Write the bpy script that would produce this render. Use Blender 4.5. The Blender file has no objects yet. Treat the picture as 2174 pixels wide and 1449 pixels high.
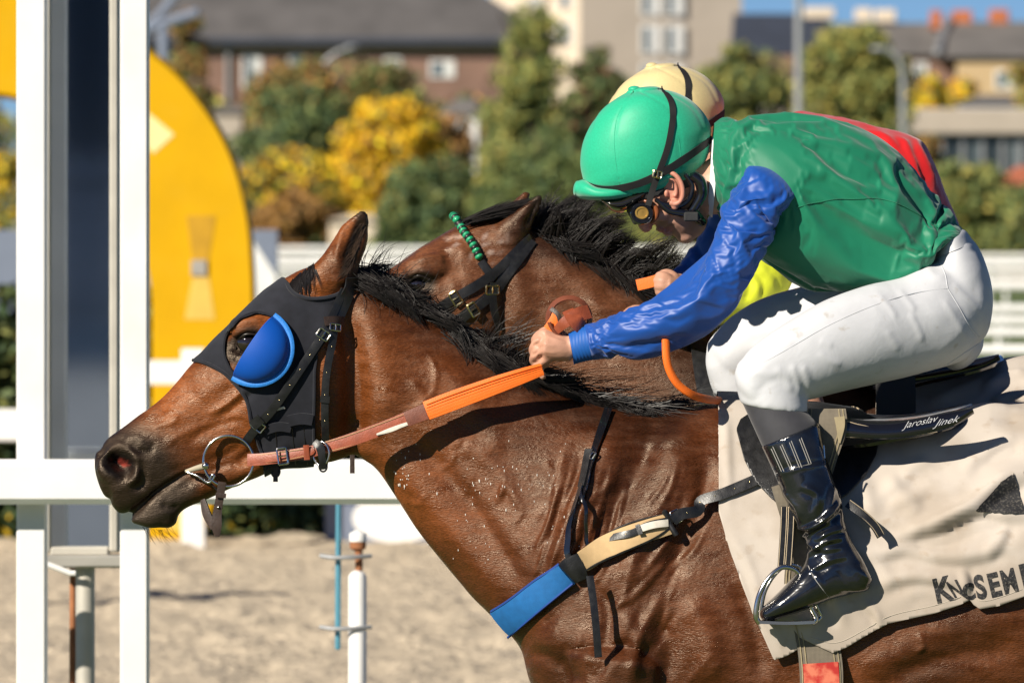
import bpy, math, random
import numpy as np
from mathutils import Vector, noise
from mathutils.bvhtree import BVHTree

random.seed(7); RNG = np.random.default_rng(7)
scene = bpy.context.scene
COL = scene.collection

# ------------------------------------------------------------------ camera, sky, sun, exposure
D, HY, ZC = 16.0, 480.0, 1.95          # camera distance to the near horse, horizon row, eye height
cam_d = bpy.data.cameras.new('camera'); cam = bpy.data.objects.new('camera', cam_d); COL.objects.link(cam)
cam.location = (0, -D, ZC); cam.rotation_euler = (math.radians(90), 0, 0)
cam_d.sensor_width = 36.0; cam_d.lens = 36.0 * D / 2.174
cam_d.shift_y = -(724.5 - HY) / 2174.0
cam_d.clip_start = 0.5; cam_d.clip_end = 5000
cam_d.dof.use_dof = True; cam_d.dof.focus_distance = D - 0.12; cam_d.dof.aperture_fstop = 8.8
scene.camera = cam

SUN_EL, SUN_AZ = 31.0, 44.0             # elevation; degrees to the left of the camera's back
wd = bpy.data.worlds.new('World'); scene.world = wd; wd.use_nodes = True
nt = wd.node_tree; nt.nodes.clear()
sky = nt.nodes.new('ShaderNodeTexSky'); sky.sky_type = 'NISHITA'; sky.sun_disc = False
sky.sun_elevation = math.radians(SUN_EL); sky.sun_rotation = math.radians(180 + SUN_AZ)
sky.altitude = 0; sky.air_density = 0.48; sky.dust_density = 0.0; sky.ozone_density = 8.0
bg = nt.nodes.new('ShaderNodeBackground'); bg.inputs['Strength'].default_value = 0.050
out = nt.nodes.new('ShaderNodeOutputWorld')
nt.links.new(sky.outputs[0], bg.inputs[0]); nt.links.new(bg.outputs[0], out.inputs[0])
sun_d = bpy.data.lights.new('sun', 'SUN'); sun = bpy.data.objects.new('sun', sun_d); COL.objects.link(sun)
sun_d.energy = 5.0; sun_d.angle = math.radians(0.5); sun_d.color = (1.0, 0.92, 0.79)
_a, _e = math.radians(SUN_AZ), math.radians(SUN_EL)
SUNV = Vector((-math.sin(_a) * math.cos(_e), -math.cos(_a) * math.cos(_e), math.sin(_e)))   # towards the sun
sun.rotation_euler = SUNV.to_track_quat('Z', 'Y').to_euler(); sun.location = SUNV * 60
vs = scene.view_settings
vs.view_transform = 'Standard'; vs.look = 'None'; vs.exposure = 0.52; vs.gamma = 1.0
scene.cycles.max_bounces = 6

# ------------------------------------------------------------------ points from rows and columns at a known depth
def W(px, py, y=0.0):
    k = (D + y) / D * 1e-3
    return np.array(((px - 1087.0) * k, y, ZC - (py - HY) * k))
def WP(pts, y=0.0):
    return np.array([W(p[0], p[1], p[2] if len(p) > 2 else y) for p in pts])
def proj(V):                            # back to (column,row); the far side is folded on the near side
    y = -np.abs(V[:, 1]); k = (D + y) / D * 1e-3
    return np.stack([V[:, 0] / k + 1087.0, HY - (V[:, 2] - ZC) / k], 1)

# ------------------------------------------------------------------ materials
MATS = {}
def nd(t, k, **kw):
    n = t.nodes.new(k)
    for a, b in kw.items(): setattr(n, a, b)
    return n
def lin(c):                              # 8 bit sRGB to linear
    return tuple(((v / 255.0) / 12.92 if v / 255.0 <= 0.04045 else ((v / 255.0 + 0.055) / 1.055) ** 2.4) for v in c)
def mat(name, col, rough=0.6, metal=0.0, spec=0.5, var=0.15, vscale=8.0, bump=0.0, bscale=40.0, stretch=(1, 1, 1), rot=(0, 0, 0),
        attr=None, coat=0.0, coat_rough=0.1, sheen=0.0, trans=0.0, bump2=0.0, b2scale=8.0, rough_var=0.0, weave=0.0, wscale=900.0, col2=None,
        dirt=None, dirt_amt=0.0, dscale=5.0, detail=6.0, bdist=0.01, var2=0.0, v2scale=150.0, dsharp=(.5, .72)):
    m = bpy.data.materials.new(name); m.use_nodes = True; MATS[name] = m
    t = m.node_tree; b = t.nodes['Principled BSDF']; L = t.links
    b.inputs['Roughness'].default_value = rough; b.inputs['Metallic'].default_value = metal
    b.inputs['Specular IOR Level'].default_value = spec
    b.inputs['Coat Weight'].default_value = coat; b.inputs['Coat Roughness'].default_value = coat_rough
    b.inputs['Sheen Weight'].default_value = sheen
    if trans: b.inputs['Transmission Weight'].default_value = trans
    tc = nd(t, 'ShaderNodeTexCoord'); mp = nd(t, 'ShaderNodeMapping'); L.new(tc.outputs['Object'], mp.inputs[0])
    mp.inputs['Scale'].default_value = stretch; mp.inputs['Rotation'].default_value = rot
    n1 = nd(t, 'ShaderNodeTexNoise'); n1.inputs['Scale'].default_value = vscale; n1.inputs['Detail'].default_value = detail
    L.new(mp.outputs[0], n1.inputs['Vector'])
    if attr:
        at = nd(t, 'ShaderNodeAttribute', attribute_name=attr); csrc = at.outputs['Color']
    else:
        rg = nd(t, 'ShaderNodeRGB'); rg.outputs[0].default_value = (*col, 1); csrc = rg.outputs[0]
    if col2 is not None:
        mx = nd(t, 'ShaderNodeMix', data_type='RGBA'); mr = nd(t, 'ShaderNodeMapRange')
        mr.inputs[1].default_value = 0.42; mr.inputs[2].default_value = 0.58
        L.new(n1.outputs[0], mr.inputs[0]); L.new(mr.outputs[0], mx.inputs['Factor'])
        L.new(csrc, mx.inputs[6]); mx.inputs[7].default_value = (*col2, 1); csrc = mx.outputs[2]
    hv = nd(t, 'ShaderNodeHueSaturation'); mr = nd(t, 'ShaderNodeMapRange')
    mr.inputs[1].default_value = 0.25; mr.inputs[2].default_value = 0.75
    mr.inputs[3].default_value = 1 - var; mr.inputs[4].default_value = 1 + var
    L.new(n1.outputs[0], mr.inputs[0]); L.new(mr.outputs[0], hv.inputs['Value']); L.new(csrc, hv.inputs['Color'])
    csrc = hv.outputs[0]
    if var2:
        n4 = nd(t, 'ShaderNodeTexNoise'); n4.inputs['Scale'].default_value = v2scale; n4.inputs['Detail'].default_value = 3
        L.new(mp.outputs[0], n4.inputs['Vector']); hv2 = nd(t, 'ShaderNodeHueSaturation'); mr4 = nd(t, 'ShaderNodeMapRange')
        mr4.inputs[1].default_value = 0.3; mr4.inputs[2].default_value = 0.7; mr4.inputs[3].default_value = 1 - var2; mr4.inputs[4].default_value = 1 + var2
        L.new(n4.outputs[0], mr4.inputs[0]); L.new(mr4.outputs[0], hv2.inputs['Value']); L.new(csrc, hv2.inputs['Color']); csrc = hv2.outputs[0]
    if dirt is not None:
        nz = nd(t, 'ShaderNodeTexNoise'); nz.inputs['Scale'].default_value = dscale; nz.inputs['Detail'].default_value = 8
        L.new(tc.outputs['Object'], nz.inputs['Vector'])
        mr2 = nd(t, 'ShaderNodeMapRange'); mr2.inputs[1].default_value = dsharp[0]; mr2.inputs[2].default_value = dsharp[1]; mr2.inputs[4].default_value = dirt_amt
        L.new(nz.outputs[0], mr2.inputs[0]); mx = nd(t, 'ShaderNodeMix', data_type='RGBA')
        L.new(mr2.outputs[0], mx.inputs['Factor']); L.new(csrc, mx.inputs[6]); mx.inputs[7].default_value = (*dirt, 1); csrc = mx.outputs[2]
    L.new(csrc, b.inputs['Base Color'])
    if rough_var:
        mr3 = nd(t, 'ShaderNodeMapRange'); mr3.inputs[1].default_value = 0.3; mr3.inputs[2].default_value = 0.7
        mr3.inputs[3].default_value = max(0.02, rough - rough_var); mr3.inputs[4].default_value = min(1, rough + rough_var)
        L.new(n1.outputs[0], mr3.inputs[0]); L.new(mr3.outputs[0], b.inputs['Roughness'])
    last = None
    def addbump(src, strength, dist):
        nonlocal last
        bn = nd(t, 'ShaderNodeBump'); bn.inputs['Strength'].default_value = strength; bn.inputs['Distance'].default_value = dist
        L.new(src, bn.inputs['Height'])
        if last is not None: L.new(last, bn.inputs['Normal'])
        last = bn.outputs[0]
    if bump:
        n2 = nd(t, 'ShaderNodeTexNoise'); n2.inputs['Scale'].default_value = bscale; n2.inputs['Detail'].default_value = detail
        L.new(mp.outputs[0], n2.inputs['Vector']); addbump(n2.outputs[0], bump, bdist)
    if bump2:
        n3 = nd(t, 'ShaderNodeTexNoise'); n3.inputs['Scale'].default_value = b2scale; n3.inputs['Detail'].default_value = 3
        n3.inputs['Distortion'].default_value = 0.8
        L.new(tc.outputs['Object'], n3.inputs['Vector']); addbump(n3.outputs[0], bump2, 0.03)
    if weave:
        w1 = nd(t, 'ShaderNodeTexWave'); w1.inputs['Scale'].default_value = wscale / 12; w1.bands_direction = 'X'
        w2 = nd(t, 'ShaderNodeTexWave'); w2.inputs['Scale'].default_value = wscale / 12; w2.bands_direction = 'Z'
        for w_ in (w1, w2): L.new(tc.outputs['Object'], w_.inputs['Vector'])
        ad = nd(t, 'ShaderNodeMath', operation='ADD'); L.new(w1.outputs['Fac'], ad.inputs[0]); L.new(w2.outputs['Fac'], ad.inputs[1])
        addbump(ad.outputs[0], weave * .35, 0.0006)
    if last is not None: L.new(last, b.inputs['Normal'])
    return m

# ------------------------------------------------------------------ things and parts
def empty(name, loc=(0, 0, 0), label=None, cat=None, group=None):
    o = bpy.data.objects.new(name, None); COL.objects.link(o); o.location = loc; o.empty_display_size = 0.1
    if label: o['label'] = label
    if cat: o['category'] = cat
    if group: o['group'] = group
    return o
def wloc(o):
    v = Vector((0, 0, 0))
    while o is not None: v += o.location; o = o.parent
    return np.array(v)
def obj(name, V, F, m, parent=None, smooth=True, label=None, cat=None, group=None, kind=None, col=None, loc=None, sharp=50):
    """one mesh object; V in world space, kept relative to the parent (or to loc for a thing that is one mesh)"""
    V = np.asarray(V, float)
    if len(V) <= 26: smooth = False
    base = wloc(parent) if parent is not None else (np.array(loc, float) if loc is not None else np.zeros(3))
    me = bpy.data.meshes.new(name)
    F = F.tolist() if isinstance(F, np.ndarray) else F
    me.from_pydata((V - base).tolist(), [], F)
    if smooth: me.polygons.foreach_set('use_smooth', np.ones(len(me.polygons), bool))
    if col is not None:
        ca = me.color_attributes.new('col', 'FLOAT_COLOR', 'POINT')
        c4 = np.ones((len(V), 4), np.float32); c4[:, :3] = col; ca.data.foreach_set('color', c4.ravel())
    me.update()
    if smooth and len(me.polygons) < 9000 and sharp: me.set_sharp_from_angle(angle=math.radians(sharp))
    if m is not None: me.materials.append(MATS[m] if isinstance(m, str) else m)
    o = bpy.data.objects.new(name, me); COL.objects.link(o)
    if parent is not None: o.parent = parent
    elif loc is not None: o.location = loc
    for k, v in (('label', label), ('category', cat), ('group', group), ('kind', kind)):
        if v: o[k] = v
    return o

# ------------------------------------------------------------------ mesh helpers
def join(*parts):
    Vs, Fs, n = [], [], 0
    for V, F in parts:
        V = np.asarray(V, float); Vs.append(V)
        Fs += [[i + n for i in f] for f in (F.tolist() if isinstance(F, np.ndarray) else F)]
        n += len(V)
    return np.concatenate(Vs), Fs
def box(x0, x1, y0, y1, z0, z1):
    V = np.array([(x, y, z) for x in (x0, x1) for y in (y0, y1) for z in (z0, z1)], float)
    return V, [[0, 1, 3, 2], [4, 6, 7, 5], [0, 4, 5, 1], [2, 3, 7, 6], [0, 2, 6, 4], [1, 5, 7, 3]]
def bbox_(x0, x1, y0, y1, z0, z1, r=0.005):      # box with chamfered edges
    V, F = [], []
    xs, ys, zs = (x0, x1), (y0, y1), (z0, z1); s = ((1, -1)); idx = {}
    for i in (0, 1):
        for j in (0, 1):
            for k in (0, 1):
                c = np.array((xs[i], ys[j], zs[k])); d = np.array((s[i], s[j], s[k])) * r
                for a in range(3):
                    p = c + d; p[a] = c[a]; idx[(i, j, k, a)] = len(V); V.append(p)
    for a in range(3):
        b, c = [q for q in range(3) if q != a]
        for s_ in (0, 1):
            f = []
            for (u, v) in ((0, 0), (1, 0), (1, 1), (0, 1)):
                key = [0, 0, 0]; key[a] = s_; key[b] = u; key[c] = v; f.append(idx[(*key, a)])
            F.append(f)
    for a in range(3):
        b, c = [q for q in range(3) if q != a]
        for u in (0, 1):
            for v in (0, 1):
                f = []
                for s_, w in ((0, b), (1, b), (1, c), (0, c)):
                    key = [0, 0, 0]; key[a] = s_; key[b] = u; key[c] = v; f.append(idx[(*key, w)])
                F.append(f)
    for i in (0, 1):
        for j in (0, 1):
            for k in (0, 1): F.append([idx[(i, j, k, a)] for a in range(3)])
    return np.array(V), F
def catmull(P, n):
    P = np.asarray(P, float); m = len(P)
    Q = np.concatenate([[2 * P[0] - P[1]], P, [2 * P[-1] - P[-2]]])
    t = np.linspace(0, m - 1 - 1e-9, n); i = t.astype(int); f = (t - i)[:, None]
    p0, p1, p2, p3 = Q[i], Q[i + 1], Q[i + 2], Q[i + 3]
    return 0.5 * (2 * p1 + (p2 - p0) * f + (2 * p0 - 5 * p1 + 4 * p2 - p3) * f ** 2 + (3 * p1 - p0 - 3 * p2 + p3) * f ** 3)
def resample(P, n):                       # even arc length along a smooth curve
    P = np.asarray(P, float); C = catmull(P, max(60, n * 6)) if len(P) > 2 else np.linspace(P[0], P[-1], 60)
    s = np.concatenate([[0], np.cumsum(np.linalg.norm(np.diff(C[:, :3], axis=0), axis=1))])
    q = np.linspace(0, s[-1], n)
    return np.stack([np.interp(q, s, C[:, k]) for k in range(C.shape[1])], 1)
def unit(v):
    v = np.asarray(v, float); return v / (np.linalg.norm(v, axis=-1, keepdims=True) + 1e-12)
def gridfaces(n, m, closed=True, flip=False):
    i = np.arange(n - 1)[:, None]; j = np.arange(m if closed else m - 1)[None, :]
    a = i * m + j; b = i * m + (j + 1) % m; c = (i + 1) * m + (j + 1) % m; d = (i + 1) * m + j
    F = np.stack([a, b, c, d], -1).reshape(-1, 4)
    return (F[:, ::-1] if flip else F)
def loft(secs, nst=160, nring=64, cap0=0.3, cap1=0.3):
    """secs: (Tx,Ty, Bx,By, w, yc, u, a, b): edge points (column,row), half width in mm, depth of the centre in mm,
       where it is widest (0 top..1 bottom) and how boxy the two halves are; ends are rounded"""
    S = []
    for s in secs:
        s = list(s) + [0.0, 0.5, 2.0, 2.0][len(s) - 5:]
        S.append(s)
    S = np.array(S, float)
    T = WP([(a[0], a[1], a[5] * 1e-3) for a in S]); B = WP([(a[2], a[3], a[5] * 1e-3) for a in S])
    mid = (T + B) / 2
    X = np.concatenate([mid, T, B, S[:, 4:5] * 1e-3, S[:, 6:9]], 1)
    X = resample(X, nst)
    mid, T, B, w, u, a, b = X[:, :3], X[:, 3:6], X[:, 6:9], X[:, 9], np.clip(X[:, 10], .1, .9), np.clip(X[:, 11], 1.3, 8), np.clip(X[:, 12], 1.3, 8)
    def capst(i0, i1, f, n=10):
        if not f: return []
        ax = unit(mid[i0] - mid[i1]); h = np.linalg.norm(T[i0] - B[i0]); out = []
        for q in range(1, n + 1):
            th = q / n * math.pi / 2 * 0.985; c = math.cos(th); sh = ax * math.sin(th) * f * min(h, 2 * w[i0])
            out.append((mid[i0] + (T[i0] - mid[i0]) * c + sh, mid[i0] + (B[i0] - mid[i0]) * c + sh, w[i0] * c, u[i0], a[i0], b[i0]))
        return out
    st = [x for x in reversed(capst(0, 1, cap0))] + [(T[i], B[i], w[i], u[i], a[i], b[i]) for i in range(nst)] + capst(-1, -2, cap1)
    ang = np.linspace(0, 2 * math.pi, nring, endpoint=False)
    V = []
    for (t_, b_, w_, u_, a_, bb) in st:
        c, s = np.cos(ang), np.sin(ang)
        e = np.where(c > 0, a_, bb)
        sc = np.sign(c) * np.abs(c) ** (2 / e); ss = np.sign(s) * np.abs(s) ** (2 / e)
        pos = np.where(c > 0, u_ - u_ * sc, u_ - (1 - u_) * sc)
        p = t_[None] + (b_ - t_)[None] * pos[:, None]; p = p + np.array((0, -1, 0))[None] * (ss * w_)[:, None]
        V.append(p)
    V = np.array(V); n = len(V); Vf = V.reshape(-1, 3)
    F = gridfaces(n, nring).tolist()
    k = len(Vf); Vf = np.concatenate([Vf, [V[0].mean(0)], [V[-1].mean(0)]])
    for j in range(nring):
        F.append([k, (j + 1) % nring, j]); F.append([k + 1, (n - 1) * nring + j, (n - 1) * nring + (j + 1) % nring])
    return Vf, F
def frames(P):
    T = unit(np.gradient(P, axis=0)); n = np.cross(T[0], (0.13, 0.2, 0.97)); n = unit(n); N = [n]
    for i in range(1, len(P)):
        n = n - T[i] * np.dot(n, T[i]); n = unit(n); N.append(n)
    N = np.array(N); return T, N, np.cross(T, N)
def tube(P, r, n=10, cap=True, sub=None, rn=None):
    P = np.asarray(P, float); r = np.broadcast_to(np.asarray(r, float), (len(P),)).copy()
    if sub: X = resample(np.concatenate([P, r[:, None]], 1), sub); P, r = X[:, :3], X[:, 3]
    T, N, Bn = frames(P); ang = np.linspace(0, 2 * math.pi, n, endpoint=False)
    V = (P[:, None] + r[:, None, None] * (np.cos(ang)[None, :, None] * N[:, None] + np.sin(ang)[None, :, None] * Bn[:, None])).reshape(-1, 3)
    F = gridfaces(len(P), n).tolist()
    if cap:
        k = len(V); V = np.concatenate([V, [P[0] - T[0] * r[0] * .6], [P[-1] + T[-1] * r[-1] * .6]])
        for j in range(n): F.append([k, (j + 1) % n, j]); F.append([k + 1, (len(P) - 1) * n + j, (len(P) - 1) * n + (j + 1) % n])
    return V, F
def ring(c, nrm, R, r, n=40, m=10, a0=0, a1=360, squash=1.0, up=(0, 0, 1)):
    nrm = unit(nrm); e1 = unit(np.cross(up, nrm)); e2 = np.cross(nrm, e1)
    closed = abs(a1 - a0) >= 360
    th = np.radians(np.linspace(a0, a1, n, endpoint=not closed))
    P = np.asarray(c) + R * (np.cos(th)[:, None] * e1 + squash * np.sin(th)[:, None] * e2)
    if not closed: return tube(P, r, m)
    rad = unit(P - np.asarray(c)); ph = np.linspace(0, 2 * math.pi, m, endpoint=False)
    V = (P[:, None] + r * (np.cos(ph)[None, :, None] * rad[:, None] + np.sin(ph)[None, :, None] * nrm)).reshape(-1, 3)
    i = np.arange(n)[:, None]; j = np.arange(m)[None]
    F = np.stack([i * m + j, i * m + (j + 1) % m, ((i + 1) % n) * m + (j + 1) % m, ((i + 1) % n) * m + j], -1).reshape(-1, 4)
    return V, F
def ribbon(P, N, w, t, sub=None, bulge=0.0, cols=4):
    """a strap: path P, face normals N, width w, thickness t (m); slightly cushioned section"""
    P = np.asarray(P, float); N = np.broadcast_to(np.asarray(N, float), P.shape); w = np.broadcast_to(np.asarray(w, float), (len(P),))
    if sub:
        X = resample(np.concatenate([P, N, w[:, None]], 1), sub); P, N, w = X[:, :3], unit(X[:, 3:6]), X[:, 6]
    T = unit(np.gradient(P, axis=0)); S = unit(np.cross(T, N)); N = unit(np.cross(S, T))
    us = np.linspace(-1, 1, cols + 1); prof = [(u, t * (1 + bulge * (1 - u * u)) if abs(u) < 1 else t * .9) for u in us] + [(u, 0.0) for u in us[::-1]]
    V = np.array([P + S * (w * .5 * u)[:, None] + N * h for (u, h) in prof]).transpose(1, 0, 2).reshape(-1, 3)
    m = len(prof); F = gridfaces(len(P), m).tolist(); k = (len(P) - 1) * m
    F.append(list(range(m))[::-1]); F.append([k + j for j in range(m)])
    return V, F
def ellipsoid(c, r, rot=None, n=24, m=16):
    th = np.linspace(0, math.pi, m + 1); ph = np.linspace(0, 2 * math.pi, n, endpoint=False)
    V = np.array([(math.sin(t) * math.cos(p), math.sin(t) * math.sin(p), math.cos(t)) for t in th[1:-1] for p in ph] + [(0, 0, 1), (0, 0, -1)])
    V = V * np.asarray(r)
    if rot is not None: V = V @ np.asarray(rot).T
    F = gridfaces(m - 1, n, flip=True).tolist(); k = (m - 1) * n
    for j in range(n): F.append([k, j, (j + 1) % n]); F.append([k + 1, (m - 2) * n + (j + 1) % n, (m - 2) * n + j])
    return V + np.asarray(c), F
def mirror_y(V, F):
    V = np.array(V, float); V[:, 1] *= -1
    return V, [list(f)[::-1] for f in (F.tolist() if isinstance(F, np.ndarray) else F)]
def fuse(parts, voxel, smooth=6, factor=0.5):
    """one continuous skin from overlapping closed shapes"""
    V, F = join(*parts); me = bpy.data.meshes.new('tmp'); me.from_pydata(V.tolist(), [], F)
    o = bpy.data.objects.new('tmp', me); COL.objects.link(o)
    r = o.modifiers.new('r', 'REMESH'); r.mode = 'VOXEL'; r.voxel_size = voxel; r.adaptivity = 0
    if smooth: s = o.modifiers.new('s', 'SMOOTH'); s.iterations = smooth; s.factor = factor
    dg = bpy.context.evaluated_depsgraph_get(); e = o.evaluated_get(dg); m2 = e.to_mesh()
    n = len(m2.vertices); Vo = np.empty(n * 3); m2.vertices.foreach_get('co', Vo); Vo = Vo.reshape(-1, 3)
    ls = np.empty(len(m2.loops), int); m2.loops.foreach_get('vertex_index', ls)
    tot = np.empty(len(m2.polygons), int); m2.polygons.foreach_get('loop_total', tot)
    if (tot == 4).all(): Fo = ls.reshape(-1, 4)
    else:
        Fo, i = [], 0
        for k in tot: Fo.append(ls[i:i + k].tolist()); i += k
    e.to_mesh_clear(); bpy.data.objects.remove(o); bpy.data.meshes.remove(me)
    return Vo, Fo
def tris(F):
    if isinstance(F, np.ndarray) and F.shape[1] == 4: return np.concatenate([F[:, [0, 1, 2]], F[:, [0, 2, 3]]])
    o = []
    for f in F:
        for k in range(1, len(f) - 1): o.append((f[0], f[k], f[k + 1]))
    return np.array(o)
def vnormals(V, T):
    n = np.cross(V[T[:, 1]] - V[T[:, 0]], V[T[:, 2]] - V[T[:, 0]]); N = np.zeros_like(V)
    for k in range(3):
        for a in range(3): N[:, a] += np.bincount(T[:, k], n[:, a], len(V))
    return unit(N)
def polydist(Q, P):
    """distance from points Q to polyline P, position along it 0..1, signed side"""
    P = np.asarray(P, float); best = np.full(len(Q), 1e9); tt = np.zeros(len(Q)); sg = np.zeros(len(Q))
    L = np.concatenate([[0], np.cumsum(np.linalg.norm(np.diff(P, axis=0), axis=1))])
    for i in range(len(P) - 1):
        a, d = P[i], P[i + 1] - P[i]; l2 = d @ d + 1e-9
        t = np.clip(((Q - a) @ d) / l2, 0, 1); r = Q - a - t[:, None] * d; ds = np.sqrt((r * r).sum(1))
        m = ds < best; best[m] = ds[m]; tt[m] = (L[i] + t[m] * math.sqrt(l2)) / L[-1]
        cr = d[0] * r[:, 1] - d[1] * r[:, 0]; sg[m] = np.sign(cr[m])
    return best, tt, sg
def sculpt(V, F, strokes, side=None, norm=None):
    """strokes: (points, radius px, height mm[, kind]) raise (or sink) the skin along a drawn line; ends fade out"""
    T = tris(F); V = V.copy(); N = vnormals(V, T) if norm is None else norm
    UV = proj(V); disp = np.zeros(len(V))
    for s in strokes:
        pts, r, h = s[0], s[1], s[2]; kind = s[3] if len(s) > 3 else 'line'
        P = catmull(np.array(pts, float), max(8, len(pts) * 4)) if len(pts) > 2 else np.array(pts, float)
        lo, hi = P.min(0) - r * 2.2, P.max(0) + r * 2.2
        m = np.where((UV[:, 0] > lo[0]) & (UV[:, 0] < hi[0]) & (UV[:, 1] > lo[1]) & (UV[:, 1] < hi[1]))[0]
        if side == 'near': m = m[V[m, 1] < 0.02]
        if not len(m): continue
        if len(P) == 1: d = np.linalg.norm(UV[m] - P[0], axis=1); t = np.full(len(m), .5); sg = np.ones(len(m))
        else: d, t, sg = polydist(UV[m], P)
        if kind == 'line':
            fade = np.clip(np.sin(np.pi * np.clip(t, 0.02, 0.98)) * 1.8, 0, 1)
            disp[m] += h * np.exp(-(d / r) ** 2 * 1.6) * fade
        elif kind == 'flat':                       # no fading at the ends
            disp[m] += h * np.exp(-(d / r) ** 2 * 1.6)
        elif kind == 'fold':                       # a ridge with a hollow beside it
            fade = np.clip(np.sin(np.pi * np.clip(t, 0.0, 1.0)) * 1.6, 0, 1); x = d * sg / r
            disp[m] += h * (np.exp(-np.abs(x) ** 1.25 * 2.0) - 0.6 * np.exp(-(x - 1.2) ** 2 * 2.0)) * fade
        elif kind == 'crease':
            fade = np.clip(np.sin(np.pi * np.clip(t, 0.0, 1.0)) * 1.8, 0, 1)
            disp[m] -= h * np.maximum(0, 1 - d / r) ** 1.4 * fade
    return V + N * (disp * 1e-3)[:, None]
def wobble(V, N, scale, amp, seed=0.0, sharp=False, stretch=(1, 1, 1)):
    st = np.array(stretch); o = np.empty(len(V))
    for i, p in enumerate(V * scale * st + seed):
        v = noise.noise(p); o[i] = (1 - abs(v) * 2) if sharp else v
    return V + N * (o * amp)[:, None]
def crumple(V, N, scale, amp, seed=0.0, warp=.5, axis=None, along=1.0):
    """thin woven cloth: sharp crests with slack between; stretched along an axis when given"""
    o = np.empty(len(V)); Q = V * scale
    if axis is not None: a = unit(np.array(axis)); Q = Q + np.outer(Q @ a, a) * (1.0 / along - 1.0)
    for i, p in enumerate(Q + seed):
        w = Vector(p); w += noise.noise_vector(w * .6) * warp
        o[i] = (0.5 - abs(noise.noise(w)) * 2.0) + .5 * (0.5 - abs(noise.noise(w * 2.1 + Vector((3, 1, 7)))) * 2.0)
    return V + N * (o * amp)[:, None]
def insidepoly(Q, P):
    P = np.asarray(P, float); x, y = Q[:, 0], Q[:, 1]; c = np.zeros(len(Q), bool); j = len(P) - 1
    for i in range(len(P)):
        k = ((P[i, 1] > y) != (P[j, 1] > y)) & (x < (P[j, 0] - P[i, 0]) * (y - P[i, 1]) / (P[j, 1] - P[i, 1] + 1e-12) + P[i, 0])
        c ^= k; j = i
    return c
def sdpoly(Q, P):                          # positive inside
    P = np.asarray(P, float); d, _, _ = polydist(Q, np.concatenate([P, P[:1]])); return np.where(insidepoly(Q, P), d, -d)
def clip(V, T, f):
    """the part of a triangle mesh where f > 0, cut exactly along f = 0"""
    ins = f > 0; cnt = ins[T].sum(1); keep = T[cnt == 3].tolist(); Vn = V.tolist(); cache = {}
    def cut(a, b):
        k = (min(a, b), max(a, b))
        if k not in cache:
            t = f[a] / (f[a] - f[b]); cache[k] = len(Vn); Vn.append((V[a] + (V[b] - V[a]) * t).tolist())
        return cache[k]
    for tr in T[(cnt == 1) | (cnt == 2)].tolist():
        while True:
            a, b, c = tr
            if ins[a] and not ins[c] and (cnt is not None): break
            tr = [b, c, a]
        a, b, c = tr
        if ins[b]: p, q = cut(b, c), cut(c, a); keep += [[a, b, p], [a, p, q]]
        else: p, q = cut(a, b), cut(c, a); keep.append([a, p, q])
    T2 = np.array(keep); Vn = np.array(Vn); used = np.unique(T2); mp = -np.ones(len(Vn), int); mp[used] = np.arange(len(used))
    return Vn[used], mp[T2]
def shell(V, T, off, thick, N=None):
    N = vnormals(V, T) if N is None else N; n = len(V)
    A = V + N * (off + thick) if np.isscalar(off) else V + N * (off + thick)[:, None]
    Bq = V + N * off if np.isscalar(off) else V + N * off[:, None]
    e = {}
    for a, b, c in T.tolist():
        for x, y in ((a, b), (b, c), (c, a)):
            if (y, x) in e: del e[(y, x)]
            else: e[(x, y)] = 1
    F = T.tolist() + [[c + n, b + n, a + n] for a, b, c in T.tolist()] + [[y, x, x + n, y + n] for (x, y) in e]
    return np.concatenate([A, Bq]), F
class Skin:
    """a surface to lay straps on"""
    def __init__(self, V, F): self.V, self.F = V, F; self.bvh = BVHTree.FromPolygons(V.tolist(), F.tolist() if isinstance(F, np.ndarray) else F)
    def at(self, px, py, default=0.0):
        o = Vector((0, -D, ZC)); w = Vector(W(px, py, 0)); d = (w - o).normalized()
        l, n, i, ds = self.bvh.ray_cast(o, d)
        if l is None:
            l, n, i, ds = self.bvh.find_nearest(Vector(W(px, py, default)))
        return np.array(l), np.array(n)
    def path(self, pts, n, off=0.004, smooth=9):
        R = resample(np.array(pts, float), n); P, N = [], []
        for p in R: l, nn = self.at(p[0], p[1]); P.append(l); N.append(nn)
        P, N = np.array(P), np.array(N)
        for _ in range(smooth):
            P[1:-1] = (P[:-2] + 2 * P[1:-1] + P[2:]) / 4; N[1:-1] = (N[:-2] + 2 * N[1:-1] + N[2:]) / 4
        N = unit(N); return P + N * off, N
def strands(paths, w0, w1=0.0002, n=3):
    """hairs as thin three sided tapers; paths: list of (k,3) arrays"""
    Vs, Fs, base = [], [], 0
    for P in paths:
        k = len(P); r = np.linspace(1, 0, k) ** .7 * (w0 - w1) + w1
        T = unit(np.gradient(P, axis=0)); a = unit(np.cross(T, (0.3, 0.9, 0.1))); b = np.cross(T, a)
        ang = np.arange(n) * 2 * math.pi / n
        V = (P[:, None] + r[:, None, None] * (np.cos(ang)[None, :, None] * a[:, None] + np.sin(ang)[None, :, None] * b[:, None])).reshape(-1, 3)
        Vs.append(V); Fs.append(gridfaces(k, n) + base); base += len(V)
    return np.concatenate(Vs), np.concatenate(Fs)
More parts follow.
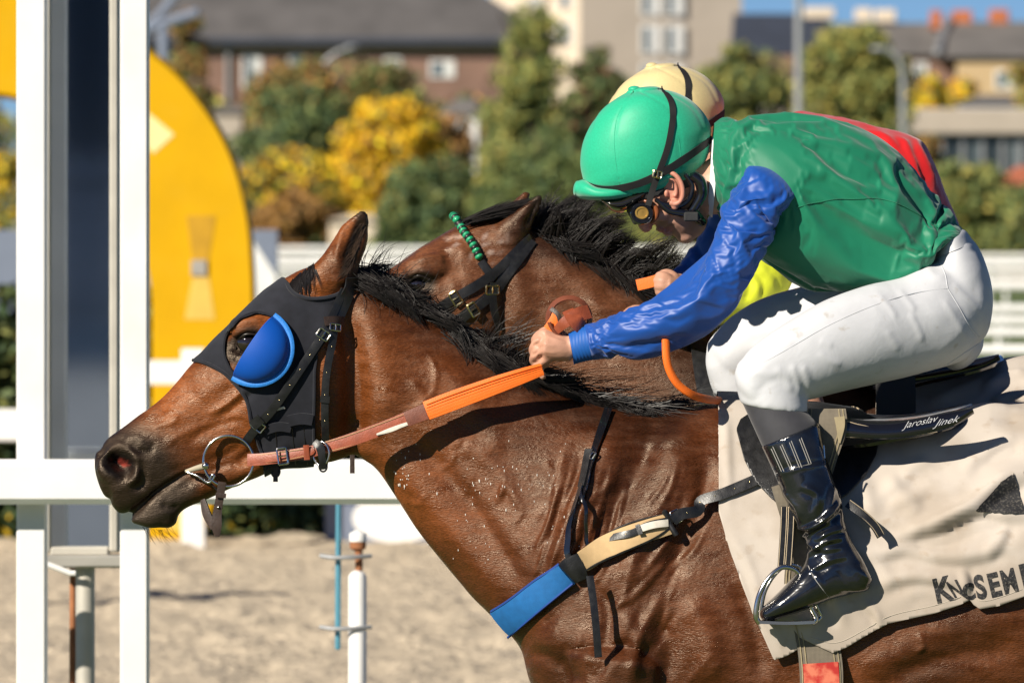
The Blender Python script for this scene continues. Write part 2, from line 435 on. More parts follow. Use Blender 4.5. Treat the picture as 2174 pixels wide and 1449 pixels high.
# ------------------------------------------------------------------ thin cloth settled by a short cloth simulation
def upgrid(A, n2, m2):                             # smooth finer grid, closed round the second axis
    B_ = catmull(A.reshape(A.shape[0], -1), n2).reshape(n2, A.shape[1], -1); k = A.shape[1]
    B_ = np.concatenate([B_[:, -2:], B_, B_[:, :3]], 1); t = np.arange(m2) / m2 * k + 2
    i = t.astype(int); f = (t - i)[None, :, None]; p0, p1, p2, p3 = B_[:, i - 1], B_[:, i], B_[:, i + 1], B_[:, i + 2]
    return 0.5 * (2 * p1 + (p2 - p0) * f + (2 * p0 - 5 * p1 + 4 * p2 - p3) * f ** 2 + (3 * p1 - p0 - 3 * p2 + p3) * f ** 3)
def ramp(x, a, b):
    t = np.clip((x - a) / (b - a), 0, 1); return t * t * (3 - 2 * t)
def settle(secs, n, m, grow, pinf, core, steps, pressure, grav, bend, tens, wind=0.0, up=3):
    """a sewn tube of slack cloth over the limb inside it: pinned at both ends, a little too long, left to fall into folds"""
    V_, _ = loft(secs, n, m, 0, 0); V_ = V_[:n * m]; F_ = gridfaces(n, m); o = obj('slack', V_, F_, None)
    u = np.repeat(np.linspace(0, 1, n), m); a = np.tile(np.arange(m) / m * 2 * math.pi, n); w = np.clip(pinf(u, a), 0, 1)
    vg = o.vertex_groups.new(name='pin')
    for i in np.where(w > 0)[0]: vg.add([int(i)], float(w[i]), 'REPLACE')
    c = o.modifiers.new('cloth', 'CLOTH'); s = c.settings; s.quality = 5; s.mass = .08; s.air_damping = 2.0
    s.tension_stiffness = s.compression_stiffness = tens; s.shear_stiffness = tens * .5; s.bending_stiffness = bend
    s.tension_damping = s.compression_damping = s.shear_damping = 5; s.bending_damping = .5
    s.shrink_min = -grow; s.vertex_group_mass = 'pin'; s.pin_stiffness = 1.0; s.effector_weights.gravity = grav
    s.use_pressure = True; s.uniform_pressure_force = pressure
    c.collision_settings.use_self_collision = False; c.collision_settings.distance_min = .003
    co = obj('limb', *core, None); co.modifiers.new('c', 'COLLISION'); co.collision.thickness_outer = .004
    tmp = [o, co]
    if wind:
        e = bpy.data.objects.new('wind', None); COL.objects.link(e); e.rotation_euler = (0, math.radians(90), 0)
        bpy.context.view_layer.objects.active = e; bpy.ops.object.forcefield_toggle(); e.field.type = 'WIND'; e.field.strength = wind; e.field.noise = 1.0; tmp.append(e)
    c.point_cache.frame_start = 1; c.point_cache.frame_end = steps; scene.frame_start = 1; scene.frame_end = steps
    for f in range(1, steps + 1): scene.frame_set(f)
    me = o.evaluated_get(bpy.context.evaluated_depsgraph_get()).to_mesh(); R = np.empty(n * m * 3); me.vertices.foreach_get('co', R); R = R.reshape(-1, 3)
    if np.isnan(R).any() or np.abs(R - V_).max() > .12: R = V_
    for q in tmp: bpy.data.objects.remove(q)
    scene.frame_set(1)
    Q = R.reshape(n, m, 3)
    Z = np.concatenate([Q[:1], (Q[:-2] + Q[2:]) / 2, Q[-1:]]); Q = Q * .62 + Z * .19 + (np.roll(Q, 1, 1) + np.roll(Q, -1, 1)) * .095
    G_ = upgrid(Q, n * up, m * up); return G_.reshape(-1, 3), gridfaces(n * up, m * up)
# ================================================================== the place
def dp(d): return d - D                       # depth measured from the camera -> world y
mat('grass', (0.070, 0.125, 0.022), rough=.9, var=.35, vscale=1.2, bump=.5, bscale=12, bdist=.05, col2=(0.10, 0.14, 0.035))
mat('sand', (0.57, 0.475, 0.35), rough=.95, spec=.2, var=.18, vscale=4, bump=.9, bscale=16, bdist=.06, detail=9)
mat('white_paint', (0.80, 0.79, 0.77), rough=.45, var=.05, vscale=6, dirt=(.55, .53, .48), dirt_amt=.25, dscale=4)
mat('grey_metal', (0.42, 0.40, 0.36), rough=.5, metal=.5, var=.15)
mat('yellow_paint', (0.60, 0.335, 0.002), rough=.6, spec=.15, var=.08, vscale=3, dirt=(.6, .36, .02), dirt_amt=.25, dscale=5)
mat('yellow_soft', (0.66, 0.44, 0.08), rough=.6, var=.1)
mat('yellow_highlight', (0.78, 0.70, 0.32), rough=.4, var=.05)
mat('yellow_shade', (0.46, 0.25, 0.004), rough=.6, var=.15)
mat('mirror_glass', (0.60, 0.65, 0.70), rough=.04, metal=1.0, var=.12, vscale=3)
mat('pale_frame', (0.50, 0.47, 0.41), rough=.5, metal=.2, var=.12, vscale=10)
mat('slate_blue', (0.17, 0.20, 0.27), rough=.6, var=.06)
mat('brick', (0.20, 0.118, 0.088), rough=.9, var=.2, vscale=.8, bump=.3, bscale=4, bdist=.05)
mat('brick_light', (0.36, 0.25, 0.18), rough=.9, var=.12, vscale=.8)
mat('slate', (0.088, 0.082, 0.082), rough=.85, var=.28, vscale=.5)
mat('slate_navy', (0.030, 0.038, 0.060), rough=.8, var=.2, vscale=.5)
mat('slate_light', (0.135, 0.125, 0.118), rough=.85, var=.25, vscale=.5)
mat('plaster_grey', (0.40, 0.345, 0.285), rough=.9, var=.06, vscale=.6)
mat('plaster_cream', (0.64, 0.54, 0.42), rough=.9, var=.06, vscale=.6)
mat('plaster_ochre', (0.50, 0.36, 0.20), rough=.9, var=.08, vscale=.6)
mat('concrete', (0.40, 0.345, 0.285), rough=.9, var=.1, vscale=.8)
mat('win_glass', (0.09, 0.12, 0.14), rough=.15, spec=.6, var=.3, vscale=1.0)
mat('win_white', (0.62, 0.62, 0.60), rough=.6)
mat('dark_glazing', (0.03, 0.04, 0.046), rough=.2, var=.3, vscale=.6)
mat('chimney_red', (0.42, 0.13, 0.05), rough=.9, var=.15, vscale=2)
mat('roof_red', (0.40, 0.12, 0.06), rough=.9, var=.2, vscale=2)
mat('lamp_grey', (0.30, 0.31, 0.32), rough=.5, metal=.3, var=.1)
mat('bark', (0.055, 0.042, 0.03), rough=.95, var=.3, vscale=2)
mat('stand_dark', (0.045, 0.055, 0.065), rough=.8, var=.3, vscale=1)
mat('stand_rail', (0.85, 0.87, 0.9), rough=.7, var=.15)
mat('rod_blue', (0.10, 0.30, 0.40), rough=.4, metal=.3, var=.15, vscale=6)
mat('rust', (0.30, 0.12, 0.05), rough=.9, var=.3, vscale=20)

gm = mat('ground_grass', (0.075, 0.125, 0.025), rough=.95, var=.3, vscale=.6, bump=.5, bscale=8, bdist=.06, col2=(.12, .145, .045))
obj('ground', np.array([(-3000, -400, 0), (3000, -400, 0), (3000, 4500, 0), (-3000, 4500, 0)], float), [[0, 1, 2, 3]], gm, kind='structure', smooth=False)
# sand track with raked clods
nx, ny = 190, 420
gx = np.linspace(-4.6, 3.2, nx); gy = np.concatenate([np.linspace(5.0, 12, 60, endpoint=False), np.linspace(12, 30.6, ny - 60)])
G = np.array([(x, y, 0.0) for y in gy for x in gx])
h = np.array([noise.noise((p[0] * 3.2, p[1] * 1.3, 0)) * .5 + max(0, noise.noise((p[0] * 8.5, p[1] * 3.2, 4))) * .55 + noise.noise((p[0] * 20, p[1] * 8, 9)) * .16 for p in G])
G[:, 2] = .012 + .065 * np.clip(h + .30, 0, 2) * np.clip((G[:, 1] - 5) / 2, 0, 1)
obj('sand_track', G, gridfaces(ny, nx, closed=False), 'sand', kind='structure')

def pbox(x0, x1, y0, y1, d, thick, r=.006):    # a chamfered board seen at columns x0..x1, rows y0..y1, front face at distance d
    a = W(x0, y1, dp(d)); b = W(x1, y0, dp(d)); return bbox_(a[0], b[0], dp(d), dp(d) + thick, a[2], b[2], min(r, thick * .3, abs(b[0] - a[0]) * .3, abs(b[2] - a[2]) * .3))
def gbox(x0, x1, y0, d, thick, r=.006):        # same, standing on the ground
    a = W(x0, 0, dp(d)); b = W(x1, y0, dp(d)); return bbox_(a[0], b[0], dp(d), dp(d) + thick, 0, b[2], r)

# ---- running rail beside the finish, rounded plastic
def rail_fence(name, label, d, row, x0, x1, rad, posts, group, x_is_px=True):
    a = W(x0, row, dp(d)); b = W(x1, row, dp(d)); rt = empty(name, (float((a[0] + b[0]) / 2), float(dp(d)), 0), label, 'fence', group)
    if rad > .0593 and d < 21: obj('rail', *bbox_(a[0], b[0], a[1] - .035, a[1] + .035, a[2] - rad, a[2] + rad, .016), 'white_paint', rt)
    else: obj('rail', *tube(np.array([a, a * .5 + b * .5, b]), rad, 20, sub=12), 'white_paint', rt)
    for px in posts:
        p = W(px, row, dp(d)); obj('post', *tube(np.array([(p[0], p[1] + rad * .4, 0), (p[0], p[1] + rad * .4, p[2] * .5), (p[0], p[1] + rad * .4, p[2])]), rad * .55, 12), 'white_paint', rt)
    return rt
FR = 'white running rails'
rail_fence('running_rail', 'thick white running rail right behind the hooded horse muzzle', 20.0, 1022, -700, 2700, .0594, [-420, 1240, 2480], FR)
# ---- finish post with the judge's mirror
root_fp = empty('finish_post', tuple(W(170, 0, dp(20.5)) * np.array((1, 1, 0))), 'tall white twin finish posts holding a narrow dark mirror', 'finish post')
for (a, b) in ((35, 98), (255, 315)): obj('upright', *pbox(a, b, -700, 2050, 20.066, .075), 'white_paint', root_fp)
obj('mirror_pane', *pbox(104, 238, -700, 1168, 20.56, .008, .001), 'mirror_glass', root_fp)
obj('mirror_back', *pbox(98, 255, -705, 1172, 20.575, .05), 'grey_metal', root_fp)
obj('mirror_frame', *pbox(232, 252, -705, 1172, 20.52, .035), 'pale_frame', root_fp)
obj('mirror_frame', *pbox(98, 106, -705, 1172, 20.52, .035), 'pale_frame', root_fp)
obj('mirror_frame', *pbox(106, 232, 1160, 1180, 20.52, .04), 'pale_frame', root_fp)
obj('cross_plate', *pbox(98, 262, 1178, 1205, 20.5, .09), 'grey_metal', root_fp)
obj('brace', *tube(WP([(98, 1196, dp(20.5)), (150, 1216, dp(20.5)), (160, 1216, dp(20.5))]), .008, 8), 'white_paint', root_fp)
a = W(181, 1200, dp(20.56)); obj('stand_pipe', *tube(np.array([(a[0], a[1], 0), (a[0], a[1], .8), (a[0], a[1], a[2])]), .0265, 16), 'pale_frame', root_fp)
obj('conduit', *tube(WP([(155, 1205, dp(20.6)), (154, 1400, dp(20.6)), (154, 2050, dp(20.6))]), .009, 8), 'rust', root_fp)

# ---- marker post with the blue rod
root_mp = empty('marker_post', tuple(W(760, 0, dp(22)) * np.array((1, 1, 0))), 'short white plastic post with rusty top clamped to a blue rod', 'post')
p = W(759, 1215, dp(22)); x, y = p[0], p[1]
obj('post_tube', *tube(np.array([(x, y, 0), (x, y, .5), (x, y, p[2] - .01), (x, y, p[2])]), [.0265, .0265, .0265, .02], 18), 'white_paint', root_mp)
obj('neck', *tube(WP([(762, 1160, y), (762, 1210, y)]), .011, 12), 'rust', root_mp)
obj('cap', *tube(WP([(760, 1131, y), (760, 1133, y), (760, 1148, y), (760, 1150, y)]), [.023, .0255, .0255, .022], 16), 'white_paint', root_mp); obj('collar', *tube(WP([(760, 1150, y), (760, 1163, y)]), .024, 16), 'rust', root_mp)
obj('rod', *tube(WP([(719, 1060, y), (718, 1200, y), (717, 1376, y)]), .0085, 12), 'rod_blue', root_mp)
for yy in (1180, 1331): obj('clamp', *tube(WP([(680, yy - 1, y - .01), (710, yy + 3, y - .03), (750, yy + 2, y - .032), (788, yy - 1, y - .01)]), .0065, 8, sub=20), 'lamp_grey', root_mp)

# ---- giant yellow horseshoe
def horseshoe():
    d = 46.2; cx, cyc = -80, 640; out_o, out_i = [], []
    outer = [(-80, -110), (60, -90), (195, 12), (304, 94), (378, 154), (432, 219), (472, 280), (502, 348), (522, 422), (534, 500), (541, 640), (537, 770), (505, 900), (465, 1030), (425, 1168)]
    inner = [(-80, 203), (0, 207), (60, 225), (150, 290), (230, 380), (285, 480), (318, 600), (322, 720), (322, 850), (320, 960), (315, 1060), (305, 1168)]
    n = 60; A = resample(np.array(outer, float), n); B = resample(np.array(inner, float), n)
    A = np.concatenate([np.stack([2 * cx - A[::-1, 0], A[::-1, 1]], 1), A[1:]]); B = np.concatenate([np.stack([2 * cx - B[::-1, 0], B[::-1, 1]], 1), B[1:]])
    prof = [(0.0, .06), (.03, 0.0), (.97, 0.0), (1.0, .06), (1.0, .32), (0.0, .32)]
    V_ = np.array([[W(*(a * (1 - u) + b * u), dp(d)) + np.array((0, z, 0)) for (u, z) in prof] for a, b in zip(A, B)]).reshape(-1, 3)
    m = len(prof); F_ = gridfaces(len(A), m).tolist(); F_.append(list(range(m))[::-1]); F_.append([(len(A) - 1) * m + j for j in range(m)]); return V_, F_, d
hv, hf, hd = horseshoe()
root_hs = empty('giant_horseshoe', tuple(W(-80, 0, dp(hd)) * np.array((1, 1, 0))), 'giant yellow horseshoe monument with square nail holes behind the finish post', 'monument')
obj('shoe', hv, hf, 'yellow_paint', root_hs, smooth=False)
def nail(cx, cy, ang, sc=1.0):
    ca, sa = math.cos(ang), math.sin(ang); q = lambda u, v, z: W(cx + (u * ca - v * sa) * sc, cy + (u * sa + v * ca) * sc, dp(hd)) + np.array((0, z, 0))
    rec = [(-26, -110), (36, -110), (20, -12), (-12, -12)]; rec2 = [(-12, 12), (20, 12), (34, 110), (-30, 110)]
    for rr, m_, nm in ((rec, 'yellow_shade', 'nail_groove'), (rec2, 'yellow_soft', 'nail_groove')):  # plates without depth: upper colour paints the groove's shade, lower is paler
        V_ = np.array([q(u, v, -.004) for u, v in rr] + [q(u, v, .0) for u, v in rr]); obj(nm, V_, [[0, 1, 2, 3][::-1], [0, 1, 5, 4], [1, 2, 6, 5], [2, 3, 7, 6], [3, 0, 4, 7]], m_, root_hs, smooth=False)
    V_ = np.array([q(u, v, -.02) for u, v in ((-16, -16), (16, -16), (16, 16), (-16, 16))] + [q(u, v, 0) for u, v in ((-16, -16), (16, -16), (16, 16), (-16, 16))])
    obj('nail_head', V_, [[3, 2, 1, 0], [0, 1, 5, 4], [1, 2, 6, 5], [2, 3, 7, 6], [3, 0, 4, 7]], 'grey_metal', root_hs, smooth=False)
nail(422, 568, 0.0); nail(400, 840, .1, .9); nail(390, 1040, .2, .8)
V_ = np.array([W(x_, y_, dp(hd)) + np.array((0, -.004, 0)) for x_, y_ in ((272, 262), (306, 232), (370, 286), (326, 326), (300, 300))]); V_ = np.concatenate([V_, V_ + np.array((0, .004, 0))])
obj('highlight_patch', V_, [[4, 3, 2, 1, 0]] + [[i, (i + 1) % 5, 5 + (i + 1) % 5, 5 + i] for i in range(5)], 'yellow_highlight', root_hs, smooth=False)  # pale patch paints the highlight at a nail hole

# ---- fence at the sand's far edge
rt = empty('paddock_fence', tuple(W(400, 0, dp(45)) * np.array((1, 1, 0))), 'white board fence in front of the yellow horseshoe', 'fence', FR)
obj('rail', *pbox(250, 720, 765, 816, 45.0, .05), 'white_paint', rt)
for px in (410,): obj('post', *gbox(px - 25, px + 25, 740, 45.06, .12), 'white_paint', rt)
rt = empty('paddock_fence', tuple(W(0, 0, dp(38)) * np.array((1, 1, 0))), 'white board fence ending left of the finish mirror', 'fence', FR)
obj('rail', *pbox(-260, 92, 868, 936, 38.0, .05), 'white_paint', rt); obj('post', *gbox(50, 90, 840, 38.06, .1), 'white_paint', rt); obj('post', *gbox(-200, -160, 840, 38.06, .1), 'white_paint', rt)
# ---- boards
rt = empty('banner_board', tuple(W(800, 0, dp(45.9)) * np.array((1, 1, 0))), 'low slate blue board with a rounded white shape, under the rail', 'board', 'slate boards')
obj('panel', *pbox(690, 990, 1010, 1176, 45.9, .04), 'slate_blue', rt)
c_ = W(842, 1092, dp(45.9)); th = np.linspace(0, 2 * math.pi, 48, endpoint=False); R0 = np.array([(c_[0] + .27 * math.cos(t), c_[1] - .006, c_[2] - .02 + .15 * math.sin(t)) for t in th]); R1 = R0 + np.array((0, .006, 0))
obj('white_shape', np.concatenate([R0, R1]), [list(range(48))[::-1]] + [[i, (i + 1) % 48, 48 + (i + 1) % 48, 48 + i] for i in range(48)], 'white_paint', rt, smooth=False)
for px in (700, 980): obj('post', *gbox(px - 8, px + 8, 1010, 45.95, .05), 'white_paint', rt)
rt = empty('billboard', tuple(W(200, 0, dp(62)) * np.array((1, 1, 0))), 'slate blue billboard with a white wedge behind the hedge', 'board', 'slate boards')
obj('panel', *pbox(-260, 590, 488, 760, 62, .08), 'slate_blue', rt)
V_ = WP([(480, 470, dp(61.99)), (531, 500, dp(61.99)), (586, 586, dp(61.99)), (586, 700, dp(61.99)), (480, 700, dp(61.99))]); V_[0][2] = W(0, 490, dp(61.99))[2]; V_ = np.concatenate([V_, V_ + np.array((0, .01, 0))])
obj('white_wedge', V_, [[4, 3, 2, 1, 0]] + [[i, (i + 1) % 5, 5 + (i + 1) % 5, 5 + i] for i in range(5)], 'white_paint', rt, smooth=False)
for px in (-200, 180, 560): obj('post', *gbox(px - 8, px + 8, 500, 62.1, .08), 'lamp_grey', rt)
# ---- far running rails across the course
rr_ = [(743, 55, .040, 'nearest of the far white rails, low beside the white breeches'), (706, 70, .045, 'second far white rail beside the white breeches'), (681, 77, .048, 'third far white rail beside the white breeches'), (656, 86, .055, 'fourth far white rail up, behind the white breeches'),
       (607, 110, .075, 'fifth far white rail, thick, with bright grass below'), (584, 130, .055, 'white rail low between the hooded horse ear and bare head'), (563, 150, .09, 'broad white rail crossing behind the second horse head'), (545, 190, .07, 'thin white rail behind the second horse forelock'), (530, 240, .10, 'white rail next to farthest, under the tree line'), (508, 420, .26, 'farthest pale rail right under the trees')]
for row, d, rad, lb in rr_:
    stp = 2.4 / d * 16000; x0 = -300; rail_fence('running_rail', lb, d, row, -600, 2900, rad, [px for px in np.arange(x0 + (row * 37 % int(stp)), 2700, stp)][:18], FR)

# ---- foliage
def leaves(C, size, cols, seed, flat=.0):
    r = np.random.default_rng(seed); n = len(C); a = unit(r.normal(size=(n, 3))); b = unit(np.cross(a, r.normal(size=(n, 3)))); s = size * r.uniform(.6, 1.4, n)[:, None]
    c_ = np.cross(a, b) * .12
    V_ = np.stack([C - a * s, C + b * s * .55 + c_ * s, C + a * s, C - b * s * .55 + c_ * s], 1).reshape(-1, 3); F_ = np.arange(4 * n).reshape(-1, 4)
    cc = np.array(cols)[r.integers(0, len(cols), n)] * r.uniform(1.0, 1.85, (n, 1)); return V_, F_, np.repeat(cc, 4, 0)
lm = mat('leaf', (0, 0, 0), rough=.65, spec=.3, var=.15, vscale=.8, attr='col')
lm.node_tree.nodes['Principled BSDF'].inputs['Subsurface Weight'].default_value = 0.0
def blobs_in(shape, r, n):
    out_ = []
    while len(out_) < n:
        u, v = r.uniform(-1, 1), r.uniform(0, 1)
        if shape == 'cone': ok = abs(u) < (v * .92 + .05)          # v = 0 top
        elif shape == 'round': ok = u * u + (v * 2 - 1) ** 2 < 1
        else: ok = u * u + (v - 1) ** 2 < 1
        if ok: out_.append((u, v))
    return out_
def tree(name, label, x0, x1, y0, y1, d, cols, shape='round', n=2600, leaf=None, seed=1, group='autumn trees beyond the course', cat='tree', nb=34, trunk=True, dens=.46):
    n = int(n * 1.9); nb = int(nb * 1.15)
    r = np.random.default_rng(seed); k = d / 16000.0; cx = (x0 + x1) / 2; hw = (x1 - x0) / 2 * k; top = W(0, y0, dp(d))[2]; bot = max(0.15, W(0, y1, dp(d))[2]); X = W(cx, 0, dp(d))[0]; Hh = top - bot
    bl = blobs_in(shape, r, nb); C = []
    for (u, v) in bl:
        w_ = r.uniform(.55, 1.1) * min(hw, Hh * .6) * dens; ctr = np.array((X + u * (hw - w_ * .5), dp(d) + r.uniform(-.7, .7) * hw, top - v * Hh - w_ * .3)); m = int(n / nb * r.uniform(.7, 1.3))
        q = unit(r.normal(size=(m, 3))) * (r.uniform(.35, 1, (m, 1)) ** .6) * np.array((w_ * 1.15, w_, w_ * .85)); C.append(ctr + q)
    C = np.concatenate(C); C = C[C[:, 2] > .05]
    V_, F_, cc = leaves(C, leaf or (.15 * d / 280), cols, seed + 100)
    rt_ = empty(name, (float(X), float(dp(d)), 0), label, cat, group); 
    if trunk:
        P = [np.array((X, dp(d), 0)), np.array((X + .05 * hw, dp(d), top * .45)), np.array((X, dp(d), top * .9))]; rr0 = max(.07, hw * .09)
        parts_ = [tube(np.array(P), [rr0, rr0 * .7, rr0 * .2], 8, sub=10)]
        for q in range(5):
            s_ = .3 + .12 * q; o_ = np.array((X, dp(d), top * s_)); e_ = o_ + np.array((r.uniform(-.7, .7) * hw, r.uniform(-.5, .5) * hw, Hh * r.uniform(.15, .35))); parts_.append(tube(np.array([o_, (o_ + e_) / 2 + np.array((0, 0, .1)), e_]), [rr0 * .45, rr0 * .3, rr0 * .1], 6, sub=8))
        obj('trunk', *join(*parts_), 'bark', rt_)
    obj('crown', V_, F_, lm, rt_, smooth=False, col=np.clip(cc, .004, 1)); return rt_
GD = [(.048, .080, .034), (.038, .066, .030), (.072, .098, .038)]; GM = [(.11, .14, .044), (.085, .12, .042), (.15, .16, .05)]; OL = [(.22, .21, .055), (.17, .18, .05), (.26, .22, .055)]
YE = [(.74, .45, .018), (.80, .50, .022), (.55, .36, .02), (.66, .36, .018)]; OR = [(.24, .12, .028), (.17, .10, .03), (.30, .16, .035)]; BR_ = [(.22, .125, .05), (.15, .10, .042), (.28, .15, .052)]; RD = [(.17, .075, .045), (.10, .06, .04), (.07, .07, .03)]
mix_ = lambda *a: sum(a, [])
tree('broadleaf_tree', 'brown-green tree peeking over the yellow horseshoe', 325, 450, 30, 420, 300, mix_(BR_, GM, OR), 'round', 2400, seed=1)
tree('broadleaf_tree', 'yellow-green tree at the left edge beside the finish post', -140, 46, 200, 520, 300, mix_(OL, YE, GM), 'round', 3000, seed=2)
tree('broadleaf_tree', 'rusty brown tree in front of the brick building', 530, 720, 125, 330, 330, mix_(BR_, OR, GM), 'round', 3000, seed=3)
tree('broadleaf_tree', 'brownish green tree under the brick building eaves', 690, 900, 118, 330, 340, mix_(BR_, GM, GM), 'round', 3000, seed=4)
tree('conifer_tree', 'dark spreading evergreen left of the bright yellow tree', 470, 770, 190, 520, 310, mix_(GD, GD, GM), 'round', 4200, seed=5, nb=30)
tree('broadleaf_tree', 'bright yellow autumn tree in the middle of the tree line', 700, 945, 200, 470, 290, mix_(YE, YE, YE, OL, OR), 'round', 4600, seed=6, nb=70, dens=.30)
tree('shrub', 'olive yellow shrub beside the yellow horseshoe', 505, 710, 315, 450, 280, mix_(OL, OL, YE, BR_), 'round', 2600, seed=7, nb=50, dens=.4, cat='shrub', group='shrubs along the course')
tree('shrub', 'low brown shrub bank right above the far rails', 530, 730, 408, 520, 270, mix_(BR_, OR), 'dome', 3000, seed=8, cat='shrub', group='shrubs along the course', trunk=False)
tree('shrub', 'russet shrub between yellow tree and tall conifer', 870, 1010, 245, 430, 295, mix_(OR, BR_, RD), 'round', 2200, seed=9, cat='shrub', group='shrubs along the course')
tree('conifer_tree', 'tall green conifer with a loose pointed top', 960, 1290, -10, 520, 270, mix_(GM, GM, OL, OL), 'cone', 7500, seed=10, nb=70, dens=.30)
tree('broadleaf_tree', 'reddish dark tree just left of the green cap', 1180, 1330, 100, 420, 285, mix_(RD, GM, GD), 'round', 3000, seed=11)
tree('shrub', 'dark green bush behind the second horse\'s ears', 800, 1030, 330, 520, 255, mix_(GD, GM), 'dome', 3600, seed=12, cat='shrub', group='shrubs along the course', trunk=False)
tree('broadleaf_tree', 'broad green tree mass between conifer and green cap', 990, 1320, 270, 530, 250, mix_(GM, GD, GM), 'dome', 5200, seed=13, nb=34)
tree('shrub', 'olive bush low under the green cap and chin', 1270, 1560, 380, 540, 260, mix_(OL, GM), 'dome', 3600, seed=14, cat='shrub', group='shrubs along the course', trunk=False)
tree('broadleaf_tree', 'round green tree left of the tall grey mast', 1480, 1710, 95, 330, 320, mix_(GM, OL, GD), 'round', 3400, seed=15)
tree('broadleaf_tree', 'big olive gold tree right of the tall grey mast', 1690, 1930, 62, 330, 300, mix_(OL, OL, GM), 'round', 4400, seed=16, nb=28)
tree('shrub', 'small yellow tree next to the curved street lamp', 1925, 2020, 165, 300, 360, mix_(YE, OL), 'round', 1200, seed=17)
tree('shrub', 'small golden tree in front of the ochre house', 2010, 2115, 165, 300, 365, mix_(OL, YE, OR), 'round', 1200, seed=18)
tree('broadleaf_tree', 'olive tree cut by the right edge near the roofs', 2125, 2260, 140, 320, 340, mix_(OL, OR, GM), 'round', 1800, seed=19)
tree('broadleaf_tree', 'olive green tree behind the red-clad rider', 1945, 2165, 352, 540, 240, mix_(OL, GM, GM), 'round', 3800, seed=20)
tree('shrub', 'green bush at the right edge above the far rails', 2080, 2330, 380, 545, 235, mix_(GM, GD, OL), 'dome', 3000, seed=21, cat='shrub', group='shrubs along the course', trunk=False)
tree('shrub', 'pale dry bush in front of the glazed pavilion', 1930, 2010, 290, 430, 250, mix_(OR, BR_, OL), 'round', 1400, seed=22, cat='shrub', group='shrubs along the course')
# the wood behind, too far to tell tree from tree
r = np.random.default_rng(60)
def wood(label, x0, x1, ytop, y1, d, cols, n, seed):
    r = np.random.default_rng(seed); px = r.uniform(x0, x1, n); tp = ytop + 38 * np.array([noise.noise((q / 60.0, seed, 0)) + .5 * noise.noise((q / 22.0, seed, 3)) for q in px]); py = tp + (y1 - tp) * r.uniform(0, 1, n) ** 1.15
    dd = d + r.uniform(-4, 4, n); C = np.array([W(a, b, dp(c_)) for a, b, c_ in zip(px, py, dd)]); V_, F_, cc = leaves(C, .22 * d / 280, cols, seed + 1)
    sh = np.repeat(np.array([.75 + .5 * (noise.noise(Vector(q) * .35) + .5) for q in C]), 4)[:, None]; obj('woodland', V_, F_, lm, kind='stuff', label=label, cat='woodland', smooth=False, col=np.clip(cc * sh, .004, 1))
wood('mixed autumn wood behind the yellow tree and conifer', 300, 1360, 215, 545, 350, mix_(GM, GD, BR_, OR, OL), 9000, 61)
wood('green and olive wood behind the riders\' heads', 1250, 1930, 270, 545, 300, mix_(GM, GD, OL, OL), 6500, 62)
wood('low olive wood under the glazed pavilion at right', 1850, 2500, 395, 545, 300, mix_(GM, GD, OL, OL), 4500, 64)
wood('yellow green wood at the far left behind the finish post', -500, 330, 240, 545, 330, mix_(OL, GM, BR_), 5000, 63)
# hedge at the sand edge
r = np.random.default_rng(40); n = 10000
C = np.stack([r.uniform(-5.2, -.15, n), 31.2 + r.uniform(0, 1, n) ** 2 * .9, r.uniform(0.02, 1, n)], 1); C[:, 2] *= 1.52 + .14 * np.array([noise.noise((q * 1.7, 3, 0)) for q in C[:, 0]])
V_, F_, cc = leaves(C, .055, mix_(GD, GD, GM), 41)
rt = empty('hedge', (-1.0, 31.5, 0), 'dark clipped hedge behind the horseshoe and sand track', 'hedge')
obj('hedge_leaves', V_, F_, lm, rt, smooth=False, col=np.clip(cc * .8, .004, 1)); obj('hedge_core', *box(-5.2, -.15, 31.6, 32.3, 0, 1.4), mat('hedge_dark', (.02, .03, .012), rough=.95), rt, smooth=False)
r = np.random.default_rng(44); C = np.stack([r.uniform(-5, 3, 90), r.uniform(30.9, 31.15, 90), r.uniform(.02, .3, 90)], 1); V_, F_, cc = leaves(C, .03, [(.5, .32, .02)], 45); obj('fallen_leaves', V_, F_, lm, kind='stuff', label='yellow fallen leaves along the hedge foot', cat='leaves', col=cc, smooth=False)

# ---- buildings
def window(root, x0, x1, y0, y1, d, shut=None, fr=.12):
    w_ = obj('window', *pbox(x0, x1, y0, y1, d - .06, .12, .02), 'win_white', root, smooth=False); m_ = 5
    obj('pane', *pbox(x0 + m_, x1 - m_ if shut is None else x0 + (x1 - x0) * shut, y0 + m_, y1 - m_, d - .09, .05, .01), 'win_glass', w_, smooth=False)
def prism(pts, y0, y1):                        # polygon (x,z) pulled from y0 to y1
    n = len(pts); V_ = np.array([(p[0], y0, p[1]) for p in pts] + [(p[0], y1, p[1]) for p in pts]); return V_, [list(range(n)), [n + i for i in range(n)][::-1]] + [[i, n + i, n + (i + 1) % n, (i + 1) % n] for i in range(n)]
d = 420; b1 = empty('brick_building', tuple(W(760, 0, dp(d)) * np.array((1, 1, 0))), 'long brick building with a dark slate hip roof behind the yellow tree', 'building', 'buildings beyond the course')
obj('wall', *gbox(100, 1170, 96, d, 12, .05), 'brick', b1, smooth=False); obj('cornice', *pbox(96, 1174, 92, 112, d - .15, .2, .03), 'brick_light', b1, smooth=False)
e0, e1_, z0, z1 = W(85, 0, dp(d))[0], W(1180, 0, dp(d))[0], W(0, 84, dp(d))[2], W(0, -110, dp(d))[2]; y0_, y1_ = dp(d) - .9, dp(d) + 12.9; ri0, ri1 = W(180, 0, dp(d))[0], W(880, 0, dp(d))[0]; ym = (y0_ + y1_) / 2
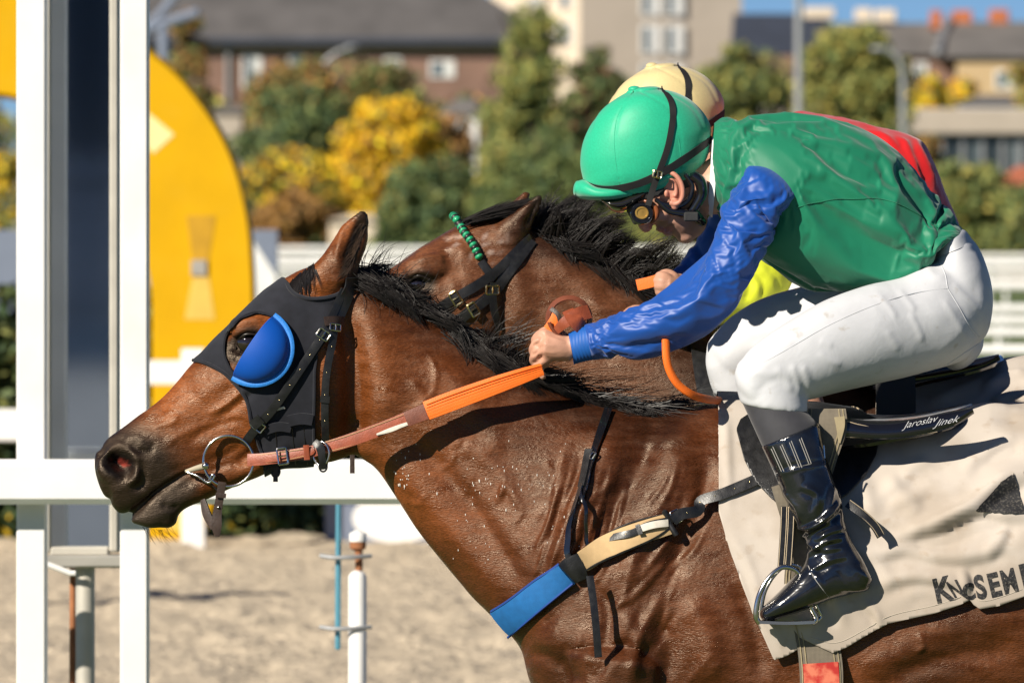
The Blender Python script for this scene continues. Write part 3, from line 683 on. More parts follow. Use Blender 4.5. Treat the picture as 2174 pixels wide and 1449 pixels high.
obj('roof', np.array([(e0, y0_, z0), (e1_, y0_, z0), (e1_, y1_, z0), (e0, y1_, z0), (ri0, ym, z1), (ri1, ym, z1)]), [[0, 1, 5, 4], [1, 2, 5], [2, 3, 4, 5], [3, 0, 4], [3, 2, 1, 0]], 'slate', b1, smooth=False)
obj('gutter', *pbox(85, 1180, 80, 95, d - .95, .25, .05), 'slate_navy', b1, smooth=False)
for q in ((514, 556, 116, 186, .5), (612, 650, 116, 138, None), (815, 852, 122, 142, None), (912, 966, 128, 166, .55)): window(b1, q[0], q[1], q[2], q[3], d, q[4])
obj('downpipe', *tube(WP([(484, 92, dp(d - .2)), (484, 250, dp(d - .2)), (484, 470, dp(d - .2))]), .12, 8), 'lamp_grey', b1)
d = 450; b2 = empty('tower_block', tuple(W(1400, 0, dp(d)) * np.array((1, 1, 0))), 'beige concrete tower block above the pale yellow cap', 'building', 'buildings beyond the course')
xa, xb, xc = W(1040, 0, dp(d))[0] * 1.0, W(1232, 0, dp(d))[0], W(1576, 0, dp(d))[0]; zt = W(0, -160, dp(d))[2]; ya = dp(d)
V_ = np.array([(xb, ya, 0), (xc, ya + 1.0, 0), (xc, ya + 14, 0), (xa, ya + 3.2, 0), (xb, ya, zt), (xc, ya + 1.0, zt), (xc, ya + 14, zt), (xa, ya + 3.2, zt)])
obj('wall', V_, [[0, 1, 5, 4], [1, 2, 6, 5], [2, 3, 7, 6], [4, 5, 6, 7], [3, 2, 1, 0]], 'plaster_grey', b2, smooth=False)  # greyer plaster paints the front as the less lit face
obj('lit_side_wall', np.array([(xa, ya + 3.17, 0), (xb - .01, ya - .03, 0), (xb - .01, ya - .03, zt), (xa, ya + 3.17, zt), (xa + .2, ya + 3.4, 0), (xb, ya + .2, 0), (xb, ya + .2, zt), (xa + .2, ya + 3.4, zt)]), [[0, 1, 2, 3], [7, 6, 5, 4], [0, 4, 5, 1], [2, 6, 7, 3], [1, 5, 6, 2], [0, 3, 7, 4]], 'plaster_cream', b2, smooth=False)  # cream plaster puts this face's stronger light into its colour
for yy in ((-90, -48), (-30, 34), (53, 116), (135, 182), (215, 262)):
    for xx in ((1360, 1402), (1411, 1452)): window(b2, xx[0], xx[1], yy[0], yy[1], d + .38, .5)
for (x0, x1, y0, y1, dd) in ((1180, 1218, 46, 92, .3), (1120, 1150, -8, 12, 1.2), (1185, 1215, -20, 14, .3), (1060, 1092, 40, 90, 2.4), (1120, 1150, 50, 92, 1.2)): window(b2, x0, x1, y0, y1, d + dd, .6)
d = 430; b3 = empty('barracks_building', tuple(W(1900, 0, dp(d)) * np.array((1, 1, 0))), 'long building with navy and grey roofs and orange chimneys under the sky', 'building', 'buildings beyond the course')
obj('wall', *gbox(1560, 2030, 118, d, 10, .05), 'brick', b3, smooth=False); obj('end_wall', *gbox(2032, 2330, 124, d - 2.5, 12, .05), 'plaster_ochre', b3, smooth=False)
def roof(root, x0, x1, ye, yr, d, dep, xr0, xr1, m):
    A = lambda x, y, o: W(x, y, dp(d)) + np.array((0, o, 0)); V_ = np.array([A(x0, ye, -.4), A(x1, ye, -.4), A(x1, ye, dep), A(x0, ye, dep), A(xr0, yr, dep / 2), A(xr1, yr, dep / 2)]); obj('roof', V_, [[0, 1, 5, 4], [1, 2, 5], [2, 3, 4, 5], [3, 0, 4], [3, 2, 1, 0]], m, root, smooth=False)
roof(b3, 1560, 1800, 116, 24, d + .5, 10, 1562, 1760, 'slate_navy'); roof(b3, 1720, 2035, 117, 44, d, 10, 1760, 1990, 'slate_light'); roof(b3, 1985, 2400, 122, 40, d - 2.5, 12, 2012, 2380, 'slate_light')
obj('valley', *tube(WP([(1990, 112, dp(d - 2.7)), (2002, 76, dp(d + 1)), (2014, 42, dp(d + 3))]), .22, 6), 'lamp_grey', b3)
for (x0, x1, y0, y1) in ((1976, 2000, 22, 48), (2022, 2064, 22, 44), (2102, 2142, 20, 44)): obj('chimney', *pbox(x0, x1, y0, y1 + 14, d + 3.2, 1.0, .05), 'chimney_red', b3, smooth=False)
for (x0, x1, y0, y1) in ((1708, 1772, 16, 40), (1816, 1852, 18, 46), (1858, 1902, 20, 48)): obj('roof_box', *pbox(x0, x1, y0, y1, d + 4.4, 1.2, .05), 'plaster_cream', b3, smooth=False)
window(b3, 2112, 2150, 150, 190, d - 2.5, .6); window(b3, 1940, 1970, 132, 168, d, .6); window(b3, 1860, 1890, 132, 168, d, .6)
d = 335; b4 = empty('glazed_pavilion', tuple(W(1900, 0, dp(d)) * np.array((1, 1, 0))), 'low pavilion with a concrete fascia above dark glazing at the right', 'building', 'buildings beyond the course')
obj('glazing', *gbox(1470, 2420, 280, d + .6, 6, .05), 'dark_glazing', b4, smooth=False); obj('fascia', *pbox(1440, 2460, 230, 286, d, 7.5, .08), 'concrete', b4, smooth=False)
for k, px in enumerate(range(1960, 2420, 42)): obj('mullion', *gbox(px - 4, px + 4, 284, d + .45, .2, .02), 'lamp_grey', b4, smooth=False)
for k, px in enumerate(range(1975, 2420, 84)): obj('pane', *gbox(px, px + 26, 292, d + .55, .06, .01), mat('glaze_%d' % k, [(.12, .14, .15), (.07, .09, .10)][k % 2], rough=.25), b4, smooth=False)
def shed(name, label, x0, x1, ye, yr, d, m_roof, m_wall):
    rt_ = empty(name, tuple(W((x0 + x1) / 2, 0, dp(d)) * np.array((1, 1, 0))), label, 'shed', 'buildings beyond the course'); obj('wall', *gbox(x0, x1, ye, d, 3, .04), m_wall, rt_, smooth=False)
    A = lambda x, y, o: W(x, y, dp(d)) + np.array((0, o, 0)); V_ = np.array([A(x0 - 6, ye + 3, -.2), A(x1 + 6, ye + 3, -.2), A(x1 + 6, ye + 3, 3.2), A(x0 - 6, ye + 3, 3.2), A(x0 + 40, yr, 1.5), A(x1 - 4, yr, 1.5)]); obj('roof', V_, [[0, 1, 5, 4], [1, 2, 5], [2, 3, 4, 5], [3, 0, 4], [3, 2, 1, 0]], m_roof, rt_, smooth=False)
shed('shed', 'grey roofed white shed between pale yellow cap and mast', 1530, 1625, 214, 198, 345, 'slate_light', 'white_paint'); shed('shed', 'grey roofed white shed at the right above the fascia', 2040, 2170, 218, 200, 350, 'slate_light', 'white_paint')
shed('shed', 'little house with a red tile roof at the right edge', 2125, 2300, 388, 352, 262, 'roof_red', 'plaster_grey'); shed('shed', 'white shed beside the tall conifer', 930, 1015, 240, 208, 320, 'slate_light', 'white_paint')
shed('shed', 'pale low shed just above the rails behind the hooded horse\'s ear', 700, 812, 466, 456, 262, 'plaster_cream', 'plaster_cream')
shed('shed', 'whitish low shed beside the horseshoe rim below the bricks', 440, 515, 236, 222, 330, 'slate_light', 'plaster_grey')
# ---- masts and lamps
rt = empty('mast', tuple(W(1696, 0, dp(200)) * np.array((1, 1, 0))), 'tall plain grey mast in front of the navy roof', 'mast'); p = W(1696, 0, dp(200)); obj('pole', *tube(np.array([(p[0], p[1], 0), (p[0], p[1], 6), (p[0], p[1], 11)]), [.14, .11, .09], 12), 'lamp_grey', rt); obj('base_plate', *box(p[0] - .25, p[0] + .25, p[1] - .25, p[1] + .25, 0, .04), 'lamp_grey', rt)
def lamp(label, pts, d, r_, hx):
    p = W(*pts[0], dp(d)); rt_ = empty('street_lamp', (float(p[0]), float(p[1]), 0), label, 'street lamp', 'street lamps'); Q = np.concatenate([[(p[0], p[1], 0)], WP([(a, b, dp(d)) for a, b in pts])]); obj('pole', *tube(Q, [r_] * 2 + [r_ * .8] * (len(Q) - 2), 10, sub=30), 'lamp_grey', rt_); e = Q[-1]; obj('lamp_head', *ellipsoid(e, (.30, .14, .09)), 'lamp_grey', rt_)
lamp('curved street lamp before the grey roof at upper right', [(1918, 240), (1916, 150), (1906, 122), (1888, 108), (1868, 104)], 230, .10, 0)
lamp('slanting lamp arm against the brick wall', [(672, 260), (684, 150), (705, 118), (748, 100)], 362, .13, 0)
rt = empty('sign_gantry', tuple(W(350, 0, dp(140)) * np.array((1, 1, 0))), 'grey steel gantry with slanting arms above the yellow horseshoe', 'gantry')
for pts, r_ in (([(348, 900), (348, 300), (348, 60)], .11), ([(300, 70), (350, 50), (420, 28)], .10), ([(312, 60), (350, 20), (395, -40)], .09)): obj('beam', *tube(WP([(a, b, dp(140)) for a, b in pts]), r_, 8), 'slate_blue', rt)
obj('apron', np.array([(-60, -79, .006), (60, -79, .006), (60, -6, .006), (-60, -6, .006)], float), [[0, 1, 2, 3]], mat('asphalt', (.13, .15, .18), rough=.9, var=.12, vscale=.5), kind='structure')
# ---- grandstand behind the photographer, seen in the mirror
gs = empty('grandstand', (-6, -80, 0), 'dark tiered grandstand showing only in the finish mirror', 'grandstand')
for k in range(9): obj('tier', *box(-45, 30, -82 - k * 1.6, -80.4 - k * 1.6, 0, .5 + k * .62), 'stand_dark', gs, smooth=False)
for k, z in enumerate((2.75, 2.30, 1.95, 1.62, 1.30, .98, .62)): obj('tier_rail', *box(-45, 30, -79.4, -79.34, z - .06, z + .06), 'stand_rail', gs, smooth=False)
obj('back_wall', *box(-45, 30, -97, -96.5, 0, 8), 'stand_dark', gs, smooth=False); obj('plinth', *box(-45, 30, -79.3, -79.2, 0, .45), 'rod_blue', gs, smooth=False)
for px in (-6.6, -5.2, -3.9, -7.8): obj('column', *box(px - .12, px + .12, -79.8, -79.6, 0, 7.5), 'stand_rail', gs, smooth=False)
# ================================================================== near horse
mat('coat', (0, 0, 0), rough=0.42, spec=0.52, var=0.25, vscale=16, attr='col', bump=0.55, bscale=130, stretch=(1, 1, 4.0), rot=(0, 0.9, 0), rough_var=0.2,
    bump2=0.10, b2scale=24, detail=8, bdist=0.003, var2=.34, v2scale=120)
_b = MATS['coat'].node_tree.nodes['Principled BSDF']; _b.inputs['Specular Tint'].default_value = (1.0, .80, .62, 1)
mat('mane_hair', (0.011, 0.0085, 0.0075), rough=0.42, spec=0.45, var=0.6, vscale=24)
mat('eye_glass', (0.012, 0.007, 0.005), rough=0.05, spec=0.6, var=0.1, coat=1.0, coat_rough=0.02)
mat('eye_white', (0.5, 0.36, 0.28), rough=0.2, var=0.1)

H1 = dict(loc=W(1800, 2430, 0)); H1['loc'][2] = 0.0
def sec(t, b, w, yc=0, u=.5, a=2.0, bb=2.0): return (t[0], t[1], b[0], b[1], w, yc, u, a, bb)
head1 = [sec((206, 955), (230, 1060), 34, u=.45), sec((220, 936), (252, 1088), 48, u=.42), sec((246, 916), (285, 1085), 54, u=.42), sec((290, 884), (330, 1055), 54, u=.5),
         sec((345, 840), (380, 1040), 54, u=.5), sec((415, 765), (455, 1030), 58, u=.42, a=2.6), sec((470, 710), (540, 1008), 76, u=.40, a=2.6),
         sec((520, 660), (600, 990), 94, u=.36, a=2.5), sec((575, 612), (665, 985), 98, u=.36, a=2.4), sec((640, 572), (730, 975), 90, u=.42),
         sec((700, 556), (775, 950), 78, u=.5)]
jaw1 = [sec((278, 1098), (287, 1112), 20), sec((300, 1072), (325, 1122), 34), sec((330, 1045), (362, 1112), 38), sec((365, 1022), (392, 1080), 36),
        sec((405, 1005), (440, 1060), 38), sec((470, 985), (505, 1030), 46), sec((540, 950), (585, 994), 56)]
body1 = [sec((700, 556), (735, 960), 76, u=.5), sec((775, 575), (775, 978), 80), sec((855, 622), (805, 1000), 84), sec((955, 688), (850, 1070), 92),
         sec((1055, 752), (915, 1162), 106), sec((1155, 800), (985, 1245), 130, u=.55), sec((1255, 842), (1050, 1315), 165, u=.6), sec((1350, 866), (1102, 1370), 195, u=.6),
         sec((1445, 864), (1126, 1450), 212, u=.6), sec((1530, 852), (1190, 1550), 226, u=.6), sec((1630, 862), (1340, 1630), 240, u=.55), sec((1760, 890), (1560, 1680), 262, u=.5),
         sec((1900, 902), (1830, 1700), 285, u=.5), sec((2080, 885), (2080, 1680), 295, u=.48), sec((2280, 862), (2300, 1630), 292, u=.45), sec((2460, 865), (2500, 1540), 280, u=.45),
         sec((2610, 910), (2640, 1450), 240, u=.45), sec((2710, 1010), (2710, 1330), 150)]
ear1 = [sec((612, 612), (742, 640), 34, -46), sec((640, 582), (752, 596), 33, -48), sec((678, 548), (766, 556), 29, -50), sec((706, 508), (778, 520), 24, -52),
        sec((732, 474), (783, 486), 16, -52), sec((756, 453), (782, 462), 8, -52), sec((767, 445), (778, 449), 3, -52)]
def leg(pts):                                   # (x, y, depth mm, radius mm)
    P = WP([(p[0], p[1], p[2] * 1e-3) for p in pts]); return tube(P, [p[3] * 1e-3 for p in pts], 14, sub=40)
def horse_legs(dx=0, dy=0, s=1.0):
    L = []
    for sy in (-1, 1):
        f = -60 if sy < 0 else 90
        L.append(leg([(1320 + dx, 1400 + dy, sy * 150, 120), (1290 + dx, 1560 + dy, sy * 150, 95), (1180 + f + dx, 1800 + dy, sy * 145, 62), (1110 + 2 * f + dx, 1960 + dy, sy * 140, 45),
                      (1120 + 2.6 * f + dx, 2080 + dy, sy * 135, 33), (1130 + 3 * f + dx, 2210 + dy, sy * 135, 38), (1090 + 3.2 * f + dx, 2290 + dy, sy * 135, 34), (1060 + 3.3 * f + dx, 2350 + dy, sy * 135, 52)]))
        L.append(leg([(2520 + dx, 1250 + dy, sy * 150, 150), (2470 + dx, 1500 + dy, sy * 150, 120), (2560 + f + dx, 1720 + dy, sy * 145, 72), (2660 + 1.5 * f + dx, 1850 + dy, sy * 135, 48),
                      (2620 + 2 * f + dx, 2030 + dy, sy * 130, 36), (2590 + 2.3 * f + dx, 2180 + dy, sy * 130, 40), (2540 + 2.4 * f + dx, 2270 + dy, sy * 130, 36), (2510 + 2.4 * f + dx, 2340 + dy, sy * 130, 52)]))
    return L
E1 = loft(ear1, 60, 28)
nose1 = ellipsoid(W(246, 985, -.036), (.044, .026, .046), n=20, m=14)
chin1 = ellipsoid(W(352, 1100, 0), (.026, .030, .022), n=20, m=14)
brow1 = ellipsoid(W(545, 700, -.082), (.055, .022, .035), n=20, m=14)
V, F = fuse([loft(head1, 150, 72, .25, 0.2), loft(jaw1, 80, 40, .3, .2), loft(body1, 260, 96, 0.1, .4), E1, mirror_y(*E1), nose1, mirror_y(*nose1), chin1, brow1, mirror_y(*brow1)]
            + horse_legs(), 0.0052, 7, 0.55)
V_smooth1 = V.copy(); F_h1 = F
S1 = []
# face: nostril, mouth, facial crest, cheek, veins
S1 += [([(232, 968), (262, 992)], 25, -46, 'flat'), ([(212, 990), (222, 960), (250, 944), (283, 962), (292, 992), (278, 1018), (248, 1030)], 11, 7),
       ([(278, 985), (290, 1005), (272, 1030)], 10, 4), ([(292, 975), (305, 1005), (300, 1030), (275, 1042)], 12, -7),
       ([(222, 1032), (232, 1050), (228, 1075)], 8, -4), ([(262, 935), (290, 930), (310, 945)], 13, 4), ([(272, 950), (312, 960), (330, 935)], 9, -4),
       ([(258, 1104), (300, 1072), (330, 1044), (372, 1018), (412, 998), (440, 990)], 7, -9), ([(300, 1062), (330, 1036), (380, 1002)], 14, 3),
       ([(300, 1088), (330, 1062), (372, 1030), (400, 1016)], 13, 5), ([(340, 1070), (368, 1078), (378, 1066)], 10, -5),
       ([(440, 880), (475, 862), (505, 838), (540, 812)], 13, 7, 'fold'), ([(395, 940), (430, 918), (470, 900), (515, 890)], 9, -4), ([(350, 945), (380, 925), (430, 900)], 10, 3),
       ([(338, 880), (365, 878), (375, 890), (350, 900), (320, 905)], 8, 3.5), ([(300, 900), (350, 860), (420, 800)], 26, -4), ([(420, 850), (450, 820), (490, 800)], 24, 4),
       ([(430, 985), (480, 965), (520, 940)], 12, -4), ([(500, 985), (540, 955), (560, 930)], 16, -7), ([(520, 1000), (580, 970), (610, 930)], 18, 5),
       ([(450, 1010), (500, 990)], 10, 4), ([(420, 950), (450, 935), (500, 925)], 10, 2.5), ([(360, 1000), (400, 985), (440, 970)], 8, -2)]
# eye socket and lids
S1 += [([(505, 735), (535, 722)], 22, -14, 'flat'), ([(490, 742), (498, 714), (520, 701), (548, 704)], 8, 5), ([(496, 752), (512, 766), (535, 766)], 8, 4), ([(490, 700), (520, 684), (560, 678)], 10, 5),
       ([(480, 735), (490, 765), (500, 790)], 10, 3), ([(495, 760), (485, 775)], 6, -4)]
# ear opening, base
S1 += [([(772, 466), (760, 500), (745, 535), (738, 565)], 17, -15), ([(735, 470), (722, 505), (716, 545), (722, 575)], 8, 4), ([(700, 600), (740, 590), (765, 575)], 14, 5), ([(640, 610), (690, 628), (735, 622)], 14, -5)]
# jaw edge against the neck, throat, neck muscles
S1 += [([(728, 640), (742, 720), (752, 820), (752, 900), (735, 965)], 34, -22), ([(690, 640), (705, 760), (705, 880), (670, 965)], 36, 7), ([(775, 640), (800, 720), (815, 800), (815, 900)], 45, 8),
       ([(830, 700), (900, 720), (980, 770), (1060, 830)], 42, -5), ([(800, 950), (850, 1000), (930, 1090), (1010, 1190), (1080, 1290)], 34, 9), ([(840, 900), (900, 960), (980, 1050), (1050, 1150), (1120, 1260)], 30, -8),
       ([(900, 760), (960, 800), (1010, 870), (1080, 920)], 40, 6), ([(870, 800), (900, 850), (890, 900)], 14, 3), ([(905, 740), (925, 790), (915, 840), (870, 870), (850, 880)], 6, 2.5), ([(840, 690), (880, 700)], 8, 2),
       ([(1000, 960), (1060, 1000), (1110, 1080)], 22, 4), ([(950, 930), (1010, 950), (1080, 945)], 26, 5)]
# fine skin wrinkles in front of the shoulder
for k in range(17):
    x0 = 1150 + k * 9 + RNG.uniform(-4, 4); y0 = 985 + RNG.uniform(-35, 45)
    S1.append(([(x0 + 40, y0), (x0 + 22, y0 + 70), (x0 - 5, y0 + 150 + RNG.uniform(-20, 40)), (x0 - 35, y0 + 215)], RNG.uniform(5.5, 8), RNG.uniform(2.6, 4.4)))
for k in range(26):
    x0 = RNG.uniform(850, 1200); y0 = RNG.uniform(880, 1120)
    if y0 > 0.95 * (x0 - 850) + 1120 or y0 < 0.45 * (x0 - 850) + 800: continue
    a = RNG.uniform(-.9, .9); l = RNG.uniform(30, 70)
    S1.append(([(x0, y0), (x0 + l * .5 * math.sin(a) + RNG.uniform(-6, 6), y0 + l * .5), (x0 + l * math.sin(a), y0 + l * math.cos(a))], RNG.uniform(6, 10), RNG.uniform(-1.8, 2.6)))
# shoulder blade, arm, chest
S1 += [([(1330, 900), (1270, 1000), (1215, 1120), (1170, 1240)], 44, 13), ([(1250, 960), (1205, 1060), (1160, 1180)], 26, -9), ([(1450, 900), (1430, 1000), (1400, 1080), (1350, 1180), (1300, 1280)], 60, 12),
       ([(1400, 890), (1360, 980), (1310, 1080), (1260, 1200)], 34, -10), ([(1500, 960), (1490, 1050), (1450, 1150), (1410, 1250)], 26, -10), ([(1480, 1030), (1455, 1090), (1410, 1160), (1360, 1230)], 15, 5, 'fold'),
       ([(1440, 985), (1425, 1040), (1395, 1090)], 7, 3.4), ([(1425, 1180), (1390, 1220), (1350, 1262), (1300, 1290)], 9, 4), ([(1500, 1120), (1470, 1170), (1430, 1200), (1405, 1240)], 8, 3.2), ([(1410, 1250), (1370, 1330), (1340, 1420)], 12, 4),
       ([(1300, 1050), (1330, 1120), (1320, 1180)], 20, 4), ([(1130, 1330), (1200, 1360), (1290, 1360), (1400, 1330)], 50, 9), ([(1250, 1240), (1290, 1290), (1280, 1380), (1240, 1449)], 18, -6),
       ([(1120, 1380), (1180, 1400), (1230, 1460)], 24, -6), ([(1320, 1290), (1350, 1360), (1340, 1449)], 22, 6), ([(1390, 1300), (1420, 1370), (1410, 1449)], 26, -7), ([(1460, 1260), (1500, 1340), (1520, 1449)], 40, 10),
       ([(1560, 1230), (1600, 1330), (1620, 1449)], 26, -8), ([(1490, 930), (1400, 940), (1330, 925)], 20, 4), ([(1500, 870), (1420, 890), (1360, 895)], 20, -4),
       ([(1800, 1420), (1900, 1390), (2020, 1330), (2174, 1310)], 40, 6), ([(1860, 1449), (2000, 1400), (2174, 1380)], 28, -6), ([(1950, 1340), (1960, 1370), (1940, 1385)], 7, 3)]
for k in range(26):
    x0 = RNG.uniform(1180, 1520); y0 = RNG.uniform(950, 1400); l = RNG.uniform(50, 120); a = RNG.uniform(.25, .95)
    S1.append(([(x0, y0), (x0 - l * .45 * a + RNG.uniform(-8, 8), y0 + l * .5), (x0 - l * a, y0 + l)], RNG.uniform(6, 12), RNG.choice([-1, 1]) * RNG.uniform(1.2, 3)))
V = sculpt(V, F, [(s[0], s[1], s[2] * (1.35 if s[0][0][0] > 830 else 1.0), *s[3:]) for s in S1])
T1 = tris(F); N1 = vnormals(V, T1)
V = wobble(V, N1, 14.0, 0.0022, 3.1); N1 = vnormals(V, T1)
V_h1 = V; skin1 = Skin(V, F); N_h1 = N1

def smoothstep(x, a, b):
    t = np.clip((x - a) / (b - a + 1e-9), 0, 1); return t * t * (3 - 2 * t)
def mixc(c, c2, w): return c * (1 - w[:, None]) + np.array(c2) * w[:, None]
def pnoise(V, s, o=0.0): return np.array([noise.noise(p) for p in V * s + o])
uv = proj(V); nz = pnoise(V, 9.0); nz2 = pnoise(V, 28.0, 5.0)
c = np.tile(np.array((0.150, 0.052, 0.0170)), (len(V), 1))
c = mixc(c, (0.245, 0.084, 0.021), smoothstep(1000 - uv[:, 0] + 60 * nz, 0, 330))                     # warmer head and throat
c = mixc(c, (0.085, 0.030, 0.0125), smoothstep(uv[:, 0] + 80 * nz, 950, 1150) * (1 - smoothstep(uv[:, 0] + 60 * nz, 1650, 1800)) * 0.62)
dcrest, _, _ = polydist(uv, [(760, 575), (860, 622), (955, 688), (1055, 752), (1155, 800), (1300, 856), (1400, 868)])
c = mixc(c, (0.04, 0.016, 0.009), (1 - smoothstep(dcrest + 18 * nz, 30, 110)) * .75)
dm = np.hypot(uv[:, 0] - 232, uv[:, 1] - 1040)
c = mixc(c, (0.030, 0.023, 0.019), 1 - smoothstep(dm + 26 * nz, 120, 235))                            # dark muzzle
dl, _, _ = polydist(uv, [(300, 1110), (350, 1075), (395, 1035)]); c = mixc(c, (0.055, 0.05, 0.047), (1 - smoothstep(dl, 12, 36)) * .8)
dn = np.hypot((uv[:, 0] - 249) / 1.3, uv[:, 1] - 984); c = mixc(c, (0.006, 0.005, 0.005), 1 - smoothstep(dn, 24, 34))
dpk, _, _ = polydist(uv, [(256, 978), (266, 986)]); c = mixc(c, (0.42, 0.075, 0.07), 1 - smoothstep(dpk, 3, 8))
dey, _, _ = polydist(uv, [(500, 745), (535, 722)]); c = mixc(c, (0.018, 0.012, 0.010), 1 - smoothstep(dey, 20, 42))
et = (1 - smoothstep(uv[:, 1], 452, 474)) * (uv[:, 0] < 800); c = mixc(c, (0.015, 0.010, 0.008), et)
di, _, _ = polydist(uv, [(770, 470), (758, 505), (744, 545)]); c = mixc(c, (0.02, 0.012, 0.008), 1 - smoothstep(di, 9, 22))
c = mixc(c, (0.32, 0.25, 0.20), (smoothstep(nz2, .42, .62) * ((uv[:, 0] > 1900) & (uv[:, 1] > 1250)) * .25))
nz3 = pnoise(V, 4.5, 9.0)
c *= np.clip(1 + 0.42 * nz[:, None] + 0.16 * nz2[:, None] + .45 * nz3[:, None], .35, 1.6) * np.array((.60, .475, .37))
root1 = empty('race_horse', tuple(H1['loc']), 'bright bay racehorse in a black hood with blue eye cups, nearest the camera', 'horse', 'two galloping racehorses')
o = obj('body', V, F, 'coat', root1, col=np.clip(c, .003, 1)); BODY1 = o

# flecks of dried foam thrown back on the neck
fl = []; rf = np.random.default_rng(77)
for (cx_, cy_, sx_, sy_, n_) in ((858, 1018, 16, 24, 16), (1020, 1030, 90, 60, 26), (1130, 1010, 80, 60, 24), (990, 1150, 60, 60, 14), (870, 960, 30, 30, 10), (1190, 1100, 50, 90, 16)):
    for q in range(n_):
        l, nn_ = skin1.at(cx_ + rf.normal(0, sx_ * .6), cy_ + rf.normal(0, sy_ * .6)); a_ = rf.uniform(.0006, .0016) * (1.1 if cx_ == 858 else .9); fl.append(ellipsoid(l, (a_, a_, a_ * rf.uniform(1, 3.4)), n=6, m=4))
obj('foam_flecks', *join(*fl), mat('foam', (.62, .58, .52), rough=.7), root1, kind='stuff')
# eye
el, en = skin1.at(522, 730)
ec = el - en * 0.010
eye = obj('eye', *ellipsoid(ec, (.0285, .0285, .0285), n=28, m=20), 'eye_glass', root1)
rimP, rimN = skin1.path([(500, 742), (505, 718), (522, 706), (546, 710)], 14, 0.001)
obj('eyelid', *tube(rimP, np.interp(np.linspace(0, 1, 14), [0, .5, 1], [.0015, .0038, .0015]), 8), mat('lid', (.02, .014, .011), rough=.4), root1)
wl, wn = skin1.at(512, 718); obj('sclera', *ellipsoid(ec + np.array((-.0125, -.0205, .0135)), (.0075, .005, .0045), n=16, m=10), 'eye_white', eye)

# ---------------------------------------------------------------- mane of the near horse
def locks(crest, n, nlock, lenf, dirf, spread, y0, y1, seed, curl=.05, fly=.08, depth=0.0):
    """hair in uneven locks: strands start along the crest and run together towards the tip of their lock"""
    r = np.random.default_rng(seed); C = np.array(crest, float); out_ = []; g = []; ns = 11
    def root(t): i0 = t * (len(C) - 1); a = min(int(i0), len(C) - 2); f = i0 - a; return C[a] * (1 - f) + C[a + 1] * f
    for k in range(nlock):
        t = (k + r.uniform(-.6, .6)) / nlock; t = min(max(t, 0), 1); b = root(t); L = lenf(t) * r.uniform(.6, 1.35); a = dirf(t) + r.normal(0, spread); c_ = r.normal(curl, .05); y = r.uniform(y0, y1); p = np.array((b[0], b[1] + max(0, -(y - depth) - .01) * 420, y)); P = []
        for s in range(ns): P.append(p.copy()); p = p + np.array((math.cos(a) * L / (ns - 1), math.sin(a) * L / (ns - 1), (-.004 if y < depth else .004) * (1 - s / ns))); a += c_ + r.normal(0, .03)
        g.append((t, np.array(P)))
    sp = np.linspace(0, 1, ns)[:, None]
    for i in range(n):
        t, G_ = g[r.integers(0, nlock)]; o_ = np.array((r.normal(0, 13), r.normal(0, 6), r.normal(0, .010))); q = r.uniform(.15, .42); sc = r.uniform(.72, 1.08); K = np.clip(1 - sp * (1 - q), 0, 1)
        P = G_[0] + (G_ - G_[0]) * sc + o_ * K; ph = r.uniform(0, 6.3); am = r.normal(0, 5); P = P + sp ** 1.3 * np.stack([am * np.sin(sp[:, 0] * 3 + ph), am * np.cos(sp[:, 0] * 2.6 + ph), 0 * sp[:, 0]], 1)
        if r.random() < fly: b = r.normal(0, 26, 2); P[:, :2] += sp ** 2 * b
        out_.append(np.array([W(*p) for p in P]))
    return out_
crest1 = [(752, 572), (800, 590), (860, 622), (955, 688), (1055, 752), (1155, 800), (1255, 842), (1350, 866), (1430, 868)]
def xs(t, a): return float(np.interp(t, np.linspace(0, 1, len(a)), a))
ex = []
re_ = np.random.default_rng(5)
for k in range(34):                                   # loose hairs flying behind the ear
    x0 = re_.uniform(765, 850); y0 = np.interp(x0, [760, 860], [575, 618]); a = -1.5 + re_.normal(0, .3); p = np.array((x0, y0)); L = re_.uniform(40, 115); P = []
    for s in range(8):
        P.append(W(p[0], p[1], re_.uniform(-.004, .004))); p = p + np.array((math.cos(a), math.sin(a))) * L / 7; a += re_.uniform(.05, .30)
    ex.append(np.array(P))
hp = locks(crest1, 4200, 84, lambda t: xs(t, [85, 90, 95, 100, 100, 105, 110, 95, 60]), lambda t: xs(t, [.45, .48, .58, .58, .52, .46, .36, .2, .05]), .12, -.05, .03, 3, .010)
hp += locks(crest1, 1500, 30, lambda t: xs(t, [60, 45, 32, 40, 85, 80, 70, 70, 60]), lambda t: xs(t, [-.6, -.3, -.1, -.3, -.5, -.2, -.1, 0, 0]), .22, -.02, .03, 4, .12, .2)
obj('mane', *strands(hp + ex, .0010), 'mane_hair', root1)
tuft = []
for k in range(170):                                  # wisps standing up off the crest and lying on the withers
    t = re_.uniform(0, 1); g = re_.random()
    if g < .45: x0 = re_.uniform(1030, 1120); y0 = np.interp(x0, [955, 1055, 1155], [690, 750, 800]); a = re_.uniform(-1.9, -.7); L = re_.uniform(50, 125)
    else: x0 = re_.uniform(1160, 1420); y0 = np.interp(x0, [1155, 1255, 1350, 1430], [800, 842, 866, 868]) - 4; a = re_.uniform(-.35, .25); L = re_.uniform(80, 190)
    p = np.array((x0, y0)); P = []; yy = re_.uniform(-.05, .03)
    for s in range(8):
        P.append(W(p[0], p[1], yy)); p = p + np.array((math.cos(a), math.sin(a))) * L / 7; a += re_.uniform(.02, .26) if g < .45 else re_.uniform(-.06, .13); yy -= .004
    tuft.append(np.array(P))
obj('mane_wisps', *strands(tuft, .0010), 'mane_hair', root1)
tuft = []
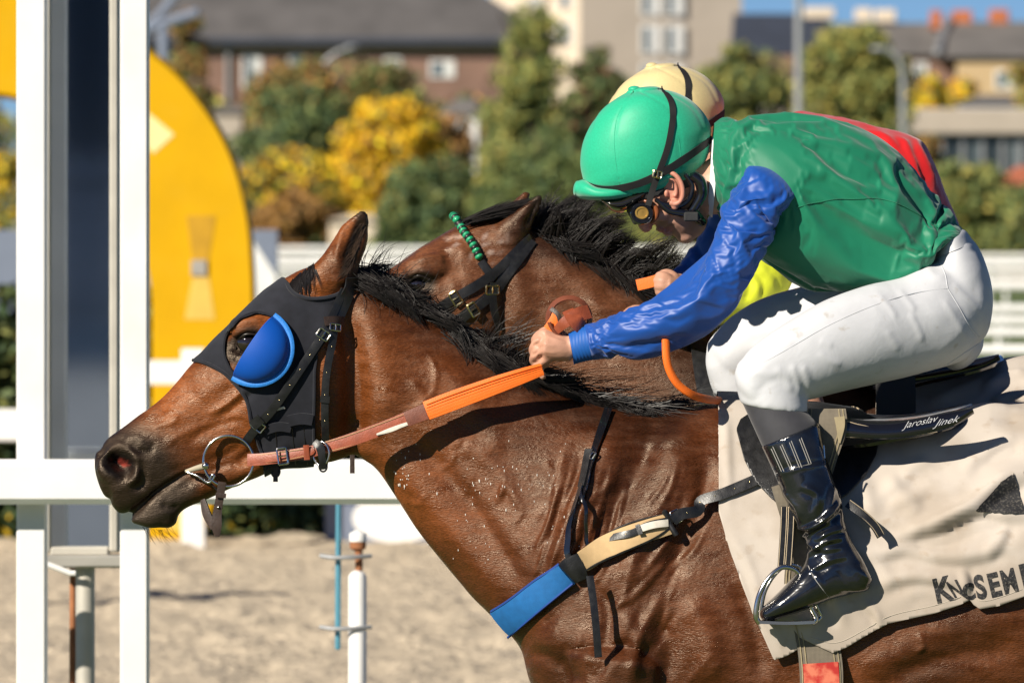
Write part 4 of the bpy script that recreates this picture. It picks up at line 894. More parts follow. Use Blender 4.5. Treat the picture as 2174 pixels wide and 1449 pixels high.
for k in range(420):                                  # hair in the ear and forelock
    t = re_.uniform(0, 1); x0 = np.interp(t, [0, 1], [772, 738]) + re_.uniform(-7, 7); y0 = np.interp(t, [0, 1], [474, 572]); l, n_ = skin1.at(x0, y0); l2, n2 = skin1.at(x0 - 12 + re_.uniform(-10, 4), y0 + 14 + re_.uniform(-4, 12))
    tuft.append(np.array([l, (l + l2) / 2 + n_ * .005, l2 + n2 * .004]))
obj('ear_hair', *strands(tuft, .0008), mat('ear_fur', (.05, .028, .016), rough=.6, var=.5), root1)
tuft = []
for k in range(120):
    x0 = re_.uniform(618, 668); y0 = np.interp(x0, [612, 640, 678], [602, 580, 552]) + re_.uniform(0, 6); L = re_.uniform(25, 70); a = 1.75 + re_.normal(0, .22); P = []
    p = np.array((x0, y0))
    for s in range(5):
        l, n_ = skin1.at(p[0], p[1]); P.append(l + n_ * .003); p = p + np.array((math.cos(a), math.sin(a))) * L / 4
    tuft.append(np.array(P))
obj('forelock', *strands(tuft, .0012), 'mane_hair', root1)
wh = []
for k in range(22):                                   # chin whiskers
    x0 = re_.uniform(300, 368); y0 = np.interp(x0, [300, 345, 368], [1117, 1124, 1112]); a = re_.uniform(.5, 1.5); p = np.array((x0, y0)); P = []
    for s in range(5): P.append(W(p[0], p[1], re_.uniform(-.01, .01) * 0)); p = p + np.array((math.cos(a), math.sin(a))) * re_.uniform(6, 13); a -= .1
    wh.append(np.array(P))
obj('whiskers', *strands(wh, .0005), 'mane_hair', root1)
tuft = []
for k in range(500):
    x0 = 2720 + re_.uniform(-10, 10); y0 = 1010 + re_.uniform(-10, 60); P = []; p = np.array((x0, y0)); a = .2 + re_.normal(0, .15)
    for s in range(8): P.append(W(p[0], p[1], re_.normal(0, .015))); p = p + np.array((math.cos(a), math.sin(a))) * 95; a += .1
    tuft.append(np.array(P))
obj('tail', *strands(tuft, .002), 'mane_hair', root1)
# ================================================================== tack of the near horse
mat('black_leather', (0.012, 0.012, 0.013), rough=0.38, spec=0.5, var=0.25, vscale=60, bump=0.15, bscale=300, bdist=.002, rough_var=.1)
mat('patent', (0.006, 0.006, 0.008), rough=0.14, spec=0.6, var=0.2, coat=0.8, coat_rough=0.06, bump2=.04, b2scale=30)
mat('hood_cloth', (0.015, 0.016, 0.022), rough=0.85, spec=0.2, var=0.25, vscale=40, weave=.5, wscale=2600, sheen=.15)
mat('blue_cup', (0.003, 0.075, 0.40), rough=0.45, spec=0.4, var=0.06, vscale=30)
mat('blue_rim', (0.02, 0.20, 0.62), rough=0.6, var=0.12, vscale=200, bump=.4, bscale=500, bdist=.002)
mat('steel', (0.62, 0.60, 0.57), rough=0.16, metal=1.0, var=0.08)
mat('brass', (0.70, 0.55, 0.28), rough=0.25, metal=1.0, var=0.1)
mat('tan_leather', (0.27, 0.060, 0.024), rough=0.45, var=0.22, vscale=60, bump=.25, bscale=260, bdist=.002)
mat('tan_dark', (0.16, 0.045, 0.022), rough=0.5, var=0.25, vscale=60, bump=.25, bscale=260, bdist=.002)
mat('thread', (0.62, 0.42, 0.20), rough=0.8, var=0.2)
mat('worn_white', (0.62, 0.58, 0.5), rough=0.9, var=0.2, vscale=80)
mat('brown_leather', (0.035, 0.020, 0.014), rough=0.5, var=0.3, vscale=60, bump=.3, bscale=200, bdist=.002)
mat('orange_rubber', (0.86, 0.16, 0.010), rough=0.55, var=0.08, vscale=40, bump=.3, bscale=400, bdist=.002)
mat('blue_web', (0.006, 0.115, 0.34), rough=0.75, var=0.12, vscale=60, weave=.8, wscale=1500)
mat('beige_web', (0.50, 0.34, 0.17), rough=0.8, var=0.10, vscale=60, weave=.6, wscale=1500)
mat('girth_web', (0.16, 0.135, 0.10), rough=0.85, var=0.15, vscale=60, weave=.9, wscale=1400)
mat('girth_edge', (0.33, 0.27, 0.16), rough=0.85, var=0.12, vscale=60)
mat('red_patch', (0.50, 0.025, 0.018), rough=0.6, var=0.25, vscale=40, col2=(0.60, 0.16, 0.09))
mat('dull_black', (0.02, 0.02, 0.021), rough=0.75, var=0.25, vscale=50, bump=.2, bscale=200, bdist=.002)

# ---- hood
hood_poly = [(411, 768), (432, 750), (470, 708), (520, 655), (560, 612), (590, 588), (606, 594), (614, 604), (618, 618), (640, 628), (672, 630), (704, 626), (728, 612), (742, 600),
             (732, 640), (716, 680), (694, 720), (674, 752), (668, 790), (667, 860), (666, 900), (668, 945), (664, 1005), (560, 1010), (556, 960), (535, 900), (527, 850), (500, 812), (470, 785), (430, 768)]
eye_hole = [(492, 700), (512, 680), (545, 668), (580, 674), (600, 700), (606, 740), (590, 790), (556, 812), (520, 808), (498, 792), (482, 765), (478, 730)]
uvb = proj(V_h1)
fh = np.minimum(sdpoly(uvb, hood_poly), -sdpoly(uvb, eye_hole))
fh = np.where(V_h1[:, 0] > 0, -50, fh)
HV, HT = clip(V_h1, T1, fh)
root_hood = empty('blinker_hood', W(560, 1000, 0), 'black mesh racing hood with blue eye cups on the near horse head', 'hood')
uvh = proj(HV); HN = vnormals(HV, HT)
off = .0035 + .0012 * pnoise(HV, 30.0)
obj('hood_fabric', *shell(HV, HT, off, .0025, HN), 'hood_cloth', root_hood)
def edge_cord(pts, r, m, parent, name='hem', skin=None, n=60, off=.006):
    P, N = (skin or skin1).path(pts, n, off); return obj(name, *tube(P, r, 6), m, parent)
edge_cord([(414, 768), (430, 768), (470, 786), (500, 813), (527, 850), (535, 900), (556, 958), (565, 990)], .0042, 'hood_cloth', root_hood, 'hem')
edge_cord([(612, 606), (620, 619), (640, 630), (672, 633), (704, 629), (728, 615)], .0048, 'hood_cloth', root_hood, 'hem')
edge_cord([(580, 674), (545, 667), (512, 679), (492, 699), (478, 730), (482, 766), (498, 793)], .0036, 'hood_cloth', root_hood, 'hem')
edge_cord([(673, 755), (668, 790), (667, 860), (666, 900), (668, 960)], .0036, 'hood_cloth', root_hood, 'hem')
P, N = skin1.path([(562, 910), (590, 900), (618, 905)], 16, .010, 20); obj('flap', *ribbon(P, N, .020, .003), 'hood_cloth', root_hood)
P, N = skin1.path([(612, 890), (640, 884), (664, 888)], 16, .012, 20); obj('flap', *ribbon(P, N, .024, .003), 'hood_cloth', root_hood)
for xx in (585, 620, 645):
    P, N = skin1.path([(xx, 905), (xx + 4, 950), (xx + 8, 980)], 14, .0062); obj('seam', *tube(P, .0014, 5), 'black_leather', root_hood)
P, N = skin1.path([(586, 867), (604, 862)], 6, .009); obj('label_tag', *ribbon(P, N, .005, .001), 'worn_white', root_hood)
# eye cup: half dome with a stitched rim
def eye_cup(sy):
    n0 = unit(np.array((-.10, -1.0, .22))); a = W(583, 673, -.098); b = W(498, 800, -.098); c0 = (a + b) / 2; ex_ = unit(b - a); R = np.linalg.norm(b - a) / 2
    nn = unit(n0 - ex_ * (n0 @ ex_)); ey = unit(np.cross(ex_, nn)); ey = ey if ey[0] > 0 else -ey
    V_, m, k = [], 40, 14
    for i in range(k + 1):
        q = i / k
        for j in range(m + 1):
            th = math.pi * j / m; rr = R * q
            h = .047 * math.sqrt(max(0, 1 - q ** 2.3)) + .001
            V_.append(c0 + ex_ * math.cos(th) * rr + ey * math.sin(th) * rr * 1.04 + nn * h)
    V_ = np.array(V_); Fq = gridfaces(k + 1, m + 1, closed=False)
    rim = np.array([c0 + ex_ * math.cos(t) * R * 1.03 + ey * math.sin(t) * R * 1.08 + nn * .004 for t in np.linspace(-.02, math.pi + .02, 50)])
    lip = np.array([c0 + ex_ * s * R + nn * (.047 * math.sqrt(max(0, 1 - abs(s) ** 2.3)) + .001) for s in np.linspace(-1, 1, 40)])
    sh = shell(V_, tris(Fq), -.002, .002)
    r_ = ribbon(rim, np.tile(nn, (50, 1)), .013, .005, bulge=.5); l_ = tube(lip, .0022, 6)
    if sy > 0: sh, r_, l_ = mirror_y(*sh), mirror_y(*r_), mirror_y(*l_)
    e = obj('eye_cup', *sh, 'blue_cup', root_hood); obj('cup_rim', *r_, 'blue_rim', e); obj('cup_lip', *l_, 'blue_cup', e)
eye_cup(-1); eye_cup(1)

# ---- bridle: cheek strap, throat lash, bit and ring
root_br = empty('bridle', W(600, 1010, 0), 'black leather bridle with a steel ring bit on the hooded horse', 'bridle')
hoodskin = Skin(*join((V_h1, F_h1), (HV + HN * .0065, HT)))
def strap(pts, w, m, parent, name='strap', skin=None, n=40, off=.003, t=.0035, holes=0, hm='brass', cols=2):
    P, N = (skin or hoodskin).path(pts, n, off); o_ = obj(name, *ribbon(P, N, w, t, bulge=.15, cols=cols), m, parent)
    for h in range(holes):
        i = int((h + 1) / (holes + 1) * (n - 1)); obj('hole', *ellipsoid(P[i] + N[i] * (t + .0002), (.0016, .0012, .0016), n=8, m=6), hm, o_)
    return P, N, o_
def buckle(P, N, d, w, h, m, parent, r=.0018, name='buckle'):
    d = unit(d - N * (d @ N)); s = np.cross(N, d); c_ = P + N * .006
    pts = [c_ + d * a * h / 2 + s * b * w / 2 for a, b in ((-1, -1), (-1, 1), (1, 1), (1, -1), (-1, -1))]
    Q = [];
    for a, b in zip(pts[:-1], pts[1:]): Q += [a + (b - a) * k for k in np.linspace(.06, .94, 5)]
    Q.append(Q[0]); o_ = obj(name, *tube(np.array(Q), r, 6), m, parent)
    obj('prong', *tube(np.array([c_ - d * h * .5, c_ + N * .002, c_ + d * h * .55]), r * .7, 5), m, o_); return o_
P, N, _ = strap([(745, 588), (738, 618), (722, 655), (706, 690)], .030, 'black_leather', root_br, 'crown_strap', n=24)
strap([(728, 612), (705, 668), (680, 715)], .016, 'black_leather', root_br, 'crown_strap', n=24, off=.0045)
P, N, cs = strap([(700, 690), (672, 732), (640, 778), (605, 830), (575, 872), (545, 905), (518, 940)], .0185, 'black_leather', root_br, 'cheek_strap', n=50, off=.006, holes=7)
buckle(P[4], N[4], P[6] - P[2], .026, .018, 'steel', root_br); buckle(P[41], N[41], P[43] - P[39], .026, .018, 'steel', root_br)
P, N = hoodskin.path([(688, 686), (720, 682)], 8, .012); obj('keeper', *ribbon(P, N, .020, .004), 'brown_leather', root_br)
P, N = hoodskin.path([(538, 900), (556, 884)], 8, .012); obj('keeper', *ribbon(P, N, .022, .003), 'black_leather', root_br)
P, N, ts = strap([(706, 690), (700, 740), (692, 800), (690, 850), (690, 905), (690, 945), (686, 990)], .016, 'black_leather', root_br, 'throat_lash', n=40, off=.010, holes=5)
buckle(P[1], N[1], P[3] - P[0], .024, .014, 'steel', root_br)
P, N = hoodskin.path([(691, 838), (690, 852)], 6, .014); obj('keeper', *ribbon(P, N, .020, .003), 'black_leather', root_br)
rc = W(485, 978, -.075); ringn = np.array((-.12, -1, .05))
obj('bit_ring', *ring(rc, ringn, .0535, .0031, 56, 10), 'steel', root_br)
obj('bit_joint', *ellipsoid(W(437, 988, -.076), (.0085, .0085, .0085)), 'steel', root_br)
obj('bit_bar', *tube(WP([(437, 988, -.074), (418, 993, -.060), (395, 1000, -.045)]), [.007, .006, .004], 10, sub=12), mat('bit_rubber', (.42, .37, .27), rough=.6, var=.2), root_br)
P = WP([(398, 1002, -.052), (420, 1010, -.062), (442, 1024, -.070), (455, 1012, -.074), (452, 1006, -.074), (444, 1018, -.072)])
obj('curb_hook', *tube(P, .0028, 8, sub=30), 'steel', root_br)
obj('curb_hook', *tube(WP([(400, 1004, -.05), (425, 1012, -.06), (446, 1024, -.066), (470, 1050, -.06)]), .002, 6, sub=20), 'black_leather', root_br)
Pst = WP([(472, 1022, -.078), (468, 1050, -.074), (462, 1085, -.07), (460, 1115, -.07), (462, 1138, -.068)]); nn = unit(np.array((-.1, -1, 0)))
st_ = obj('hanging_strap', *ribbon(Pst, nn, np.array([.017, .017, .018, .022, .010]), .004, sub=24), 'brown_leather', root_br)
obj('hanging_strap', *ribbon(WP([(432, 1060, -.04), (440, 1090, -.05), (455, 1120, -.062)]), unit(np.array((-.6, -1, 0))), np.array([.012, .02, .016]), .004, sub=16), 'brown_leather', root_br)
obj('stud', *ellipsoid(W(463, 1076, -.077), (.003, .003, .003), n=10, m=8), 'steel', st_)
obj('keeper', *ribbon(WP([(458, 1050, -.081), (480, 1052, -.081)]), nn, .010, .003), 'brown_leather', root_br)
obj('rein_slot', *ring(W(585, 1000, -.03), (0, -1, 0), .008, .003, 20, 6, squash=1.4), 'black_leather', root_br)
for (x, y) in ((585, 1008), (748, 990)): obj('dangling_end', *ribbon(WP([(x, y - 25, -.03), (x, y + 14, -.03)]), (0, -1, 0), .010, .004), 'brown_leather', root_br)

# ---- rein: tan leather, worn join, orange grip, hanging ends
root_rn = empty('rein', W(850, 960, -.1), 'tan and orange rein from bit ring to the green-capped rider\'s bare hand', 'rein')
def free_strap(pts, w, t, m, parent, name, n=40, nrm=(-.05, -1, .12), bulge=.1, cols=4):
    P = WP([p[:3] for p in pts]); wv = np.array([p[3] if len(p) > 3 else w for p in pts]); o_ = obj(name, *ribbon(P, unit(np.array(nrm)), wv, t, sub=n, bulge=bulge, cols=cols), m, parent); return P
RY = [-.082, -.105, -.125, -.140, -.145, -.150, -.150, -.140]
leath = [(527, 976, -.080, .026), (560, 974, -.094, .025), (620, 966, -.108, .025), (665, 957, -.118, .024), (740, 935, -.132, .027), (820, 906, -.142, .028), (905, 872, -.150, .031)]
free_strap(leath, .026, .004, 'tan_leather', root_rn, 'leather_rein', 60)
free_strap([(532, 974, -.084, .020), (600, 968, -.109, .020), (655, 959, -.121, .018), (668, 955, -.123, .008)], .02, .004, 'tan_leather', root_rn, 'billet', 30, nrm=(-.05, -1, .14))
for dy in (-9, 9):
    P = WP([(535, 976 + dy, -.088), (600, 968 + dy, -.1135), (650, 959 + dy * .8, -.1255)]); obj('stitching', *tube(P, .0006, 4, sub=20), 'thread', root_rn)
    P = WP([(690, 949 + dy * 1.2, -.129), (740, 935 + dy * 1.25, -.1365), (820, 906 + dy * 1.3, -.1465), (858, 891 + dy * 1.35, -.1515)]); obj('stitching', *tube(P, .0006, 4, sub=30), 'thread', root_rn)
bc = W(600, 968, -.114); buckle(bc, unit(np.array((-.05, -1, .1))), np.array((1, 0, .15)), .034, .020, 'steel', root_rn, .0022)
obj('keeper', *ribbon(WP([(650, 944, -.124), (652, 975, -.122)]), unit(np.array((-.05, -1, .1))), .012, .006), 'tan_leather', root_rn)
free_strap([(862, 890, -.152, .031), (905, 873, -.155, .034)], .033, .005, 'tan_dark', root_rn, 'rein_join', 10)
free_strap([(800, 922, -.1455, .004), (830, 912, -.149, .009), (862, 900, -.152, .007), (905, 888, -.1545, .005)], .006, .003, 'worn_white', root_rn, 'frayed_edge', 24)
grip = [(905, 872, -.151, .040), (960, 851, -.154, .041), (1040, 822, -.154, .038), (1100, 801, -.150, .033), (1150, 784, -.140, .026)]
free_strap(grip, .036, .007, 'orange_rubber', root_rn, 'orange_grip', 50, bulge=.25)
for k in range(5):
    P = WP([(g[0] + 1, g[1] + (k - 2) * g[3] * 1000 * .17, g[2] - .0085) for g in grip]); obj('rib', *tube(P, .0011, 5, sub=40), 'orange_rubber', root_rn)
obj('martingale_ring', *ring(W(682, 962, -.128), (-.5, -1, 0), .019, .0026, 30, 8, squash=1.3), 'steel', root_rn)
free_strap([(668, 938, -.130, .014), (680, 950, -.136, .018), (684, 975, -.134, .014), (686, 992, -.128, .014)], .014, .004, 'black_leather', root_rn, 'rein_stop', 16)
obj('rein_stop_loop', *ring(W(686, 990, -.13), (0, -1, 0), .008, .002, 20, 6, squash=1.3), 'black_leather', root_rn)
# loop of slack above the fist and the orange bight below
th = np.radians(np.linspace(-200, 170, 40)); cx, cy = 1208, 676
P = np.array([W(cx + 43 * math.cos(t), cy + 43 * math.sin(t), -.10 - .016 * math.sin(t * .5)) for t in th]); Nr = np.array([unit(np.array((math.cos(t), -.65, -math.sin(t)))) for t in th])
obj('slack_loop', *ribbon(P, Nr, .017, .003), 'tan_dark', root_rn)
free_strap([(1178, 705, -.115, .014), (1200, 684, -.130, .024), (1228, 668, -.125, .030), (1250, 662, -.11, .03)], .026, .004, 'tan_leather', root_rn, 'slack_fold', 20, nrm=(.2, -1, .3))
free_strap([(1205, 660, -.12, .026), (1222, 682, -.135, .032), (1240, 702, -.12, .028)], .026, .004, 'tan_leather', root_rn, 'slack_fold', 20, nrm=(.4, -1, .2))
free_strap([(1170, 655, -.108, .010), (1186, 670, -.115, .010), (1192, 700, -.112, .012)], .01, .003, 'brown_leather', root_rn, 'slack_fold', 16)
free_strap([(1164, 700, -.112, .022), (1176, 680, -.112, .02), (1180, 664, -.108, .014)], .02, .004, 'orange_rubber', root_rn, 'orange_end', 12)
bight = [(1412, 720, -.215), (1414, 760, -.22), (1422, 790, -.22), (1440, 818, -.215), (1468, 838, -.20), (1500, 848, -.15), (1530, 851, -.05)]
obj('orange_bight', *ribbon(WP(bight), np.array([unit(np.array((.4, -1, .3)))] * len(bight)), .016, .006, sub=40, bulge=.4), 'orange_rubber', root_rn)
obj('far_grip', *ribbon(WP([(1352, 606, .10), (1378, 600, .10), (1405, 592, .10)]), unit(np.array((0, -1, .2))), .024, .006, sub=16), 'orange_rubber', root_rn)

# ---- breastplate
root_bp = empty('breastplate', W(1200, 1340, -.2), 'blue and beige breast girth with black straps across the near horse chest', 'breastplate')
bw, bn_ = skin1.path([(1070, 1316), (1110, 1290), (1160, 1252), (1205, 1215)], 30, .008, 30)
obj('blue_band', *ribbon(bw, bn_, np.interp(np.linspace(0, 1, 30), [0, 1], [.062, .052]), .008, bulge=.25, cols=6), 'blue_web', root_bp)
far = mirror_y(*ribbon(bw, bn_, .056, .008)); obj('blue_band', *far, 'blue_web', root_bp)
for e in (-1, 1):
    P, N = skin1.path([(1062 + 18 * e + 8, 1316 + e * 27), (1110 + 16 * e, 1290 + e * 25), (1160 + 15 * e, 1252 + e * 23), (1205 + 14 * e, 1215 + e * 21)], 30, .014, 30); obj('binding', *tube(P, .0028, 6), mat('blue_bind', (.008, .05, .25), rough=.7) if e < 0 else 'blue_bind', root_bp)
P, N = skin1.path([(1204, 1212), (1222, 1203), (1238, 1196)], 10, .010); obj('keeper_block', *ribbon(P, N, .056, .008, bulge=.3), 'black_leather', root_bp)
bb, bbn = skin1.path([(1232, 1190), (1290, 1163), (1350, 1136), (1420, 1110)], 34, .012, 60)
obj('beige_band', *ribbon(bb, bbn, np.interp(np.linspace(0, 1, 34), [0, .3, 1], [.044, .050, .044]), .007, bulge=.15, cols=6), 'beige_web', root_bp)
for e in (-1, 1):
    P, N = skin1.path([(1232 + 8 * e, 1190 + 20 * e), (1290 + 9 * e, 1163 + 23 * e), (1350 + 8 * e, 1136 + 22 * e), (1420 + 6 * e, 1110 + 20 * e)], 34, .016, 60); obj('binding', *tube(P, .0028, 6), 'black_leather', root_bp)
P, N = skin1.path([(1408, 1086), (1418, 1108), (1428, 1134)], 10, .015); obj('end_roll', *tube(P, .007, 8), 'black_leather', root_bp)
P, N, _ = strap([(1272, 1160), (1330, 1139), (1390, 1112), (1432, 1098)], .015, 'black_leather', root_bp, 'billet', skin1, 30, .018, holes=4)
P2, N2 = skin1.path([(1364, 1126), (1385, 1117), (1408, 1108)], 10, .0225); obj('bright_patch', *ribbon(P2, N2, .015, .002), 'worn_white', root_bp)
P2, N2 = skin1.path([(1358, 1128), (1366, 1126)], 5, .024); obj('keeper', *ribbon(P2, N2, .022, .003), 'black_leather', root_bp)
buckle(P[-1], N[-1], P[-1] - P[-3], .026, .018, 'steel', root_bp)
strap([(1420, 1104), (1470, 1084), (1530, 1060), (1605, 1030), (1630, 1018)], .024, 'black_leather', root_bp, 'girth_strap', skin1, 40, .029, t=.003, holes=5)
P2, N2 = skin1.path([(1462, 1078), (1470, 1094)], 5, .022); obj('keeper', *ribbon(P2, N2, .014, .003), 'black_leather', root_bp)
strap([(1290, 872), (1276, 920), (1262, 975), (1248, 1030), (1238, 1065)], .0165, 'patent', root_bp, 'neck_strap', skin1, 34, .006)
buckle(*[a[17] for a in skin1.path([(1290, 872), (1276, 920), (1262, 975), (1248, 1030), (1238, 1065)], 34, .006)], np.array((-.3, 0, -1.)), .022, .016, 'steel', root_bp)
P2, N2 = skin1.path([(1256, 960), (1250, 1000), (1243, 1036)], 14, .011); obj('strap_double', *ribbon(P2, N2, .019, .004), 'black_leather', root_bp)
strap([(1246, 1030), (1232, 1075), (1214, 1130), (1208, 1180), (1218, 1220)], .013, 'patent', root_bp, 'neck_strap', skin1, 30, .012)
strap([(1244, 1035), (1238, 1080), (1236, 1120), (1245, 1165)], .008, 'patent', root_bp, 'neck_strap', skin1, 24, .012)
P = WP([(1252, 1222, -.262), (1260, 1280, -.275), (1266, 1340, -.278), (1270, 1394, -.276)]); obj('loose_end', *ribbon(P, unit(np.array((.1, -1, .1))), .0155, .004, sub=30), 'black_leather', root_bp)
# ================================================================== saddle cloth, saddle, girth, stirrup
mat('cloth_beige', (0.49, 0.435, 0.38), rough=0.85, spec=0.2, var=0.05, vscale=5.5, weave=.15, wscale=2600, dirt=(0.30, 0.22, 0.15), dirt_amt=.35, dscale=30, dsharp=(.6, .72), col2=(0.375, 0.32, 0.265))
mat('cloth_print', (0.010, 0.010, 0.012), rough=0.8, var=0.3, vscale=120, dirt=(0.3, 0.27, 0.22), dirt_amt=.3, dscale=220)
mat('hem_thread', (0.52, 0.46, 0.38), rough=.9)
mat('white_print', (0.6, 0.6, 0.62), rough=.6)
mat('saddle_edge', (0.45, 0.36, 0.24), rough=.7)
def saddle_set(dx, dz, dy, rootname_suffix, labels, writing=True):
    pass
bodyS = loft(body1, 480, 360, 0.1, .4)
BV, BF = bodyS; BT = tris(BF); uvs = proj(BV); near = BV[:, 1] < 0.12
cloth_poly = [(1524, 838), (1526, 960), (1527, 1092), (1545, 1150), (1570, 1225), (1604, 1310), (1645, 1397), (1672, 1388), (1697, 1374), (1690, 1345), (1700, 1350), (1770, 1382), (1800, 1370), (1830, 1352), (1860, 1335), (1885, 1322),
              (1930, 1312), (1985, 1300), (2040, 1282), (2058, 1272), (2066, 1282), (2080, 1291), (2120, 1284), (2174, 1264), (2300, 1225), (2420, 1180), (2440, 820), (2100, 780), (1700, 800)]
Scl = [([(1930, 1135), (1990, 1120), (2060, 1080), (2130, 1020), (2190, 1000)], 26, 16, 'fold'), ([(1880, 1150), (1950, 1128), (2040, 1092), (2110, 1088), (2200, 1095)], 20, 15, 'fold'),
       ([(1790, 1090), (1850, 1130), (1930, 1140), (2010, 1128)], 20, -5), ([(1830, 1180), (1920, 1165), (2000, 1180), (2080, 1176), (2160, 1150)], 18, 9, 'fold'), ([(1850, 1250), (1930, 1225), (2010, 1232), (2060, 1250)], 15, 10, 'fold'),
       ([(1900, 950), (1980, 930), (2060, 900), (2150, 880)], 40, 9), ([(1960, 1010), (2040, 970), (2110, 950), (2180, 960)], 30, -5), ([(1880, 1010), (1920, 1060), (1960, 1090)], 24, 6), ([(2040, 1000), (2090, 960), (2160, 930)], 18, 7, 'fold'),
       ([(1540, 880), (1545, 980), (1550, 1080)], 12, 5), ([(1550, 1090), (1585, 1110), (1625, 1150)], 7, 3.5, 'fold'), ([(1540, 1120), (1590, 1200), (1620, 1290), (1650, 1380)], 14, 6, 'fold'), ([(1600, 1280), (1640, 1330), (1665, 1380)], 12, 6, 'fold'),
       ([(1700, 1220), (1760, 1250), (1800, 1330)], 20, 7, 'fold'), ([(1830, 1280), (1860, 1300), (1870, 1330)], 12, 7, 'fold'), ([(1920, 1265), (1970, 1255), (2010, 1270)], 10, 5, 'fold'), ([(2046, 1270), (2052, 1240), (2040, 1215)], 12, 9, 'fold'),
       ([(2090, 1180), (2120, 1150), (2140, 1110)], 14, 6, 'fold'), ([(1780, 1150), (1850, 1180), (1900, 1240)], 24, 5, 'fold'), ([(2000, 900), (2080, 880), (2174, 870)], 16, 6, 'fold'), ([(1800, 1000), (1840, 1050), (1850, 1110)], 26, 6)]
fc = np.where(near, sdpoly(uvs, cloth_poly), -60.0); CV, CT = clip(BV, BT, fc); CN = vnormals(CV, CT)
rc_ = np.random.default_rng(11)
for k in range(9):
    x0, y0 = rc_.uniform(1820, 2120), rc_.uniform(930, 1200); l = rc_.uniform(60, 130); a = rc_.uniform(-.7, .2)
    Scl.append(([(x0, y0), (x0 + l * .5, y0 + l * .5 * math.sin(a) + rc_.uniform(-10, 10)), (x0 + l, y0 + l * math.sin(a))], rc_.uniform(9, 15), rc_.uniform(2.5, 5), 'fold'))
CV = CV + CN * .019; CVb, CNb = CV.copy(), CN.copy()
CV = sculpt(CV, CT, [(q[0], q[1], q[2] * (1.5 if q[0][0][0] > 1770 else 1.1), *q[3:]) for q in Scl], norm=CN); _d = np.einsum('ij,ij->i', CV - CVb, CNb); _e = np.concatenate([CT[:, [0, 1]], CT[:, [1, 2]], CT[:, [2, 0]]]); _k = np.bincount(_e[:, 0], minlength=len(CV)) + np.bincount(_e[:, 1], minlength=len(CV))
for _ in range(3): _d = .4 * _d + .6 * (np.bincount(_e[:, 0], _d[_e[:, 1]], len(CV)) + np.bincount(_e[:, 1], _d[_e[:, 0]], len(CV))) / np.maximum(_k, 1)
CV = CVb + CNb * np.maximum(_d, -.007)[:, None]; CN = vnormals(CV, CT); CV = crumple(CV, CN, 4.5, .0035, 2.0, .5, (.9, 0, .25), 2.0); CN = vnormals(CV, CT); CV = wobble(CV, CN, 26, .0007, 7.0)
CN = vnormals(CV, CT)
cshell = shell(CV, CT, 0.0, .002, CN)
root_cl = empty('saddle_cloth', W(1850, 1300, -.25), 'beige number cloth with black lettering under the near rider\'s saddle', 'saddle cloth', 'saddle cloths')
obj('cloth', *cshell, 'cloth_beige', root_cl)
skinC = Skin(CV + CN * .002, CT)
P, N = skinC.path([(1720, 1352), (1775, 1364), (1835, 1336), (1890, 1306), (1985, 1284), (2040, 1266)], 70, .0006); obj('hem_stitching', *tube(P, .0006, 4), 'hem_thread', root_cl)
P, N = skinC.path([(2068, 1268), (2084, 1276), (2120, 1268), (2170, 1250)], 30, .0006); obj('hem_stitching', *tube(P, .0006, 4), 'hem_thread', root_cl)
def text_mesh(s, bold=0.0, shear=0.0, spacing=1.0):
    cu = bpy.data.curves.new('t', 'FONT'); cu.body = s; cu.size = 1.0; cu.offset = bold; cu.shear = shear; cu.space_character = spacing; cu.resolution_u = 4
    o_ = bpy.data.objects.new('t', cu); COL.objects.link(o_); bpy.context.view_layer.update()
    me = o_.to_mesh(); Vt = np.array([v.co[:] for v in me.vertices]); Ft = [list(p.vertices) for p in me.polygons]
    o_.to_mesh_clear(); bpy.data.objects.remove(o_); bpy.data.curves.remove(cu); return Vt, Ft
def subdiv(Vt, Ft, mx):                                         # split long edges so flat print can follow cloth
    T_ = tris(Ft).tolist(); Vt = [tuple(v) for v in Vt]
    for _ in range(6):
        nT = []; cache = {}; any_ = False
        def mid(a, b):
            k = (min(a, b), max(a, b))
            if k not in cache: cache[k] = len(Vt); Vt.append(tuple((np.array(Vt[a]) + np.array(Vt[b])) / 2))
            return cache[k]
        for a, b, c_ in T_:
            L = [np.linalg.norm(np.array(Vt[i]) - np.array(Vt[j])) for i, j in ((a, b), (b, c_), (c_, a))]
            if max(L) > mx:
                any_ = True; k = int(np.argmax(L)); tr = [(a, b, c_), (b, c_, a), (c_, a, b)][k]; m_ = mid(tr[0], tr[1]); nT += [(tr[0], m_, tr[2]), (m_, tr[1], tr[2])]
            else: nT.append((a, b, c_))
        T_ = nT
        if not any_: break
    return np.array(Vt), np.array(T_)
def print_on(skin, s, org, ex_, ey_, size, parent, m, name, bold=0.02, shear=0, off=.0012, wx=1.0, maxe=.12, spacing=1.0):
    Vt, Ft = text_mesh(s, bold, shear, spacing); Vt, Tt = subdiv(Vt, Ft, maxe); ex_, ey_ = np.array(ex_, float), np.array(ey_, float); out_ = []
    for v in Vt:
        q = np.array(org) + ex_ * v[0] * size * wx + ey_ * v[1] * size; l, n_ = skin.at(q[0], q[1]); out_.append(l + n_ * off)
    return obj(name, np.array(out_), Tt, m, parent, smooth=False)
def dirn(a): return (math.cos(a), -math.sin(a)), (-math.sin(a), -math.cos(a))
e1, e2 = dirn(math.radians(13)); print_on(skinC, 'K', (1988, 1279), e1, e2, 72, root_cl, 'cloth_print', 'letter', .035, wx=.78)
e1, e2 = dirn(math.radians(13)); print_on(skinC, 'N', (2026, 1270), e1, (-.50, -.87), 56, root_cl, 'cloth_print', 'letter', .03, wx=.62)
